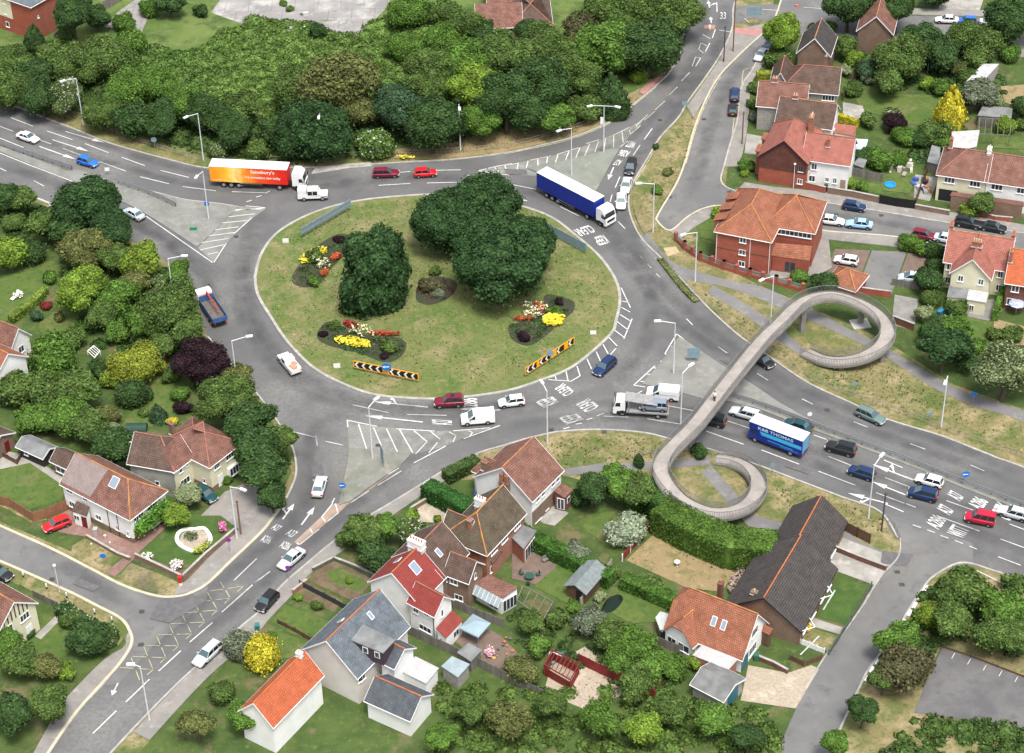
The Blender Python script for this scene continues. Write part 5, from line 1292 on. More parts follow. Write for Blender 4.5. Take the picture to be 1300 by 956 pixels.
q=MB();q.abox(x0+9.5,x0+14.4,-.45,.45,.7,1.05);q.build('tractor_chassis',PLAS,t,origin=(0,0,0))
for s in(-1,1):wheel(t,x0+11.6,s*1.0,.5,.5)
place(t,731,252.5,85,44,lift=1.9)
# ---- box lorry
t=thing('box_lorry',(0,0,0),'blue box lorry with pale roof and lettering on the dual carriageway','lorry')
BL=mat('deep_blue_panel',(.012,.03,.26),(.010,.024,.2),1.4,.4);BLL=mat('light_blue_panel',(.05,.42,.68),rough=.4)
q=MB();q.abox(-4.2,3.6,-1.25,1.25,.75,3.75);q.abox(3.602,5.2,-1.25,1.25,2.5,3.75);bx_=q.build('box_body',BL,t,origin=(0,0,0))
q=MB();q.abox(-4.24,5.24,-1.29,1.29,3.752,3.82);q.build('roof',mat('grubby_cream_roof',(.66,.66,.62),(.56,.57,.54),1,.5),t,origin=(0,0,0))
for s in(-1,1):
 q=MB();y=s*1.262;x=[(-4.1,1.95),(2.9,1.95),(3.3,2.62),(-4.1,2.62)];q.face([(a_,y,z_)for a_,z_ in x]);q.build('side_band',BLL,bx_,origin=(0,0,0))
 q=MB();st=-1 if s>0 else 1
 put_text(q,'K&B THOMAS',(3.6 if s>0 else-3.2,s*1.268,2.85),((-6.2 if s>0 else 6.2),0,0),(0,0,.58));q.build('lettering',mat('pale_blue_lettering',(.45,.68,.78),rough=.5),bx_,origin=(0,0,0))
 q=MB();q.abox(-2.6,1.8,y-.004,y+.004,1.35,1.45);q.abox(-3.6,-.4,y-.004,y+.004,1.1,1.16);q.build('side_stripe',BLL,bx_,origin=(0,0,0))
 q=MB();q.abox(-4.27,-4.2,s*.95-.2,s*.95+.2,.9,1.15);q.build('tail_light',TL,t,origin=(0,0,0))
 wheel(t,-2.2,s*1.02,.46,.4);wheel(t,4.1,s*1.08,.46,.26)
q=MB();q.abox(-4.23,-4.201,-1.1,1.1,1.2,3.6);q.build('rear_shutter',mat('shutter_blue',(.16,.36,.52),(.12,.3,.46),2,.4),t,origin=(0,0,0))
q=MB();q.abox(-4.0,4.6,-.5,.5,.5,.75);q.build('chassis',PLAS,t,origin=(0,0,0))
prof=[(3.62,.55),(3.62,2.48),(5.0,2.48),(5.35,1.6),(5.4,.5)]
q=MB();Lr=[(x,1.15,z)for x,z in prof];Rr=[(x,-1.15,z)for x,z in prof]
for i in range(5):j=(i+1)%5;q.face([Rr[i],Rr[j],Lr[j],Lr[i]])
q.face(Lr);q.face(Rr[::-1]);c=q.build('cab',PAINT,t,origin=(0,0,0),color=(.012,.03,.2))
q=MB();q.face([(5.05,-1.0,2.4),(5.05,1.0,2.4),(5.34,1.0,1.7),(5.34,-1.0,1.7)]);q.build('windscreen',GLASS,c,origin=(0,0,0))
for s in(-1,1):q=MB();q.face([(4.9,s*1.16,1.65),(4.1,s*1.16,1.65),(4.1,s*1.16,2.3),(4.8,s*1.16,2.3)]);q.build('side_window',GLASS,c,origin=(0,0,0))
place(t,992.5,554.5,-50,-19,lift=2.0);t.scale=(.9,.9,.92)
# ---- tipper lorry
t=thing('tipper_lorry',(0,0,0),'blue tipper lorry with open body and red crane arm on the left side road','lorry');BLT=mat('tipper_blue',(.03,.09,.26),(.06,.12,.25),2,.5);RUST=mat('rusty_bed',(.16,.13,.11),(.09,.08,.075),1.5,.8)
q=MB();q.abox(-4.2,4.1,-.45,.45,.7,1.05);q.build('chassis',PLAS,t,origin=(0,0,0));cab(t,2.3,CABW,2.75,2.4,1.9,False)
q=MB()
for y in(-1.2,1.14):q.abox(-4.2,1.9,y,y+.06,1.1,1.95)
q.abox(-4.26,-4.2,-1.2,1.2,1.1,1.95);q.abox(1.9,1.96,-1.2,1.2,1.1,2.3);body=q.build('tipper_body',BLT,t,origin=(0,0,0))
q=MB();q.abox(-4.2,1.9,-1.14,1.14,1.08,1.2);q.build('bed_floor',RUST,body,origin=(0,0,0))
q=MB();q.abox(2.0,2.25,-.9,.9,1.05,2.2);q.tube((2.1,-.2,2.2),(1.9,-.2,2.9),.12);q.tube((2.0,-.2,2.85),(-2.6,-.35,2.15),.14,.1);q.tube((1.0,-.2,2.6),(-1.0,-.3,2.5),.07);q.build('crane_arm',mat('crane_red',(.42,.05,.03),rough=.5),t,origin=(0,0,0))
for x in(-3.1,-1.8):
 for s in(-1,1):wheel(t,x,s*.98,.5,.42)
for s in(-1,1):q=MB();q.abox(-4.3,-4.26,s*.85-.15,s*.85+.15,.8,.95);q.build('tail_light',TL,t,origin=(0,0,0))
place(t,267.5,390,-23,-34,lift=1.3)
# ---- recovery lorry with a car on it
t=thing('recovery_lorry',(0,0,0),'white recovery lorry with raised upper deck at the lower right of the roundabout','lorry');GREYM=mat('deck_metal',(.30,.30,.29),(.22,.22,.21),2,.6)
q=MB();q.abox(-3.9,3.2,-.45,.45,.45,.75);q.build('chassis',PLAS,t,origin=(0,0,0));cab(t,2.2,CABW,2.6,2.2,1.75,False)
q=MB();q.abox(-4.1,2.0,-1.15,1.15,.78,.92);q.abox(-4.1,2.0,-1.2,-1.15,.8,1.05);q.abox(-4.1,2.0,1.15,1.2,.8,1.05);q.build('lower_deck',GREYM,t,origin=(0,0,0))
q=MB();q.box((-.1,0,2.62),(2.35,0,.28),(0,1.08,0),(0,0,.06))
for s in(-1,1):
 q.tube((1.6,s*1.05,.9),(1.7,s*1.05,2.8),.06);q.tube((-.6,s*1.05,.9),(-.2,s*1.05,2.6),.05)
q.build('upper_deck',GREYM,t,origin=(0,0,0))
for x in(-2.6,):
 for s in(-1,1):wheel(t,x,s*.95,.38,.4)
q=MB();q.abox(1.95,2.15,-.9,.9,2.6,2.75);q.build('light_bar',mat('beacon_red',(.5,.05,.03),rough=.3),t,origin=(0,0,0))
place(t,813.5,516,-60,-4,lift=1.3);rl=t
cr_=dup(PROTOCAR['people_carrier']);setcol(cr_,CC['grey']);tag(cr_,'grey-blue car carried on the deck of the recovery lorry','car','cars on the roads')
a_=rl.rotation_euler.z;cr_.rotation_euler=rl.rotation_euler;cr_.location=(rl.location.x-math.cos(a_)*1.9,rl.location.y-math.sin(a_)*1.9,rl.location.z+.92)
# ---- pickups
def pickup(label,color,dbl,Hc=1.75,L=5.0,canopy=False):
 t=thing('pickup_truck',(0,0,0),label,'pickup');hw=.9;b=MB();xb=-L/2;xc=-.35 if not dbl else-.9
 b.abox(xb,L/2-.05,-hw,hw,.45,.95);b.abox(L/2-1.15,L/2,-hw,hw,.5,1.08)
 for y in(-hw,hw-.06):b.abox(xb,xc,y,y+.06,.95,1.25)
 b.abox(xb,xb+.06,-hw,hw,.95,1.25)
 pr=[(xc,.95),(xc+.05,Hc),(L/2-1.55,Hc),(L/2-1.15,1.08)];A=[(x,hw,z)for x,z in pr];C_=[(x,-hw,z)for x,z in pr]
 A=[(x,y*(.92 if z>1.2 else 1),z)for x,y,z in A];C_=[(x,y*(.92 if z>1.2 else 1),z)for x,y,z in C_]
 for i in range(3):b.face([C_[i],C_[i+1],A[i+1],A[i]])
 b.face(A);b.face(C_[::-1]);body=b.build('body',PAINT,t,origin=(0,0,0),color=color)
 q=MB();q.face([(L/2-1.2,-.8,1.14),(L/2-1.2,.8,1.14),(L/2-1.52,.76,Hc-.06),(L/2-1.52,-.76,Hc-.06)]);q.build('windscreen',GLASSB,t,origin=(0,0,0))
 for s in(-1,1):
  xe=L/2-1.6;n_=2 if dbl else 1;w_=(xe-xc-.1)/n_
  for k in range(n_):
   x=xc+.1+k*w_;q=MB();q.face([(x,s*.895,1.12),(x+w_-.08,s*.895,1.12),(x+w_-.08,s*.845,Hc-.12),(x,s*.845,Hc-.12)]);q.build('side_window',GLASS,t,origin=(0,0,0))
  q=MB();q.abox(L/2-.02,L/2+.02,s*.68-.12,s*.68+.12,.72,.9);q.build('headlight',HL,t,origin=(0,0,0))
  q=MB();q.abox(xb-.02,xb+.01,s*.8-.07,s*.8+.07,.7,.95);q.build('tail_light',TL,t,origin=(0,0,0))
  for x in(-.29*L,.33*L):wheel(t,x,s*.82,.37,.24)
 q=MB();q.abox(xb-.02,L/2+.03,-hw-.005,hw+.005,.40,.5);q.build('trim',PLAS,t,origin=(0,0,0))
 return t
t=pickup('white double-cab off-road pickup below the orange lorry cab',CC['white'],True,1.98,5.0)
q=MB();q.abox(-2.45,-.98,-.88,.88,1.25,2.12);q.build('canopy',WHITEP,t,origin=(0,0,0))
q=MB()
for x in(-.7,-.1,.6):q.tube((x,-.75,2.08),(x,.75,2.08),.03)
for s in(-1,1):q.tube((-.8,s*.75,2.1),(.75,s*.75,2.1),.03)
q.build('roof_rack',STEEL,t,origin=(0,0,0));place(t,397,246,60,-2,lift=1.0)
t=pickup('white flatbed pickup loaded with orange barriers on the left of the roundabout',CC['white'],False,1.75,4.9)
q=MB();q.box((-1.5,.1,1.05),(.7,.1,0),(-.03,.3,0),(0,0,.12));q.box((-.8,-.4,1.1),(.3,.2,0),(-.2,.25,0),(0,0,.14));q.build('load',mat('orange_load',(.6,.16,.05),(.5,.3,.2),4,.6),t,origin=(0,0,0))
q=MB();q.box((-1.2,-.2,1.12),(.55,.3,0),(-.1,.14,0),(0,0,.08));q.build('tools',mat('tool_grey',(.45,.42,.38),(.2,.2,.2),5,.6),t,origin=(0,0,0))
place(t,367.5,462.5,-20,-24,lift=.7)
# ------------------------------------------------------------------ buildings
TILE_BR=brick('brown_tiles',(.135,.088,.068),(.10,.068,.055),(.045,.032,.028),.33,.30,.03,var=.35)
TILE_RB=brick('red_brown_tiles',(.235,.115,.085),(.18,.095,.075),(.07,.04,.035),.33,.30,.03,var=.4)
TILE_OR=brick('orange_clay_tiles',(.34,.135,.08),(.27,.11,.066),(.12,.05,.035),.30,.28,.03,var=.32)
TILE_RED=brick('bright_red_tiles',(.27,.052,.042),(.22,.046,.04),(.10,.03,.027),.33,.30,.025,var=.12)
TILE_BRT=brick('bright_orange_tiles',(.47,.125,.055),(.38,.105,.048),(.2,.05,.03),.33,.30,.025,var=.2)
TILE_PK=brick('pink_clay_tiles',(.38,.145,.11),(.31,.12,.092),(.14,.06,.05),.30,.28,.03,var=.28)
TILE_DK=brick('dark_concrete_tiles',(.085,.075,.07),(.068,.06,.057),(.03,.027,.027),.33,.32,.04,var=.25)
TILE_OL=brick('mossy_tiles',(.125,.095,.065),(.095,.078,.052),(.045,.037,.03),.30,.28,.03,var=.38)
TILE_GR=brick('faded_grey_tiles',(.27,.215,.20),(.235,.19,.18),(.14,.11,.105),.33,.30,.02,var=.15)
SLATE=brick('slate',(.145,.165,.185),(.115,.135,.155),(.055,.06,.07),.32,.26,.02,var=.35)
SLATE_D=brick('dark_slate',(.095,.105,.12),(.08,.088,.1),(.04,.045,.05),.32,.26,.02,var=.3)
BR_OR=brick('orange_brick',(.36,.13,.075),(.28,.10,.06),(.30,.24,.20),.225,.075,.010,var=.2)
BR_RED=brick('red_brick',(.36,.085,.05),(.29,.07,.045),(.28,.16,.12),.225,.075,.010,var=.18)
BR_BR=brick('brown_brick',(.22,.14,.095),(.17,.11,.08),(.25,.2,.16),.225,.075,.010,var=.22)
BR_DK=brick('dark_red_brick',(.17,.068,.05),(.13,.055,.042),(.17,.12,.1),.225,.075,.010,var=.18)
HANG=brick('hung_tiles',(.15,.06,.045),(.12,.05,.04),(.06,.03,.025),.3,.2,.02,var=.2)
W_WHITE=mat('white_render',(.80,.80,.78),(.68,.68,.65),.6,.85,lo=.4,hi=.8)
W_CREAM=mat('cream_render',(.66,.63,.46),(.56,.53,.38),.5,.85,lo=.4,hi=.8)
W_PINK=mat('pale_pink_render',(.62,.58,.54),(.52,.49,.46),.5,.85,lo=.4,hi=.8)
W_GREY=mat('stained_grey_render',(.33,.33,.29),(.20,.20,.175),.45,.9,lo=.4,hi=.7)
W_PEB=mat('pebbledash',(.34,.33,.30),(.24,.23,.21),3,.95)
TIMB=mat('brown_timber',(.13,.075,.045),(.09,.055,.035),2.5,.8,stretch=(1,1,.2));TIMG=mat('weathered_timber',(.20,.185,.165),(.13,.12,.105),2.0,.85,stretch=(1,1,.2))
TIMR=mat('red_stained_timber',(.22,.028,.025),(.16,.022,.02),2,.7);TIMO=mat('orange_brown_fence_wood',(.27,.13,.07),(.2,.10,.055),2,.8)
RIDGE_O=mat('lichened_ridge',(.50,.22,.06),(.28,.13,.07),1.2,.9);RIDGE_T=mat('terracotta_ridge',(.34,.14,.09),(.24,.11,.08),1.5,.9);RIDGE_D=mat('dark_ridge',(.09,.075,.07),rough=.9)
RIDGE_R=mat('red_ridge',(.46,.15,.05),(.34,.11,.05),1.5,.9)
UPVC=mat('white_window_frame',(.78,.78,.77),rough=.4);PANE=mat('window_pane',(.035,.045,.055),rough=.06,spec=.8);POT=mat('terracotta_pot',(.42,.15,.08),rough=.8);POTC=mat('cream_pot',(.55,.47,.32),rough=.8)
DOORR=mat('red_door',(.14,.012,.016),rough=.5);DOORB=mat('brown_door',(.16,.07,.035),rough=.5);TEALD=mat('teal_garage_door',(.03,.13,.18),rough=.5)
FELT=mat('grey_roof_felt',(.21,.215,.215),(.13,.135,.135),.6,.9);FELTP=mat('pale_flat_roof',(.46,.46,.45),(.36,.36,.36),.9,.8);LEADG=mat('blue_grey_glass_roof',(.30,.36,.38),(.24,.29,.31),1,.3)
SKYL=mat('skylight_glass',(.22,.27,.33),rough=.12,spec=.8)
class House:
 def __init__(s,name,label,A,ze,cat='house'):
  a=P(*A,ze);s.t=thing(name,(a.x,a.y,0),label,cat);s.w=[]
 def wing(s,A,B,C,ze,rh,wall,roof,e0='g',e1='g',ridge=None,over=.32,plinth=None,gut=UPVC,depth=None):
  w=Wing(s.t,A,B,C,ze,rh,wall,roof,e0,e1,ridge,over,plinth,gut);s.w.append(w);return w
class Wing:
 def __init__(s,t,A,B,C,ze,rh,wall,roof,e0,e1,ridge,over,plinth,gut):
  s.t=t;A,B,C=P(*A,ze),P(*B,ze),P(*C,ze)
  u=(B-A);s.L=u.length;u.normalize();v=Vector((-u.y,u.x,0));d=(C-B).dot(v)
  if d<0:v=-v;d=-d
  s.W=d;s.A,s.u,s.v=A,u,v;s.ze,s.rh=ze,rh;L,W=s.L,s.W;A0=Vector((A.x,A.y,0))
  def pt(a,b,z):return A0+u*a+v*b+Vector((0,0,z))
  s.pt=pt;b=MB()
  for(p,q)in(((0,0),(L,0)),((L,0),(L,W)),((L,W),(0,W)),((0,W),(0,0))):b.face([pt(*p,0),pt(*q,0),pt(*q,ze),pt(*p,ze)])
  hf={'g':0,'h':.5*W*.9,'j':.2*W};i0,i1=hf[e0],hf[e1]
  jz=ze+rh*.6
  for e,x in((e0,0),(e1,L)):
   if e=='g':b.face([pt(x,0,ze),pt(x,W,ze),pt(x,W/2,ze+rh)])
   if e=='j':b.face([pt(x,0,ze),pt(x,W,ze),pt(x,W*.7,jz),pt(x,W*.3,jz)])
  s.wall=b.build('wall',wall,t)
  o=over;sl=rh/(W/2);zo=ze-o*sl*.6+.02;th=.10;zr=ze+rh+.05
  R0,R1=pt(i0 if e0!='g' else-o,W/2,zr),pt(L-i1 if e1!='g' else L+o,W/2,zr)
  E=[pt(-o,-o,zo),pt(L+o,-o,zo),pt(L+o,W+o,zo),pt(-o,W+o,zo)]
  faces=[]
  def sidep(xa,xb,near):
   """roof plane incl. half-hip notches"""
   e_a,e_b=(E[0],E[1])if near else(E[3],E[2]);y=.3 if near else.7
   pts=[e_a,e_b]
   if e1=='j':pts.append(pt(L+o,W*y,jz+.05))
   pts.append(R1);pts.append(R0)
   if e0=='j':pts.append(pt(-o,W*y,jz+.05))
   return pts
  faces.append(sidep(0,0,True));faces.append(sidep(0,0,False))
  if e0=='h':faces.append([E[0],E[3],R0])
  if e1=='h':faces.append([E[1],E[2],R1])
  if e0=='j':faces.append([pt(-o,W*.3,jz+.05),pt(-o,W*.7,jz+.05),R0])
  if e1=='j':faces.append([pt(L+o,W*.3,jz+.05),pt(L+o,W*.7,jz+.05),R1])
  b=MB();dn=Vector((0,0,-th))
  for f in faces:
   p0=f[0];n=(f[1]-f[0]).cross(f[-1]-f[0]).normalized()
   if n.z<0:n=-n
   a=Vector((0,0,1)).cross(n).normalized();c=n.cross(a);uv=[((p-A0).dot(a),(p-A0).dot(c))for p in f]
   b.face(f,uv);b.face([p+dn for p in f],uv)
   for i in range(len(f)):q,r=f[i],f[(i+1)%len(f)];b.face([q,r,r+dn,q+dn])
  s.roof=b.build('roof',roof,t)
  if ridge is not None:
   b=MB();up=Vector((0,0,.05));b.tube(R0+up,R1+up,.10,n=6)
   if e0=='h':b.tube(R0+up,E[0]+up,.10,n=6);b.tube(R0+up,E[3]+up,.10,n=6)
   if e1=='h':b.tube(R1+up,E[1]+up,.10,n=6);b.tube(R1+up,E[2]+up,.10,n=6)
   b.build('ridge_tiles',ridge,s.roof)
   s.roof_fix()
  if gut is not None:
   b=MB()
   for q,r in((E[0],E[1]),(E[3],E[2])):b.tube(q+Vector((0,0,-.08)),r+Vector((0,0,-.08)),.07,n=6)
   for e,k0,k1 in((e0,0,3),(e1,1,2)):
    if e=='h':b.tube(E[k0]+Vector((0,0,-.08)),E[k1]+Vector((0,0,-.08)),.07,n=6)
    if e=='g':
     R=R0 if k0==0 else R1
     for k in(k0,k1):
      q,r=E[k]+Vector((0,0,-.1)),R+Vector((0,0,-.1));d_=(r-q)/2;b.box((q+r)/2,d_,s.u*.02,Vector((0,0,.11)))
   b.build('gutters_and_bargeboards',gut,t)
  if plinth:
   m,h=plinth;b=MB();k=.03
   P4=[pt(-k,-k,0),pt(L+k,-k,0),pt(L+k,W+k,0),pt(-k,W+k,0)]
   b.prism([(p.x,p.y)for p in P4],0,h);b.build('brick_plinth',m,t)
 def roof_fix(s):
  # children of the roof mesh: its origin equals the thing's base
  for ch in s.roof.children:pass
 def frame(s,face):
  L,W=s.L,s.W
  return{0:(s.pt(0,0,0),s.u,-s.v,L),1:(s.pt(L,0,0),s.v,s.u,W),2:(s.pt(0,W,0),s.u,s.v,L),3:(s.pt(0,0,0),s.v,-s.u,W)}[face]
 def win(s,face,f,z,w=1.3,h=1.15,n=2,door=None,bay=False):
  o,d,nrm,ln=s.frame(face);c=o+d*(ln*f)+Vector((0,0,z));up=Vector((0,0,1));b=MB()
  dep=.5 if bay else.03
  if door is not None:
   b.box(c+nrm*.02,d*w/2,nrm*.03,up*h/2);b.build('door',door,s.t);return
  b.box(c+nrm*dep/2,d*w/2,nrm*(dep/2+.01),up*h/2)
  wi=b.build('window',UPVC,s.t);b=MB();pw=(w-.12)/n
  for k in range(n):
   cc=c+d*(-w/2+.06+pw*(k+.5))+nrm*(dep+.014);b.face([cc-d*(pw/2-.05)-up*(h/2-.09),cc+d*(pw/2-.05)-up*(h/2-.09),cc+d*(pw/2-.05)+up*(h/2-.09),cc-d*(pw/2-.05)+up*(h/2-.09)])
  b.build('pane',PANE,s.t.__class__ and wi,origin=s.t.location)
  b=MB();b.box(c+nrm*(dep/2+.06)-up*(h/2+.04),d*(w/2+.06),nrm*(dep/2+.06),up*.035);b.build('sill',UPVC,wi,origin=s.t.location)
 def chim(s,u,v,h=1.3,w=.5,l=.8,pots=2,m=None,along='v',potm=None,cap=None):
  z0=s.ze-.2;zt=s.ze+s.rh+h;a,b_=(s.u,s.v)if along=='u' else(s.v,s.u);c=s.pt(s.L*u,s.W*v,0)
  b=MB();b.box(c+Vector((0,0,(z0+zt)/2)),a*l/2,b_*w/2,Vector((0,0,(zt-z0)/2)));b.box(c+Vector((0,0,zt-.05)),a*(l/2+.06),b_*(w/2+.06),Vector((0,0,.1)))
  ch=b.build('chimney',m or BR_OR,s.roof,origin=s.t.location);b=MB()
  for k in range(pots):q=c+a*((k+.5)/pots-.5)*(l-.1);b.tube(q+Vector((0,0,zt)),q+Vector((0,0,zt+.45)),.12,.10,8)
  b.build('chimney_pots',potm or POT,s.t,origin=s.t.location)
  b=MB();b.box(c+Vector((0,0,max(s.ze+s.rh*(1-abs(v-.5)*2),s.ze)+.05)),a*(l/2+.1),b_*(w/2+.12),Vector((0,0,.06)));b.build('lead_flashing',FELTP,s.t)
 def sky(s,side,u,t,w=.8,l=1.1,m=None):
  """rooflight: side 0 near slope, 1 far; u along, t up the slope"""
  y=(t*.5 if side==0 else 1-t*.5)*s.W;z=s.ze+s.rh*t+.1;sg=1 if side==0 else-1
  up=(s.v*sg*(s.W/2)+Vector((0,0,s.rh))).normalized();n=up.cross(s.u).normalized()
  if n.z<0:n=-n
  c=s.pt(s.L*u,y,z)+n*.03;b=MB();b.box(c,s.u*w/2,up*l/2,n*.06);f=b.build('rooflight',UPVC,s.t);b=MB();b.box(c+n*.064,s.u*(w/2-.07),up*(l/2-.07),n*.004);b.build('rooflight_glass',m or SKYL,f,origin=s.t.location)
 def lean(s,*a,**k):return lean(s.t,*a,**k)
def lean(t,pts,z,wall,roof,over=.12,zs=None,name='extension'):
 """flat or sloping roofed part: four roof-corner pixels and a height each"""
 zs=zs or[z]*len(pts);Q=[P(*p,zz)for p,zz in zip(pts,zs)];c=sum((q for q in Q),Vector())/len(Q);b=MB()
 In=[q+(c-q).normalized()*.2 for q in Q];n=len(Q)
 for i in range(n):
  q,r=In[i],In[(i+1)%n];b.face([(q.x,q.y,0),(r.x,r.y,0),(r.x,r.y,r.z-.05),(q.x,q.y,q.z-.05)])
 w=b.build('extension_wall' if t else name,wall,t);b=MB();d=Vector((0,0,-.12));b.face(Q);b.face([q+d for q in Q])
 for i in range(n):q,r=Q[i],Q[(i+1)%n];b.face([q,r,r+d,q+d])
 b.build('extension_roof',roof,t);return Q
def leanwin(t,Q,i,f,z,w=1.2,h=1.0,n=2,door=None):
 q,r=Q[i],Q[(i+1)%4];q,r=Vector((q.x,q.y,0)),Vector((r.x,r.y,0));c0=sum((Vector((k.x,k.y,0))for k in Q),Vector())/4;d=(r-q).normalized();nn=Vector((-d.y,d.x,0))
 if nn.dot((q+r)/2-c0)<0:nn=-nn
 c=q.lerp(r,f)+Vector((0,0,z))-nn*.10;up=Vector((0,0,1));b=MB();b.box(c,d*w/2,nn*.05,up*h/2);wi=b.build('door' if door else 'window',door or UPVC,t)
 if not door:
  b=MB();pw=(w-.1)/n
  for k in range(n):cc=c+d*(-w/2+.05+pw*(k+.5))+nn*.055;b.face([cc-d*(pw/2-.05)-up*(h/2-.08),cc+d*(pw/2-.05)-up*(h/2-.08),cc+d*(pw/2-.05)+up*(h/2-.08),cc-d*(pw/2-.05)+up*(h/2-.08)])
  b.build('pane',PANE,wi,origin=t.location)
def H_(label,A,ze,name='house',cat='house'):return House(name,label,A,ze,cat)
# children of roofs/windows are built with world vertices minus the thing's base, and their parents sit at that base
_orig_build=MB.build
def _build(s,name,mats,parent=None,origin=None,color=None,smooth=False):
 if origin is None:origin=root_loc(parent)if parent is not None else(0,0,0)
 return link(name,s.mesh(name,mats,origin,smooth),parent,color)
MB.build=_build
# 1 white house with round bed garden
h=H_('white rendered house with patched brown and grey roof beside the round stone flower bed',(79,613),4.7)
w=h.wing((79,613.4),(164.7,657.4),(210,623),4.7,2.9,W_WHITE,TILE_RB,'g','h',RIDGE_O,plinth=(BR_BR,.9))
for f,z,ww in((.1,4.0,1.2),(.33,4.0,.9),(.93,1.4,.5)):w.win(0,f,z,ww,.9)
for f,z,ww,hh in((.5,1.6,1.1,.9),(.78,1.5,.6,.8),(.1,1.5,1.1,1.0)):w.win(0,f,z,ww,hh)
for f in(.22,.62):w.win(1,f,3.9,1.9,1.0,4)
w.win(1,.62,1.5,2.2,1.4,4,bay=True);w.win(1,.12,1.1,.9,2.0,door=DOORB);w.sky(0,.62,.72,1.3,1.6)
b=MB() # faded patch of replaced tiles on the left half
p=[w.pt(w.L*a_,w.W*.5*t_,w.ze+w.rh*t_+.13)for a_,t_ in((-.015,0.0),(.42,0),(.47,.98),(-.015,.98))];b.face(p);b.build('faded_tiles',TILE_GR,w.roof)
for a_ in(.66,.80):
 b=MB();b.tube(w.pt(w.L*a_,-.08,0),w.pt(w.L*a_,-.08,4.6),.05,n=6);b.build('drainpipe',PLAS,h.t)
Q=lean(h.t,[(97.3,635.4),(114,643.5),(109.8,655),(90.7,648)],2.6,W_WHITE,TILE_BR,zs=[3.2,3.2,2.5,2.5]);leanwin(h.t,Q,2,.75,1.4,1.0,.8);leanwin(h.t,Q,2,.25,1.05,.9,1.9,door=DOORR)
h=H_('brown roofed garden outhouse beside the black shed',(66,583),2.6,'outhouse','outbuilding')
w=h.wing((66,584),(96,598),(118,586),2.5,1.2,BR_BR,TILE_BR,'g','g',None);w.win(0,.5,1.3,3.4,1.0,4)
# 2 cream house
h=H_('cream house with stained grey side wall beside the dark roadside trees',(266,591),5.0)
w=h.wing((265.7,591.2),(304.5,561.2),(242,533),5.0,2.9,W_CREAM,TILE_RB,'h','h',RIDGE_T,plinth=(BR_BR,1.0));w.win(0,.22,4.1,1.2,1.1,3);w.win(0,.68,4.1,2.1,1.1,4);w.win(0,.70,1.6,2.4,1.4,4,bay=True);w.win(0,.28,1.2,1.0,2.0,door=UPVC);w.win(3,.15,1.6,.5,.8,1)
w2=h.wing((220.3,596.4),(164,586.8),(207,553),5.0,2.7,W_GREY,TILE_BR,'h','g',RIDGE_T)
w2.win(0,.42,2.0,.7,.8,1)
w3=h.wing((220.3,596.4),(243,579),(216,566),5.01,2.72,W_CREAM,TILE_RB,'h','g',None,plinth=(BR_BR,.5));w3.win(0,.5,1.7,1.9,1.1,3);w3.win(0,.35,4.0,.7,.7,1);w3.win(0,.7,4.2,.6,.5,1)
w.chim(.3,.95,-.6,.5,.8,2,BR_BR)
# 3 white gabled house
h=H_('white gabled house with mottled red roof and a square of new tiles',(675,634),5.0)
w=h.wing((675,634),(712.3,596.9),(642,568),5.0,3.7,W_WHITE,TILE_RB,'g','g',RIDGE_O);w.win(3,.5,6.2,1.3,1.0,2)
for f in(.2,.38,.72,.88):w.win(0,f,4.0,.8,.8,2)
w.win(0,.2,1.2,1.6,2.0,2);w.win(0,.5,1.4,.8,1.7,2)
b=MB();b.box(w.pt(w.L*.5,-.02,1.3),w.u*w.L*.495,w.v*.03,Vector((0,0,1.3)));b.build('brick_lower_wall',BR_BR,h.t)
b=MB();cc=[w.pt(w.L*a_,w.W*.5*t_,w.ze+w.rh*t_+.07)for a_,t_ in((.47,.52),(.62,.52),(.62,.72),(.47,.72))];b.face(cc);b.build('new_tile_patch',mat('new_tile_red',(.38,.07,.05)),w.roof)
b=MB();c=w.pt(-.35,w.W*.46,0);b.box(c+Vector((0,0,3.2)),w.v*.75,w.u*.3,Vector((0,0,3.2)));ch=b.build('chimney',BR_BR,h.t);b=MB()
for k in(-1,1):b.box(c+w.v*.42*k+Vector((0,0,7.0)),w.v*.24,w.u*.24,Vector((0,0,.7)));b.tube(c+w.v*.42*k+Vector((0,0,7.6)),c+w.v*.42*k+Vector((0,0,7.95)),.13,n=8)
b.build('chimney_pots',BR_OR,h.t)
w.chim(.12,.9,-1.4,.6,.9,2,BR_BR)
w2=h.wing((622,604),(602,596),(616,582),4.4,1.6,W_WHITE,TILE_RB,'g','h',RIDGE_T)
Q=lean(h.t,[(713.7,613),(727.6,621.7),(717.4,632),(702.7,623.2)],2.8,BR_DK,TILE_RB,zs=[3.4,2.7,2.7,3.4]);leanwin(h.t,Q,2,.4,1.3,1.1,1.9,2);leanwin(h.t,Q,1,.5,1.6,.7,1.0,1)
# 4 mossy brown hipped house
h=H_('orange brick house with mossy brown hipped roof and grey flat-roofed extension',(617,702),5.0)
w=h.wing((617.2,702),(664.9,651),(612,629),5.0,3.2,BR_OR,TILE_OL,'h','g',RIDGE_O);w.chim(.55,.62,.6,.8,1.3,3,W_WHITE);w.chim(.15,.5,.2,.5,.5,1)
for f in(.2,.48,.82):w.win(0,f,4.1,1.5,1.1,3)
w.win(0,.14,1.3,1.1,1.1);w.win(3,.7,3.8,1.0,1.0)
w2=h.wing((590,690),(561,678),(572,652),4.9,2.6,BR_OR,TILE_OL,'g','g',RIDGE_T)
Q=lean(h.t,[(645.6,678.6),(660.7,665),(681.6,673.6),(665,697)],2.9,BR_OR,FELT);leanwin(h.t,Q,2,.5,1.2,3.0,2.0,4)
lean(h.t,[(617,709),(630,697),(638,700),(626,715)],2.6,BR_OR,TILE_BR,zs=[3.3,3.3,2.5,2.5])
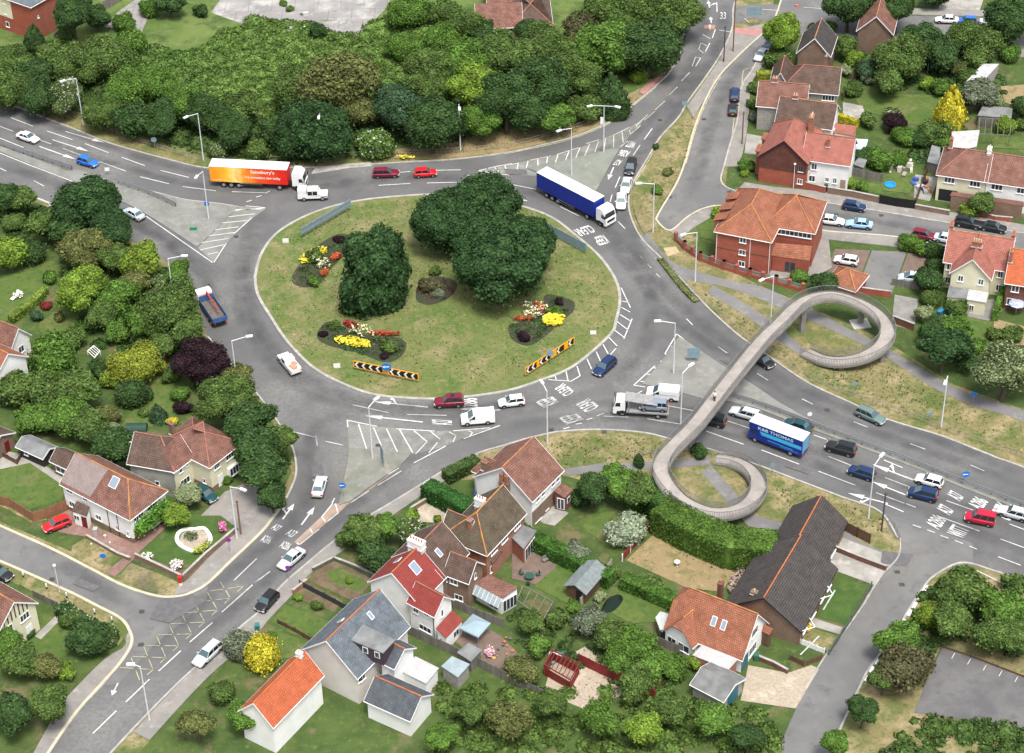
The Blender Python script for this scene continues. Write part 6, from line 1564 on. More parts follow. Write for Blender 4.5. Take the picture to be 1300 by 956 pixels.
# 5 semi pair
h=H_('left half of the semi-detached pair, white walls under a plain bright red roof',(531,764),5.0)
w=h.wing((531,764.5),(562,732.8),(498,709.8),5.0,3.4,W_WHITE,TILE_RED,'g','g',RIDGE_R);w.sky(0,.55,.66,1.2,1.7);w.sky(1,.6,.55,.9,1.1)
w2=h.wing((520,763),(551,779.6),(572,760),5.0,1.9,W_WHITE,TILE_RED,'g','g',RIDGE_T);w2.win(0,.25,4.0,.9,1.0);w2.win(0,.68,4.2,.8,.6);w2.win(0,.6,1.5,2.0,.9,3);w2.win(1,.45,4.0,.5,1.2,1)
b=MB();b.tube(w2.pt(w2.L-.1,-.08,0),w2.pt(w2.L-.1,-.08,4.9),.05,n=6);b.build('drainpipe',PLAS,h.t)
Q=lean(h.t,[(553.5,797.4),(573.8,774.5),(587.8,787),(566,810)],2.5,W_WHITE,TILE_RED,zs=[3.3,3.3,2.4,2.4]);leanwin(h.t,Q,2,.4,1.3,1.2,1.0)
h=H_('right half of the semi-detached pair, brown tiled roof over brick rear wing',(563,732),5.0)
w=h.wing((562.6,732.2),(592,701.5),(528,678.5),5.0,3.4,BR_BR,TILE_BR,'g','g',RIDGE_T);w.sky(0,.35,.5,.7,1.2);w.chim(.02,.53,.9,1.0,2.2,5,W_WHITE,'v');w.win(0,.25,4.1,1.4,1.1,2)
w2=h.wing((566,727),(594,737.5),(615,717),5.0,2.0,BR_BR,TILE_BR,'g','g',RIDGE_T);w2.win(0,.35,4.0,1.2,1.0);w2.win(1,.5,4.4,.5,.9,1);w2.win(0,.55,1.4,1.3,.9)
Q=lean(h.t,[(600.4,739.7),(620.5,729.6),(658,745.5),(637,759.7)],2.8,W_WHITE,TILE_RB,zs=[3.0,3.3,3.3,3.0]);leanwin(h.t,Q,2,.5,1.3,2.4,1.9,4);leanwin(h.t,Q,3,.3,1.3,1.6,1.8,2);leanwin(h.t,Q,3,.7,1.3,1.8,1.2,3)
b=MB();q=[Q[3]+Vector((0,0,-.05)),Q[0]+Vector((0,0,-.05))];n=(q[0]-q[1]).normalized();pr=Vector((n.y,-n.x,0));pr=pr if pr.y<0 else-pr
b.face([q[0],q[1],q[1]+pr*.9+Vector((0,0,-1.0)),q[0]+pr*.9+Vector((0,0,-1.0))]);b.build('glazed_slope',LEADG,h.t)
b=MB()
for k in range(8):p0=q[0].lerp(q[1],k/7);b.tube(p0+Vector((0,0,.03)),p0+pr*.9+Vector((0,0,-.97)),.03,n=4)
b.build('glazing_bars',UPVC,h.t)
# 6 slate house
h=H_('large pale-walled house with blue-grey slate roof, red ridge and grey dormer',(453,858),5.0)
w=h.wing((453,858),(516.7,795),(450.7,761),5.0,3.9,W_PINK,SLATE,'g','g',RIDGE_R);w.sky(0,.32,.40,.8,1.2,mat('pink_grey_glass',(.32,.27,.32),rough=.15));w.sky(0,.68,.72,.6,1.1);w.sky(1,.45,.6,.6,1.1);w.win(0,.1,3.9,1.0,1.0);w.win(0,.04,4.0,.5,.9,1)
Q=[P(445.6,812.6,7.6),P(461,792.3,7.9),P(501.5,812.6,7.6),P(486.3,829,7.3)];b=MB();b.face(Q);b.face([q-Vector((0,0,.15))for q in Q])
for i in range(4):b.face([Q[i],Q[(i+1)%4],Q[(i+1)%4]-Vector((0,0,.15)),Q[i]-Vector((0,0,.15))])
dm=b.build('dormer_roof',FELT,h.t);c0=sum(Q,Vector())/4;In=[q.lerp(c0,.07)for q in Q];b=MB()
for i in range(4):q,r=In[i],In[(i+1)%4];b.face([q-Vector((0,0,.15)),r-Vector((0,0,.15)),Vector((r.x,r.y,5.0)),Vector((q.x,q.y,5.0))])
b.build('dormer_wall',mat('dark_purple_hung_tile',(.06,.04,.055),(.045,.03,.04),3),h.t)
a_,b_=In[0],In[3];d=(b_-a_);d.z=0;d.normalize();nn=Vector((d.y,-d.x,0));nn=nn if nn.y<0 else-nn
for f in(.42,.82):
 cc=a_.lerp(b_,f)-Vector((0,0,.85))+nn*.03;b=MB();b.box(cc,d*.38,nn*.04,Vector((0,0,.5)));wi=b.build('window',UPVC,h.t);b=MB();b.box(cc+nn*.045,d*.28,nn*.004,Vector((0,0,.4)));b.build('pane',PANE,wi)
w2=h.wing((484,838),(500,846),(524,822),5.0,1.5,W_WHITE,SLATE_D,'g','g',RIDGE_R)
Q=lean(h.t,[(463,838),(478,822),(486,826),(471,845)],3.4,W_PINK,SLATE,zs=[3.0,3.6,3.6,3.0])
# 7 orange roofed house bottom left
h=H_('house with bright orange roof at the bottom edge beside the slate one',(407,857),5.0)
w=h.wing((346,920),(407,857),(368,838),5.0,2.6,W_WHITE,TILE_BRT,'g','g',RIDGE_R);w.chim(.92,.5,.7,.5,.7,1,W_WHITE,potm=POTC)
# 8 rear slate range and flat roofs
h=H_('dark slate roofed rear building with orange ridge at the bottom edge',(470,890),3.0,'rear_building','outbuilding')
h.wing((466,888),(520,912),(548,882),3.2,1.8,W_WHITE,SLATE_D,'g','g',RIDGE_R)
h=H_('flat-roofed garage block with stained pale concrete roof behind the slate house',(506,850),2.6,'garage_block','garage');lean(h.t,[(506.5,850.7),(527,833),(557.3,848),(541,868)],2.6,W_WHITE,FELTP)
h=H_('small lean-to with grey glass roof beside the garage block',(560,845),2.3,'lean_to','outbuilding');lean(h.t,[(560,845.6),(573.8,833),(596.6,843),(581.4,860)],2.3,W_PEB,LEADG)
h=H_('dark grey felt-roofed shed below the patio canopy',(600,818),2.2,'garden_shed','shed');lean(h.t,[(580,828),(595,816),(612,825),(598,840)],2.1,TIMG,FELT)
# 9 chalet bungalow
h=H_('white chalet bungalow with sweeping orange-red roof and two rooflights',(846,797),2.7)
w=h.wing((846.5,796.6),(941.5,834.6),(987.7,796.6),2.7,4.6,W_WHITE,TILE_OR,'j','g',RIDGE_O);w.sky(0,.54,.50,.7,1.3);w.sky(0,.67,.50,.7,1.3);w.win(1,.5,4.2,1.7,1.3,3);w.win(1,.45,1.4,2.0,1.4,4);w.win(1,.14,1.1,1.9,2.0,door=TEALD);w.chim(.42,.84,.4,.6,.7,1,BR_DK)
w2=h.wing((908,793),(878.5,819),(842,802),2.6,2.7,W_WHITE,TILE_OR,'h','j',RIDGE_O);w2.win(1,.3,1.3,1.8,1.2,2);w2.win(1,.75,1.4,1.4,1.0,2)
Q=lean(h.t,[(893.8,816),(937.7,836),(924.6,850),(879,831.5)],2.5,BR_OR,FELTP)
Q=lean(h.t,[(967.7,791.5),(981.5,797.7),(977,806),(966,800.8)],2.6,TIMB,TILE_OR,zs=[3.2,3.2,2.4,2.4])
h2=H_('small conservatory with pale ribbed roof at the chalet bungalow corner',(840,787),2.4,'conservatory','conservatory');lean(h2.t,[(832,784),(838,776),(852,780),(848,796),(838,800)],2.4,PANE,mat('polycarbonate_roof',(.42,.45,.44),(.5,.5,.45),2,.4),zs=[2.1,2.3,2.8,2.6,2.1])
h=H_('grey-roofed garage in front of the chalet bungalow at the bottom edge',(880,853),2.4,'garage','garage');w=h.wing((880,868),(918,888),(952,866),2.4,.9,W_PEB,mat('asbestos_roof',(.20,.20,.20),(.13,.135,.13),.8,.9),'g','g',None);w.win(1,.5,1.1,2.3,2.0,door=TEALD)
# 10 dark bungalow
h=H_('long brown-brick bungalow with dark tiled roof and bright orange ridge',(1016,799),2.8)
w=h.wing((1016,799.5),(1060,722),(973,685.5),2.8,3.6,BR_BR,TILE_DK,'g','g',RIDGE_R,gut=PLAS)
w2=h.wing((1046,712),(1072.5,662),(1010,640),2.75,3.1,BR_BR,TILE_DK,'g','g',RIDGE_R,gut=PLAS)
for f in(.15,.4,.65,.85):w.win(0,f,1.5,1.5,1.1,3)
w.win(0,.52,1.1,.9,2.0,door=DOORB);w.win(3,.6,1.5,.8,.9,1);w.chim(.10,.68,-.9,.6,.8,1,BR_BR,potm=POTC);w2.win(0,.5,1.4,2.2,1.6,2)
for f in(.1,.62):
 b=MB();c=w.pt(w.L*f,-.3,2.75)
 for sg in(-1,1):b.tube(c+w.u*sg*1.3,c-w.v*1.2+Vector((0,0,.1)),.06,n=6)
 b.build('porch_brackets',UPVC,h.t)
# 11 bottom-left house
h=H_('cream house with half-timbered gable at the left edge by the road corner',(44,764),4.8)
w=h.wing((-40,718),(44,765),(-4,803),4.8,2.8,W_CREAM,TILE_RB,'g','g',RIDGE_O);w.win(1,.3,3.9,1.6,1.1,3);w.win(1,.75,3.9,1.8,1.1,3);w.win(1,.25,1.1,1.0,2.0,door=UPVC);w.win(1,.7,1.5,2.0,1.3,3,bay=True);w.win(0,.9,4,.8,.9)
b=MB()
for k in range(7):
 y=w.W*(.2+.1*k);zt=w.ze+w.rh*(1-abs(y/w.W-.5)*2)-.1;b.box((w.pt(w.L+.05,y,(w.ze+zt)/2)),w.u*.03,w.v*.08,Vector((0,0,max(.05,(zt-w.ze)/2))))
b.build('gable_timbers',mat('dark_timber',(.06,.045,.035)),h.t)
# 12 left edge houses
h=H_('white gable end with orange roof at the left edge below the tiled one',(32,452),4.6);w=h.wing((32,452),(-30,424),(-70,452),4.6,2.6,W_WHITE,TILE_OR,'g','g',RIDGE_O)
h=H_('red-brown roofed house with white dormered wall at the left edge',(34,422),3.4);w=h.wing((36,424),(-30,398),(-50,416),3.2,2.4,W_WHITE,TILE_RB,'g','g',RIDGE_T);w.win(0,.2,2.2,1.4,1.0);w.win(3,.5,1.6,1.2,1.2)
h=H_('small brown-roofed brick annexe at the left edge',(15,548),2.6,'annexe','outbuilding');w=h.wing((16,549),(-40,527),(-70,552),2.6,1.4,BR_BR,TILE_BR,'g','g',None);w.win(3,.3,1.1,.9,1.9,door=DOORR)
h=H_('black timber shed with grey felt roof in the left garden',(52,578),2.1,'garden_shed','shed');w=h.wing((23,566),(54,580),(68.5,567),2.0,.7,mat('black_boards',(.035,.03,.028)),FELT,'g','g',None);w.win(0,.3,1.2,.8,.6,1)
# 13 flats
h=H_('three-storey red brick and cream flats in the top left corner',(39,8),7.4,'block_of_flats','flats')
w=h.wing((39,8),(82,-16),(20,-34),7.4,2.6,BR_RED,SLATE,'h','h',None);b=MB();b.box(w.pt(-.03,w.W*.72,5.2),w.u*.03,w.v*w.W*.27,Vector((0,0,2.1)));b.build('cream_cladding',W_CREAM,h.t)
for z in(1.5,4.2,6.4):w.win(3,.6,z,.9,1.1,1);w.win(3,.85,z,.9,1.1,1)
w.win(0,.75,1.5,1.0,2.1,door=PLAS);w.win(0,.15,4.6,.4,.5,1)
# 14 top-centre bungalows
h=H_('brown tiled bungalow with hipped roof at the top centre',(610,34),2.8);w=h.wing((606,35),(662,33),(662,4),2.8,2.6,BR_DK,TILE_RB,'g','g',None);w2=h.wing((650,32),(700,30),(700,-8),2.9,3.0,BR_DK,TILE_BR,'h','h',RIDGE_T);w2.win(0,.8,1.5,1.4,1.1)
h=H_('smaller brown roof behind the bungalow at the top centre edge',(640,8),2.8);h.wing((620,8),(665,6),(665,-18),2.8,2.4,BR_DK,TILE_RB,'g','g',None)
# 15-19 service road houses
h=H_('brick house with dark gabled roof and orange ridge by the service road junction',(1053,70),5.0);w=h.wing((1053,70),(1061,46),(1021,44),5.0,3.2,BR_BR,TILE_DK,'g','g',RIDGE_O);w.win(0,.5,4.0,1.2,1.0)
h=H_('brick gabled house with red-brown roof and a green climber near the top street',(1132,42),5.0);w=h.wing((1132.6,42),(1138,20),(1096,14),5.0,3.2,BR_BR,TILE_RB,'g','g',RIDGE_O);w.win(0,.6,4.0,1.2,1.0)
h=H_('long dark-roofed house with pale rendered rear, behind the pebbledash one',(995,112),4.6);w=h.wing((992,113),(1062.7,119),(1070,92),4.4,3.0,W_PEB,TILE_BR,'h','g',RIDGE_T);w.chim(.72,.95,.2,.5,.5,1,BR_BR,potm=POTC);w.win(0,.85,3.4,2.2,1.1,4);w3=h.wing((1002,112),(1008,86),(984,84),4.5,3.1,W_PEB,TILE_BR,'g','h',RIDGE_T)
h=H_('grey pebbledash house with brown roof and twin-pot chimney on the service road',(962,133),5.0);w=h.wing((962,133),(1022,138),(1028,113),5.0,2.8,W_PEB,TILE_RB,'g','g',RIDGE_T);w.chim(.3,.5,.8,.6,1.0,2,BR_OR,'u',POTC);w.win(3,.3,3.8,.8,1.6,1)
h=H_('dark red-brown roofed house with a white end wall, between pebbledash and red gabled ones',(985,150),5.0);w=h.wing((986,153),(1055,163),(1062,138),5.0,2.8,W_WHITE,TILE_BR,'g','g',RIDGE_O);w.chim(.25,.5,.7,.5,.9,2,BR_OR,'u',POTC);w.win(1,.5,3.5,.8,1.0)
# 20 red gabled house
h=H_('large house with pink-red roofs, dark tile-hung brick gable and white rear wing',(1024,207),5.2)
w=h.wing((1024.5,207),(1043,166),(984,157),5.2,3.7,BR_RED,TILE_PK,'g','h',RIDGE_T,gut=PLAS);b=MB();q=[w.pt(-.04,0,2.9),w.pt(-.04,w.W,2.9),w.pt(-.04,w.W,5.2),w.pt(-.04,w.W/2,8.8),w.pt(-.04,0,5.2)];b.face(q);b.build('tile_hanging',HANG,h.t)
w2=h.wing((1020,201),(1078,209),(1086,182),5.2,3.0,W_WHITE,TILE_PK,'g','g',RIDGE_T);w2.chim(.48,.28,.3,.5,.6,1,BR_OR);w2.chim(.0,.9,1.6,.7,1.6,5,BR_OR,'v',POTC)
for f,z,ww,hh in((.25,3.9,1.0,1.2),(.22,1.5,1.1,1.2),(.55,1.7,.7,.9),(.72,1.7,.7,1.1)):w2.win(0,f,z,ww,hh)
w2.win(0,.9,1.1,.9,2.0,door=TAN);w.win(3,.12,1.4,.9,1.0);w.win(3,.12,3.9,.9,1.2)
for y in(.25,.62):
 b=MB();c=w.pt(w.L*y,w.W+.4,4.9);b.box(c,w.u*1.2,w.v*.8,Vector((0,0,.08)));b.box(c-Vector((0,0,2.4)),w.u*1.0,w.v*.6,Vector((0,0,2.3)));b.build('bay',TILE_OR,h.t)
Q=lean(h.t,[(1059,156),(1087,160),(1086,173),(1058,168)],2.6,W_WHITE,TILE_PK,zs=[3.4,3.4,2.6,2.6])
# 21 brick apartment building
h=H_('three-storey orange brick building with broad clay-tiled hipped roofs at the street corner',(978,305),6.8,'brick_building','building')
w=h.wing((978,305.5),(1005,252.5),(938,240),6.8,3.3,BR_RED,TILE_OR,'h','h',RIDGE_O)
for z in(1.4,3.6,5.9):w.win(3,.50,z,1.1,1.0,2)
w2=h.wing((972,285),(1033,294.5),(1049,257),6.75,3.5,BR_RED,TILE_OR,'h','h',RIDGE_O);w2.win(0,.60,5.9,5.6,1.0,8)
Q=lean(h.t,[(984,308),(1031,312),(1028,331),(979,324)],3.0,BR_RED,TILE_OR,zs=[4.6,4.6,3.0,3.0]);leanwin(h.t,Q,2,.8,1.2,2.0,2.2,door=DOORR);leanwin(h.t,Q,2,.2,1.2,2.0,2.2,door=DOORR);leanwin(h.t,Q,2,.5,1.2,1.8,2.0,2)
for k in range(3):
 c=w.pt(w.L*(.25+.25*k),w.W+.1,6.2);b=MB();b.box(c,w.u*.9,w.v*.9,Vector((0,0,.9)));b.face([c+w.u*a_+w.v*b_+Vector((0,0,z_))for a_,b_,z_ in((-1.1,1.1,.9),(1.1,1.1,.9),(1.1,-1.0,1.6),(-1.1,-1.0,1.6))]);b.build('dormer',TILE_OR,h.t)
for f in(.0,.36,.98):
 b=MB();b.tube(w.pt(-.08,w.W*f,0),w.pt(-.08,w.W*f,6.7),.05,n=6);b.build('drainpipe',UPVC,h.t)
b=MB();b.box(w.pt(-.02,w.W*.5,3.7),w.u*.03,w.v*w.W*.5,Vector((0,0,.06)));b.build('string_course',BR_DK,h.t)
h=H_('small garage with orange pyramid roof in the brown paved court',(1050,356),2.4,'garage','garage');h.wing((1050,357),(1085,368),(1092,347),2.4,1.7,BR_RED,TILE_OR,'h','h',RIDGE_O)
# 22 terraces
h=H_('left terraced house, cream and pebbledash under the broad brown roof',(1191,220),5.2);w=h.wing((1191,220.5),(1252,229.5),(1260,196),5.2,2.8,W_CREAM,TILE_RB,'h','g',RIDGE_T);w.chim(.95,.5,.9,.6,1.1,3,W_WHITE,'v',POTC)
for f in(.25,.78):w.win(0,f,4.3,1.8,1.1,3)
w.win(0,.75,1.5,1.8,1.3,3);w.win(0,.25,1.3,3.0,2.2,door=PLAS);w.chim(.12,.8,.2,.5,.6,1,BR_OR)
h=H_('right terraced house, white painted, under the broad brown roof at the right edge',(1253,230),5.2);w=h.wing((1252.6,229.6),(1330,241),(1338,207),5.2,2.8,W_WHITE,TILE_RB,'g','g',RIDGE_T)
for f,z in((.18,4.3),(.6,4.3),(.22,1.5)):w.win(0,f,z,1.9,1.1,3)
w.win(0,.45,1.1,1.0,2.0,door=UPVC)
Q=lean(h.t,[(1209,243),(1300,256),(1300,262),(1206,248)],2.8,BR_BR,TILE_RB,zs=[3.3,3.3,2.7,2.7])
# 23 cream house right
h=H_('cream house with red roof, front gable and cream-potted chimneys beside the parking court',(1199,330),5.0)
w=h.wing((1200,331),(1279,343),(1288,306),5.0,3.0,W_CREAM,TILE_PK,'g','g',RIDGE_O);w.chim(.0,.6,.6,.5,1.2,2,BR_OR,'v');w.chim(1,.6,.6,.5,1.2,2,BR_OR,'v')
w2=h.wing((1257,353),(1266,322),(1218,314),5.0,3.0,W_CREAM,TILE_PK,'g','g',RIDGE_T);w2.chim(.5,.5,1.0,.7,1.5,4,BR_OR,'v',POTC)
for f in(.25,.78):w2.win(3,1-f,4.0,.9,1.1,2)
w.win(0,.08,4.0,.9,1.2);w.win(0,.9,4.0,.9,1.2);w.win(0,.08,1.5,.9,1.2);w.win(0,.9,1.5,.9,1.2)
Q=lean(h.t,[(1205,363),(1230,367),(1227,379),(1202,377)],2.6,W_CREAM,FELT);Q=lean(h.t,[(1230,367),(1255,371),(1252,384),(1227,380)],2.7,W_CREAM,FELTP);leanwin(h.t,Q,2,.7,1.2,.8,1.0)
h=H_('brick house with bright orange roof at the right edge beside the cream house',(1278,358),5.0);w=h.wing((1278,358),(1345,368),(1355,326),5.0,3.1,BR_DK,TILE_BRT,'g','g',RIDGE_O);w.win(0,.18,4.0,1.2,1.2);w.win(0,.15,1.5,1.6,1.2);w.chim(.0,.3,.8,.5,.7,1,BR_OR)
# 25 outbuildings
for lab,pts,z,wl_,rf in(('grey flat-roofed garages behind the golden conifer',[(1226.8,103),(1247.7,81),(1268.6,81),(1250,101)],2.5,W_PEB,FELTP),
      ('dark flat-roofed garden store by the right-hand pergola',[(1241,146.5),(1247.7,134),(1285.6,137),(1284,150)],2.3,TIMG,FELT),
      ('pale flat-roofed garage below the golden conifer',[(1208.5,167),(1243.8,165),(1240,186),(1206,193)],2.5,W_PEB,FELTP),
      ('narrow grey shed beside the cluttered yard',[(1177,205),(1183,184),(1194,187),(1192,209)],2.2,TIMG,FELT),
      ('small grey shed behind the pale blue canopy',[(1083,208),(1090,200),(1101,203),(1096,213)],2.0,TIMG,FELT)):
 h=H_(lab,pts[0],z,'outbuilding','outbuilding');lean(h.t,pts,z,wl_,rf)
h=H_('weathered wooden shed with grey roof beside the middle hedge',(743,752),2.1,'wooden_shed','shed');w=h.wing((743,752),(768,723),(744,714),2.1,.8,TIMB,mat('shed_felt',(.19,.22,.22),(.14,.165,.165),2,.9),'g','g',None,gut=None);w.win(3,.35,1.0,.8,1.8,door=PLAS)
h=H_('little red playhouse with teal roof under the left garden trees',(190,447),1.8,'playhouse','playhouse');h.wing((190,450),(203,455),(207,447),1.6,.7,TIMR,mat('teal_felt',(.03,.16,.15)),'g','g',None,gut=None)
# ------------------------------------------------------------------ footbridge
DECK=surf('bridge_deck',[(.33,.30,.275),(.26,.24,.22),(.38,.35,.32)],[(.5,.42,.62),(.8,.55,.7)]);BCON=mat('bridge_concrete',(.24,.225,.205),(.17,.16,.145),.6,.9);BRAIL=mat('bridge_railing',(.20,.20,.19),(.14,.14,.13),2,.6)
path=[(1022,447,.2),(1046,457,.7),(1070,459,1.2),(1096,453.5,1.8),(1117,442,2.3),(1127,426,2.8),(1122,409,3.2),(1106,394,3.6),(1083,382.5,4.0),(1057,376,4.4),(1031,379.5,4.8),(1012,390,5.1),(991,411,5.4),(965,437,5.5),(919,494,5.6),(884,539,5.5),(861,562,5.2),(843,583,4.9),(839,601,4.5),(850,621,4.0),(868,638,3.5),(895,650,3.0),(920,652,2.5),(942,646,2.0),(958,633,1.6),(963,615,1.1),(950,596,.7),(929,586,.35),(903,582.5,.12)]
sp=smooth([tuple(P(x,y,z))for x,y,z in path],7);sp=[Vector(p)for p in sp];sp=resample(sp,1.0)
br=thing('footbridge',(sp[0].x,sp[0].y,0),'concrete footbridge with spiral ramps crossing the dual carriageway on the right','footbridge')
hw_=1.12;L_,R_=[],[]
for i,p in enumerate(sp):
 d=sp[min(i+1,len(sp)-1)]-sp[max(i-1,0)];d.z=0;d.normalize();n=Vector((-d.y,d.x,0))*hw_;L_.append(p+n);R_.append(p-n)
b=MB();e=MB();up=lambda z:Vector((0,0,z))
for i in range(len(sp)-1):
 b.face([R_[i]+up(.01),R_[i+1]+up(.01),L_[i+1]+up(.01),L_[i]+up(.01)])
 c0,c1=sp[i],sp[i+1];q0,q1,w0,w1=R_[i],R_[i+1],L_[i],L_[i+1];k=1.10
 o=[c0+(q0-c0)*k,c1+(q1-c1)*k,c1+(w1-c1)*k,c0+(w0-c0)*k]
 for a_,d_ in((o[0],o[1]),(o[2],o[3])):e.face([a_+up(.12),d_+up(.12),d_-up(.32),a_-up(.32)])
 e.face([p-up(.32)for p in o]);e.face([o[0]+up(.12),o[1]+up(.12),q1+up(.12),q0+up(.12)]);e.face([o[3]+up(.12),o[2]+up(.12),w1+up(.12),w0+up(.12)])
 e.face([q0+up(.12),q1+up(.12),q1,q0]);e.face([w0+up(.12),w1+up(.12),w1,w0])
b.build('deck',DECK,br);e.build('edge_beams',BCON,br)
for side in(L_,R_):
 b=MB()
 for i in range(len(side)-1):
  a_,d_=side[i],side[i+1]
  for z,r in((1.25,.045),(.25,.03)):b.tube(a_+up(z),d_+up(z),r,n=4,cap=False)
  for k in range(5):q=a_.lerp(d_,k/5);b.box(q+up(.68),Vector((.022,0,0)),Vector((0,.022,0)),up(.52))
 b.build('railing',BRAIL,br)
for x,y,zt in((1018,421,4.5),(1092,411,3.5),(1119,459,1.9),(1067,468,.9),(877.5,573,5.0)):
 b=MB();c=P(x,y);b.box(c+up(zt/2),(.35,.15,0),(-.12,.28,0),up(zt/2));b.box(c+up(zt-.15),(1.2,.5,0),(-.12,.28,0),up(.2));b.build('column',BCON,br)
b=MB();c=P(1092,412);b.box(c+up(.1),(1.4,.2,0),(-.2,1.2,0),up(.1));b.build('column_base',mat('pale_base',(.4,.39,.36)),br)
# ------------------------------------------------------------------ street furniture
POLE=mat('lamp_post_grey',(.66,.68,.70),(.56,.58,.60),3,.5);POLED=mat('dark_pole',(.07,.06,.055),rough=.8);POLEB=mat('brown_wooden_pole',(.20,.11,.075),(.15,.085,.06),3,.85);LAMPW=mat('lamp_head',(.70,.71,.72),rough=.35)
def lamp(bx,by,arms,label,h=9.4):
 c=P(bx,by);t=thing('street_lamp',c,label,'street lamp','street lamps around the junction');b=MB();b.tube((0,0,0),(0,0,1.6),.13,.12,8);b.tube((0,0,1.6),(0,0,h),.10,.065,8);b.build('pole',POLE,t,origin=(0,0,0))
 top=P(bx,by,0);top.z=h
 for dx,dy in arms:
  # arm in a real horizontal direction whose far end rises a little
  s=scale_at(by);vx,vy=dx/s,-(dy+(6 if dy<0 else 0))/s/.62;L=math.hypot(vx,vy)or 1;L2=min(2.3,max(.8,L));v=Vector((vx,vy,0))/L*L2;e_=Vector((0,0,h))+v+Vector((0,0,.45))
  b=MB();b.tube((0,0,h-.05),e_,.07,.06,6);b.build('arm',POLE,t,origin=(0,0,0))
  b=MB();d=v.normalized();n=Vector((-d.y,d.x,0));b.box(e_+d*.3,d*.5,n*.2,Vector((0,0,.1)));b.box(e_+d*.1,d*.2,n*.11,Vector((0,0,.11)));b.build('lamp_head',LAMPW,t,origin=(0,0,0))
for a in((106,158,[(-14,7)],'leftmost tall lamp behind the upper left carriageway'),(258.4,203.6,[(-12,8)],'lamp at the kerb just behind the orange lorry trailer'),(265,278.5,[(-5,10)],'lamp on the upper left splitter island'),
  (411,203,[(0,9)],'lamp in front of the domed dark oak'),(584.7,192,[(1,9)],'lamp on the dry bank at top centre'),(725.5,223,[(-14,6)],'lamp beside the rear of the blue trailer lorry'),
  (766.4,194,[(-16,3),(17,6)],'twin-headed lamp with a small flag sign on the hatched area'),(829,295,[(-19,2)],'lamp on the narrow verge right of the queueing cars'),(882.4,357.7,[(-18,6)],'lamp on the verge below the brick building'),
  (978,414,[(-16,8)],'lamp beside the upper end of the footbridge'),(855,474.6,[(-20,0)],'lamp at the tip of the right-hand splitter island'),(864,539,[(10,-12)],'lamp beside the white van near the footbridge'),
  (695,562,[(-5,-13)],'lamp on the dry verge above the white gabled house'),(473,582.4,[(8,-12)],'lamp on the lower splitter island'),(302,497,[(20,-8)],'lamp right of the copper beech'),
  (222,391,[(19,-6)],'lamp rising from the trees near the blue tipper lorry'),(1102.5,658,[(10,-14)],'lamp between lanes and bungalow verge at lower right'),(1194.6,543,[(-6,10)],'lamp on the grass at the right beside the path'),
  (301,684.5,[(15,6)],'lamp by the driveway of the cream house'),(190,915,[(-4,-6)],'lamp at the bottom edge below the yellow box marking')):lamp(*a)
for bx,by,h,m,lab,cat in((930.6,66,11,POLEB,'tall reddish brown pole at the top of the narrow verge','pole'),(918.7,79,7.5,POLED,'dark slim pole beside the road at the top','pole'),(942,183,6.5,POLEB,'brown pole at the service road pavement','pole'),
       (1119,674,6.8,POLED,'dark pole on the corner verge by the side road','pole'),(306,679,6.2,POLEB,'brown telegraph pole beside the driveway lamp','pole')):
 c=P(bx,by);t=thing('utility_pole',c,lab,cat);b=MB();b.tube((0,0,0),(0,0,h),.13,.10,8);b.build('pole',m,t,origin=(0,0,0));b=MB();b.box((0,0,h-.3),(.25,0,0),(0,.05,0),(0,0,.05));b.build('crossarm',m,t,origin=(0,0,0))
for bx,by,h,lab in((75.6,751.7,4.6,'short lamp on the verge of the lower left side road'),(1007,239,4.6,'short lamp against the red gabled house')):
 c=P(bx,by);t=thing('street_lamp',c,lab,'street lamp');b=MB();b.tube((0,0,0),(0,0,h),.07,.05,8);b.build('pole',POLE,t,origin=(0,0,0));b=MB();b.lathe((0,0,h),[(.05,0),(.22,.1),(.2,.28),(0,.34)],10);b.build('lamp_head',LAMPW,t,origin=(0,0,0))
# signs
SGREY=mat('sign_back',(.22,.31,.35),(.18,.26,.30),1.5,.5);BLUES=mat('sign_blue',(.01,.16,.55),rough=.4);ORNG=mat('sign_orange',(.85,.36,.01),rough=.45);BLK=mat('sign_black',(.012,.012,.012),rough=.5);WHT=mat('sign_white',(.78,.78,.78),rough=.5);GRNS=mat('sign_green',(.01,.25,.10),rough=.5)
def board(name,label,p0,p1,z0,z1,m,cat='sign',posts=4,edge=None):
 a,c=P(*p0),P(*p1);d=(c-a);L=d.length;d.normalize();n=Vector((d.y,-d.x,0))
 if n.y>0:n=-n
 t=thing(name,a,label,cat);b=MB();mid=(a+c)/2;b.box(mid+up((z0+z1)/2),d*L/2,n*.03,up((z1-z0)/2));b.build('board',m,t)
 for k in range(posts):
  q=a+d*L*(k+.5)/posts-n*.08;b=MB();b.tube(q,q+up(z1-.1),.05,n=6);b.build('post',STEEL,t)
 return t,a,d,n,L
def chevrons(label,p0,p1,z0,z1,gaps):
 t,a,d,n,L=board('chevron_sign',label,p0,p1,z0,z1,ORNG,'chevron sign',8)
 for g0,g1 in gaps:
  u0,u1=L*g0,L*g1;hz=(z1-z0);zc=(z0+z1)/2;bh=hz/2-.14;b=MB();b.face([a+d*u+n*.036+up(z)for u,z in((u0+.14,zc-bh),(u1-.14,zc-bh),(u1-.14,zc+bh),(u0+.14,zc+bh))]);bk=b.build('black_panel',BLK,t)
  k=max(1,round((u1-u0-.3)/1.15));st=(u1-u0-.3)/k;b=MB()
  for j in range(k):
   x=u0+.2+j*st;w=.32;tip=.38
   for sg in(-1,1):b.face([a+d*xx+n*.042+up(zz)for xx,zz in((x,zc),(x+w,zc),(x+w+tip,zc+sg*bh*.96),(x+tip,zc+sg*bh*.96))])
  b.build('chevrons',WHT,bk)
 return t
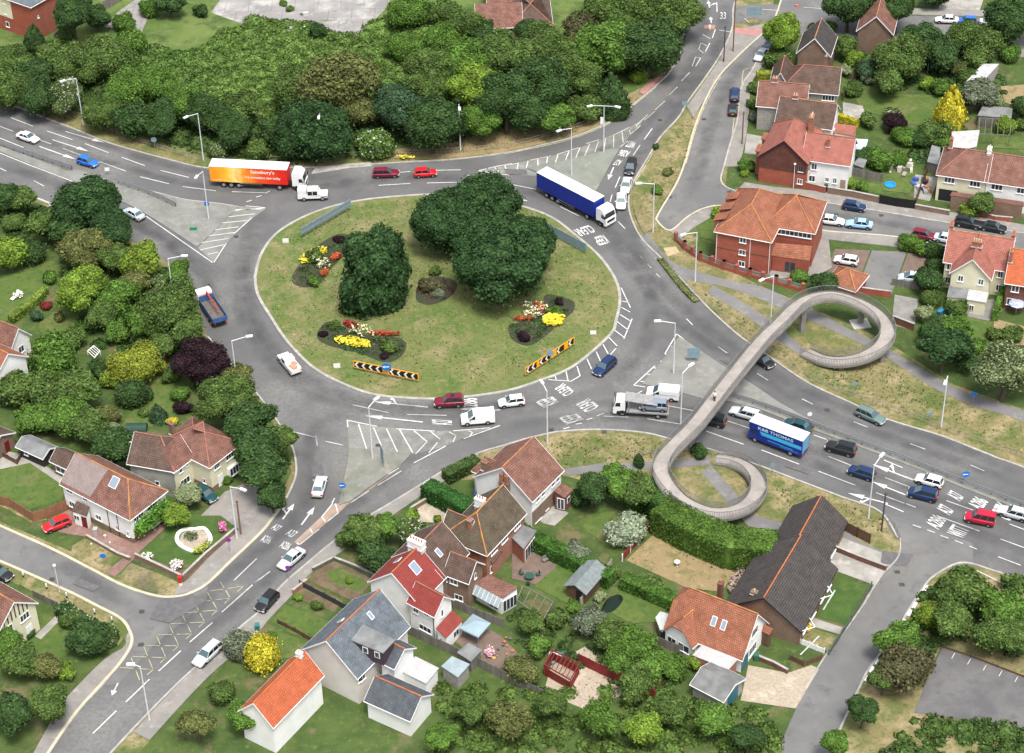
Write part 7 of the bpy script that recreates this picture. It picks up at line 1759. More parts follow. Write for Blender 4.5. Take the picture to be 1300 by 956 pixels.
chevrons('long orange and black chevron board on the lower left of the roundabout island',(449.5,471),(532,488),.7,2.0,[(0,.46),(.54,1)])
chevrons('stepped orange and black chevron board on the lower right of the roundabout island',(667,481),(729,441),.7,2.0,[(0,.24),(.27,.52),(.62,.8),(.86,1)])
def roundsign(x,y,h,m,label,r=.45,arrow=True,sq=False,face=None):
 c=P(x,y);t=thing('road_sign',c,label,'sign');b=MB();b.tube((0,0,0),(0,0,h),.045,n=6);b.build('post',STEEL,t,origin=(0,0,0))
 b=MB();b.tube((0,-.05,h-r*.4),(0,-.09,h-r*.4),r,n=20)if not sq else b.box((0,-.07,h-r*.6),(r,0,0),(0,.02,0),(0,0,r*.8));b.build('sign_plate',m,t,origin=(0,0,0))
 if arrow:b=MB();b.box((0,-.10,h-r*.4),(r*.6,0,0),(0,.006,0),(0,0,r*.12));b.face([(-r*.85,-.107,h-r*.4),(-r*.4,-.107,h-r*.4+r*.35),(-r*.4,-.107,h-r*.4-r*.35)]);b.build('white_arrow',WHT,t,origin=(0,0,0))
for a in((491.5,481,2.6,BLUES,'blue round arrow sign in the middle of the long chevron board',.7),(436,631,2.4,BLUES,'blue round sign at the lower splitter island edge',.5),(1224,617,2.4,BLUES,'blue round arrow sign on the central rail at right',.55)):roundsign(*a)
roundsign(1235,512,2.0,BLUES,'small blue square sign beside the right-hand path',.4,False,True);roundsign(133,719,2.1,BLUES,'small blue sign on the verge before the white house',.4,False)
roundsign(699,464,2.6,SGREY,'pale grey sign back between the stepped chevrons',.55,False);roundsign(197,190,2.3,SGREY,'round sign back on the left verge',.5,False);roundsign(869,147,2.9,SGREY,'grey sign back on the narrow verge near the top',.5,False,True)
roundsign(292,701,2.4,mat('sign_purple',(.25,.02,.25),rough=.5),'purple and red round sign at the left pavement',.35,False);roundsign(367,736,2.4,mat('sign_violet',(.22,.03,.35),rough=.5),'violet round sign on the pavement above the black hatchback',.35,False)
roundsign(1179,536,1.8,SGREY,'small grey sign back on the right verge',.35,False,True);roundsign(1083,502,2.4,SGREY,'small grey sign back below the spiral ramp',.4,False);roundsign(1026.7,541,2.4,WHT,'small white sign on the central rail behind the box lorry',.35,False);roundsign(980,604,2.1,SGREY,'small sign back on the verge by the lower spiral',.4,False)
roundsign(246,293,.6,GRNS,'small green plate sign lying low on the upper left splitter',.6,False,True);roundsign(262.7,262,.9,BLUES,'low blue plate at the foot of the splitter lamp',.4,False,True);roundsign(66,266,1.4,WHT,'black and white marker sign by the lower left carriageway',.4,False,True);roundsign(137,222,1.4,WHT,'black and white marker sign behind the big dark tree',.4,False,True)
roundsign(428,468,.9,WHT,'low white nameplate on the island left of the chevrons',.5,False,True);roundsign(753,426,.9,WHT,'low white nameplate on the right of the island',.45,False,True);roundsign(363,309,.9,WHT,'low white nameplate on the left of the island',.5,False,True)
t,a_,d_,n_,Lb=board('direction_sign','long blue-grey direction sign back on the upper left of the island',(383,305),(446,268),1.0,2.4,SGREY,posts=6)
b=MB()
for k in range(1,10):b.box(a_+d_*Lb*k/10+n_*.05+up(1.7),d_*.03,n_*.02,up(.68))
for z in(1.3,2.1):b.box(a_+d_*Lb/2+n_*.075+up(z),d_*Lb/2,n_*.02,up(.04))
b.build('framework',STEEL,t)
t,a_,d_,n_,Lb=board('direction_sign','blue-grey direction sign back half hidden by evergreens on the right of the island',(694,297),(744,324),.5,2.2,SGREY,posts=6)
board('direction_sign','large blue-grey sign back at the top junction',(947,34),(966,34),2.4,4.2,SGREY,posts=1);board('direction_sign','blue-grey sign back on the right-hand splitter island',(872,460),(888,460),.9,2.7,SGREY,posts=2);board('direction_sign','edge-on blue-grey sign on the lower splitter island',(484,588),(488,596),.9,3.6,SGREY,posts=2)
t,*_=board('flag_sign','small white and blue sign mounted beside the twin-headed lamp',(762,193),(766,193.4),5.6,7.0,WHT,posts=1)
# railings, barriers, fences, walls
def railing(name,label,pts,h,m,step=2.0,rails=(1.0,.55),r=.03,cat='railing',sm=True,pr=.035):
 w=resample([Vector((*tuple(p)[:2],0))for p in W2(smooth(pts,5)if sm else pts)],step);t=thing(name,w[0],label,cat);b=MB()
 for f in rails:
  for a,c in zip(w,w[1:]):b.tube(a+up(h*f),c+up(h*f),r,n=4,cap=False)
 b.build('rails',m,t)
 for p in w:b=MB();b.tube(p,p+up(h),pr,n=5);b.build('post',m,t)
 return t
def barrier(label,pts):
 w=resample([Vector((*tuple(p)[:2],0))for p in W2(smooth(pts,5))],2.2);t=thing('crash_barrier',w[0],label,'crash barrier');b=MB()
 for a,c in zip(w,w[1:]):
  d=(c-a).normalized();n=Vector((-d.y,d.x,0));m_=(a+c)/2
  for sg in(-1,1):
   for z in(.58,.78):b.box(m_+n*sg*.2+up(z),(c-a)*.5,n*.035,up(.07))
   b.box(m_+n*sg*.17+up(.68),(c-a)*.5,n*.02,up(.06))
 b.build('beam',STEEL,t)
 for p in w:b=MB();b.box(p+up(.35),(.05,0,0),(0,.05,0),up(.35));b.build('post',POLED,t)
barrier('galvanised crash barrier on the left central reservation',[(-30,175),(0,185),(50,202),(101,219)]);barrier('curving crash barrier end on the upper left splitter',[(150,234),(178,243),(205,254),(231,267)])
barrier('long galvanised crash barrier between the right-hand carriageways',[(921,502),(970,518),(1030,541),(1091,564),(1160,590),(1222,615),(1300,645),(1400,686)])
RB=mat('weathered_railing',(.27,.25,.21),(.20,.19,.165),2,.7)
railing('pedestrian_railing','thin railing along the upper left verge above the orange lorry',[(131,166),(198,189),(268,209)],1.1,RB,2.2)
railing('pedestrian_railing','thin railing along the dry bank at the top',[(343,206),(472,199),(560,196),(650,187),(729,165),(770,149),(818,114)],1.1,RB,2.4)
railing('pedestrian_railing','long thin railing along the kerb from the narrow verge to the right edge',[(806,268),(816,298),(845,331),(869,364),(905,394),(944,428),(976,449),(1038,486),(1090,508),(1143,526),(1211,552),(1300,583),(1400,622)],1.1,RB,2.6)
railing('pedestrian_railing','short railing on the verge behind the footbridge column',[(806,580),(835,577),(868,574),(900,577),(940,586)],1.0,RB,2.4)
railing('pedestrian_railing','curved railing at the corner of the side road',[(1128,664),(1137,672),(1141,686)],1.0,RB,1.2,sm=True)
def fence(label,pts,h,m,name='wooden_fence',cat='fence',th=.05,bay=1.83,post=True,cap=None,pm=None):
 t=None;W_=W2(pts);t=thing(name,(W_[0].x,W_[0].y,0),label,cat);b=MB()
 for a,c in zip(W_,W_[1:]):
  L=(c-a).length;d=(c-a)/L;n=Vector((-d.y,d.x,0));k=max(1,round(L/bay))
  for i in range(k):
   p0,p1=a+d*(L*i/k+.03),a+d*(L*(i+1)/k-.03);jz=(i*37%5)*.015
   b.box((p0+p1)/2+up(h/2),(p1-p0)/2,n*th/2,up(h/2-jz))
  if post:
   for i in range(k+1):q=MB();q.box(a+d*L*i/k+up(h/2+.05),d*.06,n*(th/2+.05),up(h/2+.05));q.build('post',pm or m,t)
 b.build('panels' if post else 'wall_body',m,t)
 if cap:
  b=MB()
  for a,c in zip(W_,W_[1:]):d=(c-a);n=Vector((-d.y,d.x,0)).normalized();b.box((a+c)/2+up(h+.04),d/2,n*(th/2+.04),up(.04))
  b.build('coping',cap,t)
 return t
def wall(label,pts,h,m,cap=None,th=.24):return fence(label,pts,h,m,'garden_wall','wall',th,50,False,cap or KERBM)
fence('orange-brown close-boarded fence beside the red coupe',[(-10,638),(14,645),(43,663),(61,658),(85,647)],1.8,TIMO)
fence('long weathered fence behind the top left flats',[(70,56),(84,42),(137,11),(170,-8)],2.0,TIMG)
fence('dark fence dividing the flower garden from the terraced garden',[(381,744),(412,760),(440,775)],1.0,mat('dark_fence',(.035,.045,.04)))
fence('long grey fence running from the red-roofed porch to the bottom edge',[(520,806),(560,824),(600,843),(650,868),(700,892)],1.6,TIMG);fence('grey fence behind the patio canopy',[(576,772),(606,784),(640,797)],1.5,TIMG)
fence('low red-brown fence between the two small front lawns',[(353,792),(375,803),(398,816)],.8,TIMB);fence('pale trellis fence beside the wooden shed',[(737,770),(756,745),(776,721)],1.5,mat('pale_trellis',(.34,.31,.25)),post=True)
fence('red and white striped fence at the edge of the straw lawn',[(790,713),(810,690),(829,668)],1.3,TIMR,pm=UPVC);fence('dark fence in front of the chalet bungalow gable',[(828,816),(852,826),(880,836)],1.5,TIMG)
fence('bright red fence beside the slatted store',[(735,843),(762,856),(792,870),(830,888)],1.8,TIMR);fence('dark green fence along the bungalow lawn and side road',[(1106,746),(1080,790),(1052,832)],1.0,mat('green_fence',(.09,.12,.10)),bay=2.5)
fence('dark wooden fence by the bungalow driveway',[(1072,674),(1088,682),(1104,690)],1.7,TIMB);fence('black boarded gate fence in the side street',[(1116,259),(1138,263),(1161,266)],1.8,BLK);fence('weathered fence behind the street wall',[(1079,222),(1100,227),(1120,231)],1.6,TIMG)
fence('grey fence below the orange-roofed house yard',[(43,758),(58,765),(74,773)],1.2,TIMG);fence('tall fence on the far side of the cluttered yard',[(1163,258),(1172,232),(1180,212)],1.6,TIMB);fence('wooden fence at the edge of the yards by the path bend',[(1166,430),(1190,447),(1214,462)],1.5,TIMG)
fence('fence between the lawn and the yard beyond the golden conifer',[(1195,222),(1206,196)],1.6,TIMG);fence('low white picket fence near the bungalow gable',[(992,806),(1018,818),(1046,830)],.9,UPVC,bay=1.0);fence('dark railing fence at the near end of the bungalow drive',[(1003,838),(1020,846),(1042,838)],.9,TIMB)
fence('fence at the bottom of the brown courtyard',[(1132,362),(1166,368)],1.3,TIMG);fence('timber edging round the car park',[(1172,872),(1196,822),(1232,834),(1300,860),(1400,900)],.35,TIMB,bay=4)
fence('grey fence behind the cream house gardens',[(0,578),(22,590),(36,566)],.9,TIMB);fence('brown fence along the garden side of the cream house',[(196,612),(228,628),(252,640)],1.5,TIMG);fence('fence along the upper drives beyond the dark-roofed barn house',[(1084,100),(1070,128)],1.4,TIMB)
wall('low brick wall around the round-bed garden',[(110,683),(150,706),(166,712)],.6,BR_BR);wall('brick wall with yellow flowers in front of the round-bed garden',[(172,709),(205,724),(232,737),(262,708),(299,677)],.9,BR_BR)
wall('red brick wall along the street beside the gabled house',[(1020,239),(1048,246)],1.3,BR_RED);wall('brown brick wall along the side street',[(1050,246),(1082,251),(1115,258)],1.3,BR_BR);wall('low brick wall in front of the left terraced house',[(1161,266),(1205,274)],1.0,BR_BR);wall('curved brick wall in front of the right terraced house',[(1236,272),(1262,280),(1285,282)],.9,BR_RED)
wall('wall of the terraced soil garden',[(397,726),(424,712),(450,722),(478,735)],.7,mat('mossy_wall',(.13,.12,.09),(.08,.085,.06),2));wall('brick wall by the flower garden and pavement',[(372,755),(390,741)],.8,BR_OR)
wall('brown wall between the bungalow driveways',[(1056,698),(1090,712),(1125,725)],.9,BR_DK);wall('brown wall at the front of the chalet bungalow drive',[(962,838),(982,846),(1000,856)],.8,BR_DK);wall('brick wall along the gravel drive by the road',[(522,650),(545,636),(556,630)],.8,BR_BR);wall('brick wall of the service road front gardens',[(944,207),(962,214),(964,230)],.7,BR_BR)
wall('brick wall of the back yard with two piers',[(1134,410),(1160,420)],1.3,BR_DK);wall('wall below the parking court',[(1086,372),(1131,378)],1.2,BR_RED)
# brick building's wall with piers
t=thing('brick_boundary_wall',P(858,306),'brick boundary wall with piers and grey railings around the brick building','wall');W_=W2([(858,306),(869,317),(889,331),(919,342),(952,352),(985,361),(1019,371)]);b=MB();q=MB();r_=MB()
for a,c in zip(W_,W_[1:]):
 L=(c-a).length;d=(c-a)/L;n=Vector((-d.y,d.x,0));b.box((a+c)/2+up(.35),d*L/2,n*.12,up(.35));k=max(1,round(L/2.4))
 for i in range(k+1):p=a+d*L*i/k;q.box(p+up(.8),d*.25,n*.25,up(.8));q.box(p+up(1.65),d*.3,n*.3,up(.05))
 for i in range(int(L/.16)):r_.box(a+d*i*.16+up(1.05),d*.025,n*.02,up(.35))
 r_.box((a+c)/2+up(1.38),d*L/2,n*.03,up(.03))
b.build('low_wall',BR_RED,t);q.build('piers',BR_RED,t);r_.build('railing_panels',mat('grey_railing',(.22,.26,.28)),t)
# ------------------------------------------------------------------ small things
def obj(name,label,cat,x,y,z=0.0,grp=None):c=P(x,y,z);return thing(name,c,label,cat,grp)
t=obj('pillar_box','red pillar box with white base at the corner of the garden wall','post box',229.5,743);b=MB();b.lathe((0,0,0),[(.26,0),(.26,.5),(.24,.5)],14);b.build('base',WHT,t,origin=(0,0,0));b=MB();b.lathe((0,0,.5),[(.25,0),(.25,1.0),(.32,1.05),(.30,1.15),(0,1.25)],14);b.build('body',mat('pillar_red',(.5,.02,.02),rough=.4),t,origin=(0,0,0))
q_=[(247,673),(259,672),(267,683),(265,692),(256,699),(243,700),(228,692),(225,682),(232,674)]
b=MB();b.ribbon(W2(smooth(q_+[q_[0]],5)),.55,.25,0.0);o=b.build('round_bed_edging',mat('white_stone',(.75,.74,.72)),origin=None);tag(o,'white painted stone ring around the oval flower bed on the lawn','bed edging')
b=MB();b.poly(W2(smooth([(232,678),(246,674),(258,675),(264,685),(256,695),(243,697),(229,690)],4,True)),_z[0]+.03);o=b.build('bed_gravel',GRAVEL);tag(o,kind='structure')
flowers('bed_plants','grey-green plants inside the white stone ring',243,684,9,5,120,(.10,.13,.06),.5,.25,31)
def table(lab,x,y,col,s=1.0,chairs=4,name='garden_table',cat='table'):
 t=obj(name,lab,cat,x,y);m=mat('garden_%s'%col[0],col[1],rough=.5);b=MB();b.tube((0,0,.68*s),(0,0,.73*s),.75*s,n=14);b.build('table_top',m,t,origin=(0,0,0))
 for k in range(4):a=k*1.57+.78;b=MB();b.tube((math.cos(a)*.5*s,math.sin(a)*.5*s,0),(math.cos(a)*.5*s,math.sin(a)*.5*s,.68*s),.035,n=6);b.build('leg',m,t,origin=(0,0,0))
 first=None
 for k in range(chairs):
  a=k*6.283/chairs+.4;c=t.location+Vector((math.cos(a)*1.25,math.sin(a)*1.25,0))
  if first is None:
   ch=thing('garden_chair',c,'x','chair');b=MB();b.abox(-.24,.24,-.24,.24,.40,.46);b.build('seat',m,ch,origin=(0,0,0));b=MB();b.abox(.22,.27,-.24,.24,.44,.95);b.build('backrest',m,ch,origin=(0,0,0))
   for sx_ in(-1,1):
    for sy_ in(-1,1):b=MB();b.abox(sx_*.2-.02,sx_*.2+.02,sy_*.2-.02,sy_*.2+.02,0,.4);b.build('leg',m,ch,origin=(0,0,0))
   first=ch
  else:ch=dup(first);ch.location=c
  ch.rotation_euler=(0,0,a);tag(ch,'%s garden chair at the %s'%(col[0],lab.split(' table')[0]+' table'),'chair',col[2])
table('white garden table on the lawn behind the cream house',176,562,('white',(.78,.78,.76),'white chairs around the lawn table'));table('green garden table on the brown patio',692,699,('green',(.05,.12,.09),'green chairs around the patio table'),chairs=2);table('dark green table at the near edge of the patio',672,735,('dark green',(.03,.08,.06),'dark chairs around the near patio table'),.9,3)
t=obj('garden_bench','pale bench at the edge of the brown patio','bench',695,712);b=MB();b.box((0,0,.45),(.6,.45,0),(-.15,.2,0),(0,0,.03));b.build('seat',TIMG,t,origin=(0,0,0));b=MB();b.box((-.15,.2,.75),(.6,.45,0),(-.02,.03,0),(0,0,.2));b.build('backrest',TIMG,t,origin=(0,0,0));
for s_ in(-1,1):b=MB();b.box((.5*s_,.38*s_,.22),(.04,0,0),(-.12,.17,0),(0,0,.22));b.build('leg',TIMG,t,origin=(0,0,0))
t=obj('bird_bath','small pale bird bath on the straw lawn','bird bath',859.6,719);b=MB();b.lathe((0,0,0),[(.25,0),(.12,.1),(.1,.6),(.4,.75),(.42,.85),(.34,.82),(0,.76)],14);b.build('bowl',mat('pale_stone',(.6,.58,.55)),t,origin=(0,0,0))
# gazebo canopy
def gazebo(lab,pts,z,m,zc,posts=True,name='gazebo',cat='gazebo'):
 Q=[P(*p,z)for p in pts];t=thing(name,(Q[0].x,Q[0].y,0),lab,cat);c=sum(Q,Vector())/4;c.z=zc;b=MB()
 for i in range(4):b.face([Q[i],Q[(i+1)%4],c]);b.face([Q[i],Q[(i+1)%4],Q[(i+1)%4]-up(.22),Q[i]-up(.22)])
 b.build('canopy',m,t)
 if posts:
  for p in Q:b=MB();p=p.lerp(Vector((c.x,c.y,p.z)),.06);b.tube((p.x,p.y,0),(p.x,p.y,z),.04,n=6);b.build('leg',STEEL,t)
gazebo('blue-grey patio gazebo canopy beside the red-roofed porch',[(583,797),(600.5,779),(623,791),(607,809)],2.1,mat('gazebo_cloth',(.28,.37,.42),(.24,.32,.37),1,.8),2.9)
gazebo('pale blue sheet canopy behind the white rear wing',[(1085.5,176),(1102,177),(1098,191),(1085,189)],2.2,mat('pale_blue_cloth',(.50,.62,.72),rough=.7),2.4)
# red slatted store
def frame_store(lab,pts,z,m,nb=7,name='slatted_store'):
 Q=[P(*p,z)for p in pts];t=thing(name,(Q[0].x,Q[0].y,0),lab,'garden structure');b=MB()
 for i in range(4):q,r=Q[i],Q[(i+1)%4];n=Vector((-(r-q).y,(r-q).x,0)).normalized();b.box((q+r)/2,(r-q)/2,n*.05,up(.08))
 for k in range(1,nb):q,r=Q[0].lerp(Q[1],k/nb),Q[3].lerp(Q[2],k/nb);n=Vector((-(r-q).y,(r-q).x,0)).normalized();b.box((q+r)/2+up(.09),(r-q)/2,n*.04,up(.05))
 b.build('beams',m,t)
 for p in Q:b=MB();b.box((p.x,p.y,z/2),(.06,0,0),(0,.06,0),up(z/2));b.build('post',m,t)
 return t,Q
t,Q=frame_store('red timber store with slatted open roof at the bottom centre',[(701,825),(735,843),(724,863),(691,844)],1.9,TIMR)
b=MB();
for i in range(4):q,r=Q[i],Q[(i+1)%4];b.face([(q.x,q.y,0),(r.x,r.y,0),(r.x,r.y,1.5),(q.x,q.y,1.5)])
b.build('side_boards',TIMR,t)
frame_store('weathered pergola beams in the overgrown garden',[(664,744),(702,764),(690,786),(656,762)],2.2,TIMG,4,'pergola');frame_store('dark pergola frame beside the pale flat garage',[(1244,150),(1284,152),(1282,172),(1242,170)],2.2,TIMG,5,'pergola')
frame_store('low white cold frame by the vegetable plot',[(111,446),(119,439),(127,446),(120,454)],.7,UPVC,4,'cold_frame')
# green tent
t=obj('green_tent','dark green rounded tent shelter on the winding lawn','tent',174,547);b=MB();N=10;L=1.5;R=1.0
for k in range(N):
 a0,a1=math.pi*k/N,math.pi*(k+1)/N;b.face([(-L,-R*math.cos(a0),R*1.25*math.sin(a0)),(L,-R*math.cos(a0),R*1.25*math.sin(a0)),(L,-R*math.cos(a1),R*1.25*math.sin(a1)),(-L,-R*math.cos(a1),R*1.25*math.sin(a1))])
for x in(-L,L):b.face([(x,-R*math.cos(math.pi*k/N),R*1.25*math.sin(math.pi*k/N))for k in range(N+1)])
b.build('cover',mat('tent_green',(.02,.055,.04),rough=.6),t,origin=(0,0,0))
# sun lounger, parasol, pool, washing
t=obj('sun_lounger','white sun lounger on the left lawn','lounger',19,379);b=MB();b.box((0,0,.35),(.35,.75,0),(.28,-.12,0),(0,0,.04));b.build('bed',UPVC,t,origin=(0,0,0));b=MB();b.box((.42,.9,.6),(.1,.2,.25),(.28,-.12,0),(0,0,.03));b.build('backrest',UPVC,t,origin=(0,0,0))
for s_ in(-1,1):b=MB();b.box((.25*s_,.55*s_,.17),(.03,0,0),(0,.25,0),(0,0,.17));b.build('leg',UPVC,t,origin=(0,0,0))
t=obj('parasol','blue and white parasol on the terrace at the right edge','parasol',1289.5,398);b=MB();b.tube((0,0,0),(0,0,2.4),.03,n=6);b.build('pole',POLE,t,origin=(0,0,0));b=MB();b.lathe((0,0,1.9),[(1.3,0),(.7,.3),(0,.5)],10);b.build('canopy',mat('parasol_cloth',(.22,.25,.45),(.5,.52,.6),3),t,origin=(0,0,0))
t=obj('paddling_pool','bright blue paddling pool on the small fenced lawn','paddling pool',1130,236);b=MB();b.lathe((0,0,0),[(.9,0),(1.0,.3),(.8,.3),(.75,.1),(0,.1)],14);b.build('pool',mat('pool_blue',(.02,.25,.65),rough=.4),t,origin=(0,0,0))
t=obj('washing_line','line of blue and green washing in the far garden','washing line',1190,92);b=MB();b.tube((-1.8,0,0),(-1.8,0,2),.04,n=6);b.tube((2.2,1.2,0),(2.2,1.2,2),.04,n=6);b.tube((-1.8,0,1.95),(2.2,1.2,1.95),.012,n=4);b.build('poles_and_line',POLE,t,origin=(0,0,0))
for x,c_ in((-1.0,(.05,.3,.22)),(.1,(.04,.12,.42)),(1.2,(.25,.42,.7))):b=MB();b.box((x,.25+x*.3,1.4),(.42,.13,0),(0,.01,0),(0,0,.52));b.build('washing',mat('washing_%d'%int(x*10+20),c_),t,origin=(0,0,0))
def bin_(lab,x,y,c_):t=obj('wheelie_bin',lab,'bin',x,y);m=mat('bin_%s'%lab[:6],c_,rough=.5);b=MB();b.abox(-.28,.28,-.3,.3,.05,.95);b.build('body',m,t,origin=(0,0,0));b=MB();b.box((0,0,1.0),(.3,0,0),(0,.33,.04),(0,-.01,.04));b.build('lid',m,t,origin=(0,0,0))
bin_('dark green bin by the chalet garage door',960,838,(.02,.12,.08));bin_('black bin against the street wall below the white house',1048.5,242,(.02,.02,.02));bin_('teal bin at the left pavement garden',327,800,(.03,.16,.15));bin_('grey bin by the white house wall',122,678,(.35,.35,.34));bin_('green bin in the cream house yard',1247,398,(.45,.45,.42));bin_('dark bin beside the red-roofed porch',568,812,(.02,.04,.05));bin_('blue bin behind the white gabled house',605,633,(.03,.12,.4))
# marker posts along the left verge, white kerb stones
for k,(x,y,w_)in enumerate(((30,733,'nearest the left edge'),(59.6,748,'left of the short lamp'),(85,759,'right of the short lamp'),(120.6,780,'second from the corner'),(142.6,790,'nearest the corner'))):
 t=obj('marker_post','short black and white marker post '+w_+' on the lower left verge','marker post',x,y,0,'marker posts on the lower left verge');b=MB();b.tube((0,0,0),(0,0,.45),.10,n=8);b.build('base',BLK,t,origin=(0,0,0));b=MB();b.tube((0,0,.45),(0,0,.95),.10,n=8);b.build('top_band',WHT,t,origin=(0,0,0))
b=MB()
for x,y in((1174.5,748),(1168,759.5),(1161,769.5),(1154.6,779),(1146.7,791),(1114,841),(1107,851),(1101,862)):a_,c_=P(x-2,y+3.5),P(x+2,y-3.5);d_=c_-a_;n_=Vector((-d_.y,d_.x,0)).normalized();b.box((a_+c_)/2+up(.13),d_/2,n_*.22,up(.06))
tag(b.build('white_kerb_stones',WHT),kind='structure')
t=obj('traffic_bollard','small red and white bollard in the top junction','bollard',1011,9);b=MB();b.lathe((0,0,0),[(.35,0),(.2,.1),(.14,.9),(0,1.0)],10);b.build('body',mat('cone_red',(.6,.06,.03)),t,origin=(0,0,0));b=MB();b.tube((0,0,.5),(0,0,.7),.18,n=10);b.build('band',WHT,t,origin=(0,0,0))
t=obj('island_bollard','yellow and white bollard on the red refuge at the top','bollard',901,38);b=MB();b.abox(-.2,.2,-.15,.15,0,1.0);b.build('body',WHT,t,origin=(0,0,0));b=MB();b.abox(-.21,.21,-.17,.17,0,.35);b.build('base',mat('amber',(.6,.33,.03)),t,origin=(0,0,0))
def pile(lab,x,y,cols,n,sp_,seed,name='yard_clutter',cat='clutter'):
 rs=random.Random(seed);t=obj(name,lab,cat,x,y)
 for k in range(n):
  b=MB();a=rs.uniform(0,3.1);s=rs.uniform(.2,.7);h=rs.uniform(.1,.5);c=Vector((rs.uniform(-sp_,sp_),rs.uniform(-sp_*1.4,sp_*1.4),0));b.tube(c,c+up(h*.8+.1),s*.3,s*.42,9)if 'pots' in lab else b.box(c+up(h),(math.cos(a)*s,math.sin(a)*s,0),(-math.sin(a)*s*.5,math.cos(a)*s*.5,0),(0,rs.uniform(-.1,.1),h));b.build(('box','sheet','bag')[k%3],mat('clutter_%d'%(k%len(cols)+seed*10),cols[k%len(cols)],rough=.6),t,origin=(0,0,0))
pile('heap of cluttered belongings in the yard beside the terrace',1174,240,[(.5,.5,.48),(.05,.1,.3),(.4,.16,.05),(.03,.03,.03),(.3,.3,.28)],16,1.8,1);pile('wooden planks and rubble stacked at the end of the fenced lawn',1144,218,[(.45,.42,.36),(.3,.28,.25),(.55,.5,.42)],12,2.0,2);pile('scattered pots on the patio by the gazebo',640,826,[(.35,.14,.07),(.5,.3,.1),(.1,.1,.1)],10,1.8,3)
pile('odds and ends on the slatted store',708,836,[(.1,.3,.3),(.5,.5,.5),(.05,.12,.1)],6,.9,4);pile('blue barrels and boxes behind the cream house hedge',1200,402,[(.02,.12,.25),(.03,.18,.3)],5,.9,5);pile('white chairs stacked outside the cream extension',1240,391,[(.7,.7,.68),(.6,.6,.6)],6,.9,6);pile('pots and a bench along the white house front',132,680,[(.5,.48,.4),(.3,.13,.07),(.7,.7,.7)],7,1.6,7)
pile('small rubble scatter on the derelict slab',368,30,[(.5,.48,.44),(.25,.24,.23)],14,3.2,8,'rubble','rubble')
# climber on white house and on the white wing
def climber(lab,x0,y0,z0,x1,y1,z1,th,n,col,seed):
 a,c=P(x0,y0,z0),P(x1,y1,z1);rs=np.random.RandomState(seed);t_=rs.uniform(0,1,n);A,C_=np.array(a),np.array(c);pos=A+(C_-A)*t_[:,None]+rs.normal(0,1,(n,3))*np.array([.35,.35,th]);pos[:,2]=np.maximum(pos[:,2],.1)
 o=leafpatch('climbing_plant',LEAF,col,pos,np.tile([.5,-.8,.4],(n,1)),.32,seed);tag(o,lab,'climber')
climber('bright green creeper growing across the front of the white house',176,672,2.6,212,640,3.2,.55,1100,(.09,.20,.03),41);climber('dark ivy column on the corner of the red gabled house',1027,225,.6,1029,205,4.6,.6,500,(.04,.09,.03),42);climber('green vine draped on the conservatory side',614,748,1.0,634,760,1.2,.5,400,(.08,.16,.03),43);climber('yellow-green climber on the brown gable wall',1104,60,1.0,1108,48,3.0,.6,450,(.12,.20,.03),44)
# ------------------------------------------------------------------ walker on the footbridge
def person(lab,loc,rz):
 t=thing('person',loc,lab,'person',rz=rz)
 J=[(0,0,.95),(0,0,1.18),(0,0,1.42),(0,0,1.52),(.01,0,1.64),(.01,0,1.74),(.0,.1,.90),(.16,.11,.50),(.05,.11,.09),(.2,.11,.04),(0,-.1,.90),(.02,-.11,.50),(-.22,-.11,.12),(-.1,-.11,.04),(0,.19,1.40),(-.06,.24,1.13),(.06,.25,.90),(0,-.19,1.40),(.06,-.24,1.13),(.22,-.24,.95),(.28,-.24,.90),(.12,.25,.84)]
 E_=[(0,1),(1,2),(2,3),(3,4),(4,5),(0,6),(6,7),(7,8),(8,9),(0,10),(10,11),(11,12),(12,13),(2,14),(14,15),(15,16),(2,17),(17,18),(18,19),(19,20),(16,21)]
 Rr=[.15,.15,.16,.065,.10,.085,.10,.07,.05,.045,.10,.07,.05,.045,.065,.045,.035,.065,.045,.035,.03,.03]
 me=bpy.data.meshes.new('body');me.from_pydata(J,E_,[]);me.update();o=link('body',me,t);me.materials.append(mat('skin',(.45,.27,.2)))
 md=o.modifiers.new('skin','SKIN');
 for k,v in enumerate(me.skin_vertices[0].data):v.radius=(Rr[k],Rr[k])
 me.skin_vertices[0].data[0].use_root=True;o.modifiers.new('sub','SUBSURF').levels=1
 b=MB();b.lathe((0,0,.92),[(.17,0),(.175,.2),(.19,.42),(.16,.54),(.08,.6)],12);s_=b.build('white_shirt',mat('white_cloth',(.75,.75,.75),rough=.9),t,origin=(0,0,0))
 for sg,el in((1,(-.06,.24,1.13)),(-1,(.06,-.24,1.13))):b=MB();b.tube((0,sg*.17,1.43),el,.085,.065,8);b.build('sleeve',mat('white_cloth',()),t,origin=(0,0,0))
 for sg,kx,ax in((1,.16,.05),(-1,.02,-.2)):b=MB();b.tube((0,sg*.1,.98),(kx,sg*.11,.5),.125,.095,8);b.tube((kx,sg*.11,.52),(ax,sg*.11,.1),.09,.07,8);b.build('trouser_leg',mat('dark_trousers',(.03,.03,.04),rough=.9),t,origin=(0,0,0))
 b=MB();b.lathe((0,0,1.66),[(.105,0),(.115,.06),(.08,.14),(0,.16)],10);b.build('hair',mat('brown_hair',(.06,.035,.02),rough=.9),t,origin=(0,0,0))
 b=MB();b.box((.12,0,1.66),(.02,0,0),(0,.012,0),(0,0,.02));b.build('nose',mat('skin',()),t,origin=(0,0,0))
pp=P(907,509,5.62);person('person in white shirt and dark trousers walking over the footbridge',pp,math.radians(-125))
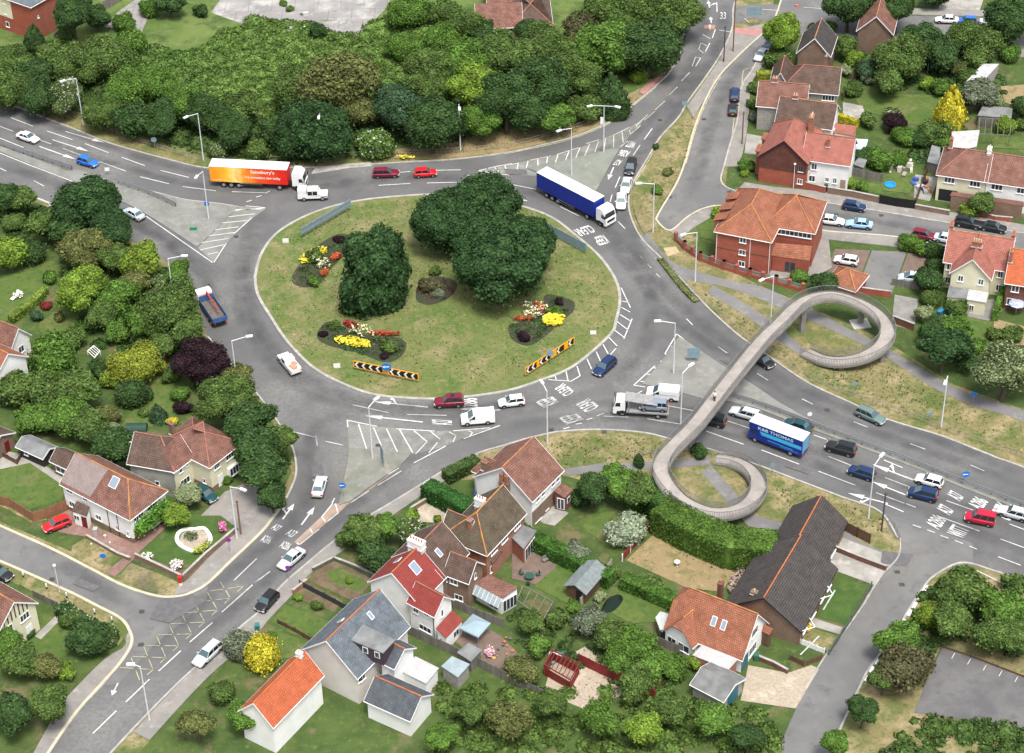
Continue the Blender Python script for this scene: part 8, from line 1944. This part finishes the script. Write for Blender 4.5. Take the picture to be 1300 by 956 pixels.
# low planting that fills the island beds
for lab,pts,n,col,sd_ in(('low green and dark planting filling the left island bed',[(374,350),(384,336),(405,314),(430,300),(444,307),(434,325),(416,345),(406,358),(390,364)],60,(.06,.10,.035),1),('low mixed planting filling the lower left island bed',[(406,424),(418,412),(440,420),(470,430),(505,432),(513,440),(505,453),(488,459),(458,449),(425,440)],80,(.05,.085,.035),2),
      ('low brownish planting filling the middle island bed',[(530,376),(534,363),(552,354),(578,361),(570,377),(548,386)],40,(.10,.065,.05),3),('low green planting filling the right island bed',[(648,416),(660,412),(686,400),(693,378),(712,380),(726,385),(726,395),(710,409),(694,424),(672,438),(651,430)],70,(.055,.095,.035),4)):
 cover('bed_planting',lab,'planting',pts,n,(.35,.85),n*100,.22,col,60+sd_,flat=.55)
# darker, tyre-polished wheel tracks worn into the road surface
def wear(name,c,amt,seed):
 m=bpy.data.materials.new(name);m.use_nodes=True;t=m.node_tree;N=t.nodes;L=t.links;b=N['Principled BSDF'];b.inputs['Base Color'].default_value=tocol(c);b.inputs['Roughness'].default_value=.8
 uv=N.new('ShaderNodeUVMap');sx=N.new('ShaderNodeSeparateXYZ');L.new(uv.outputs[0],sx.inputs[0])
 def M(op,a,bb=None,cl=False):
  x=N.new('ShaderNodeMath');x.operation=op;x.use_clamp=cl
  for i,v in((0,a),(1,bb)):
   if v is None:continue
   if isinstance(v,(int,float)):x.inputs[i].default_value=v
   else:L.new(v,x.inputs[i])
  return x.outputs[0]
 e=M('MULTIPLY',M('MULTIPLY',sx.outputs[1],M('SUBTRACT',1.0,sx.outputs[1])),4.0);e=M('POWER',e,1.3);x2=M('MINIMUM',M('MULTIPLY',sx.outputs[0],.12),M('MULTIPLY',M('SUBTRACT',sx.outputs[2],sx.outputs[0]),1.0));x2=M('MULTIPLY',sx.outputs[0],.12,True)
 g=N.new('ShaderNodeNewGeometry');n=N.new('ShaderNodeTexNoise');n.inputs['Scale'].default_value=.35;n.inputs['Detail'].default_value=5;L.new(g.outputs['Position'],n.inputs[0]);k=M('MULTIPLY',M('SUBTRACT',n.outputs[0],.25),2.2,True)
 a=M('MULTIPLY',M('MULTIPLY',M('MULTIPLY',e,k),x2),amt);L.new(a,b.inputs['Alpha']);return m
WD=wear('tyre_worn_asphalt',(.082,.081,.085),.42,1);WLT=wear('bleached_asphalt',(.25,.245,.235),.55,2);WBR=wear('dusty_asphalt',(.26,.235,.20),.4,3)
def track(pts,w,m,name='tyre_track'):
 _z[0]+=.0006;q=resample([Vector((*tuple(p)[:2],0))for p in W2(smooth(pts,8))],1.5);b=MB();n_=len(q);z=_z[0]-.0;L_,R_=[],[]
 for i,p in enumerate(q):d=(q[min(i+1,n_-1)]-q[max(i-1,0)]).normalized();n=Vector((-d.y,d.x,0))*w/2;L_.append(p+n);R_.append(p-n)
 for i in range(n_-1):u0,u1=[min(k,n_-1-k)*1.5 for k in(i,i+1)];b.face([R_[i]+up(z),R_[i+1]+up(z),L_[i+1]+up(z),L_[i]+up(z)],[(u0,0),(u1,0),(u1,1),(u0,1)])
 tag(b.build(name,m),kind='structure')
_z[0]+=.012
for pts,w,m in(([(340,262),(400,240),(480,228),(560,226),(650,238),(720,262),(780,300),(818,350),(828,400),(810,450),(770,492),(700,515),(620,520),(540,524),(460,518),(400,500),(350,466),(318,420),(303,370),(312,310),(340,262)],3.4,WD),
    ([(700,500),(640,513),(560,517),(480,512),(420,495),(370,465),(335,425),(318,380),(316,330),(340,290)],2.6,WD),([(640,545),(560,560),(500,600),(440,650),(380,700),(300,770),(220,840)],3.0,WD),([(470,530),(420,530),(395,560),(392,610),(382,650),(345,690),(290,730),(230,790),(180,840)],3.2,WD),([(410,520),(408,560),(410,610),(398,650)],2.8,WLT),
    ([(-20,150),(60,180),(140,207),(230,232),(320,243),(400,240)],2.6,WD),([(-20,128),(80,165),(160,193),(250,218),(340,228),(440,224)],2.6,WD),([(300,350),(270,350),(220,310),(140,262),(40,222),(-30,196)],3.6,WD),([(285,400),(258,352),(215,312),(150,275),(60,240)],2.4,WD),
    ([(700,205),(780,185),(835,145),(870,100),(890,50),(895,-10)],3.2,WD),([(920,0),(915,50),(890,95),(850,150),(810,200),(790,250),(790,290)],3.0,WD),([(790,270),(815,330),(860,385),(930,440),(1000,485),(1090,524),(1180,555),(1320,608)],3.0,WD),([(760,290),(800,340),(850,400),(920,450),(1000,500),(1100,545),(1200,580),(1320,625)],2.6,WD),
    ([(1320,710),(1200,660),(1100,618),(1000,575),(900,545),(800,530),(700,535),(620,548)],3.0,WD),([(1320,680),(1210,640),(1110,600),(1000,560),(900,527),(800,512),(720,515)],2.6,WD),([(680,540),(740,525),(820,524),(900,540),(980,566)],1.6,WLT),([(440,560),(436,600),(425,640),(400,665)],3.0,WBR),([(810,470),(760,500),(700,524),(640,535)],4.0,WLT),([(815,440),(830,420),(850,420),(880,440)],4.0,WBR),
    ([(600,214),(700,196),(780,174),(830,138),(860,100)],2.2,WBR),([(330,340),(300,320),(275,345),(262,340)],4.0,WLT),([(1240,712),(1180,690),(1150,720),(1110,775),(1070,830),(1030,900)],4.2,WLT),([(1200,700),(1165,700),(1130,740),(1080,810)],2.4,WBR),([(150,700),(190,745),(215,790)],4.0,WD),([(40,690),(110,735),(170,775),(190,800)],3.0,WD),([(960,60),(930,100),(905,150),(890,210),(870,260)],3.2,WD),([(900,255),(980,265),(1100,280),(1200,296),(1320,315)],2.8,WD)):track(pts,w,m)
def tufts(lab,polys,n,col,size,seed,name='rough_grass'):
 rs=np.random.RandomState(seed);C=[]
 for k,poly in enumerate(polys):
  w=np.array([tuple(P(*p))[:2]for p in poly]);ex=w.max(0)-w.min(0);c=rs.uniform(w.min(0),w.max(0),(int(ex[0]*ex[1]*n),2));c=c[inpoly(c,w)];cl=rs.uniform(w.min(0),w.max(0),(int(ex[0]*ex[1]/22)+3,2));d=np.linalg.norm(c[:,None]-cl[None],axis=2).min(1);c=c[rs.rand(len(c))<np.exp(-d/1.6)+.1];C.append(np.concatenate([c,rs.uniform(.12,.24,(len(c),1))],1))
 C=np.concatenate(C);o=leafpatch(name,LEAF,col,C,np.tile([0,-.3,1.],(len(C),1)),size,seed);tag(o,lab,'grass',kind='stuff')
ISLP=[(335,352),(345,320),(385,284),(425,268),(515,254),(610,258),(690,276),(740,310),(775,360),(778,405),(745,445),(690,476),(575,500),(515,500),(430,480),(370,432),(345,395)]
VRG=[[(850,345),(895,374),(945,404),(1000,450),(1060,468),(1120,460),(1150,478),(1190,502),(1240,524),(1300,543),(1300,578),(1190,545),(1080,502),(1000,462),(930,415),(885,365)],[(660,568),(700,558),(780,553),(850,563),(870,580),(800,584),(720,592)],[(985,612),(1060,634),(1120,660),(1130,680),(1060,658),(985,640)],[(830,210),(870,150),(880,150),(870,205),(832,270),(820,285),(806,260)],[(5,110),(120,155),(260,206),(100,160),(0,122)],[(480,199),(600,182),(760,145),(800,128),(730,170),(640,190),(500,202)]]
tufts('tussocks of green grass across the roundabout island',[ISLP],6.0,(.088,.14,.032),.24,71);tufts('bleached dry grass tussocks across the roundabout island',[ISLP],3.5,(.21,.18,.085),.22,72)
tufts('green grass tussocks on the roadside verges',VRG,4.5,(.095,.135,.036),.24,73);tufts('bleached dry tussocks on the roadside verges',VRG,3.0,(.23,.19,.10),.22,74)
tufts('straw and weeds on the two dry back lawns',[[(797,712),(830,680),(870,690),(936,720),(914,750),(870,745)],[(702,845),(745,822),(788,850),(740,895)]],2.0,(.21,.18,.085),.2,75)
# manhole covers, gullies and repair patches in the tarmac
IRON=surf('cast_iron',[(.05,.048,.045),(.08,.075,.07)],[(3,.4,.6)]);b=MB()
for x,y in((838,152),(894,151),(1119,273),(926,243),(445,610),(330,640),(262,705),(180,776),(179,818),(700,545),(767,548),(940,470),(1050,520),(1180,595),(900,520),(600,238),(300,300),(480,565),(1139,726),(1145,742),(66,735),(404,630),(850,250),(1062,272),(1250,308),(340,560),(880,440)):
 c=P(x,y,_z[0]+.004);b.face([c+Vector(v)for v in((-.35,-.3,0),(.35,-.3,0),(.35,.3,0),(-.35,.3,0))])
tag(b.build('manhole_covers',IRON),kind='structure')
for pts in([(205,760),(240,752),(262,764),(215,792),(190,786)],[(395,590),(410,590),(412,606),(396,606)],[(920,452),(934,460),(928,466),(914,458)],[(1120,700),(1160,705),(1150,720),(1118,716)],[(850,170),(862,172),(852,190),(842,187)],[(1000,588),(1030,598),(1026,603),(997,593)],[(100,735),(128,745),(118,752),(92,742)],[(640,215),(668,216),(670,222),(644,222)]):
 _z[0]+=.0006;smesh('tarmac_patch',pts,_z[0],surf('patched_tarmac',[(.105,.103,.106),(.13,.128,.13)],[(1.2,.4,.6)]))
b=MB()
for k in range(5):x0,y0=1212+k*20,830+k*7.5;b.ribbon(W2([(x0,y0),(x0-4,y0+7)]),.1,_z[0]+.003)
tag(b.build('parking_lines',LINEF),kind='structure')
cover('rough_vegetation','scrub beyond the car park at the bottom right corner','planting',[(1150,912),(1300,930),(1390,940),(1400,1000),(1110,1000)],120,(.5,1.8),12000,.34,(.07,.12,.032),82)
# gardens continuing beyond the lower edge
cover('garden_planting','mixed garden planting along the bottom edge','planting',[(560,872),(700,880),(860,880),(1000,905),(980,960),(560,960)],190,(.5,1.5),15000,.34,(.09,.145,.035),81)
for x,y,r,k,c,l in((600,900,22,'b','mid','broad tree at the bottom edge right of the slate range'),(648,915,26,'w','olive','olive tree at the bottom edge below the red store'),(905,915,24,'b','green','green tree at the bottom edge below the grey garage drive'),(950,935,20,'b','dark','dark tree at the bottom edge by the side road bend'),(818,925,22,'w','bright','bright loose tree at the bottom edge'),(250,918,20,'w','olive','olive tree by the pavement near the bottom edge'),(560,935,20,'b','green','green tree just above the bottom edge in the middle')):tree(x,y,r,k,c,l,5)
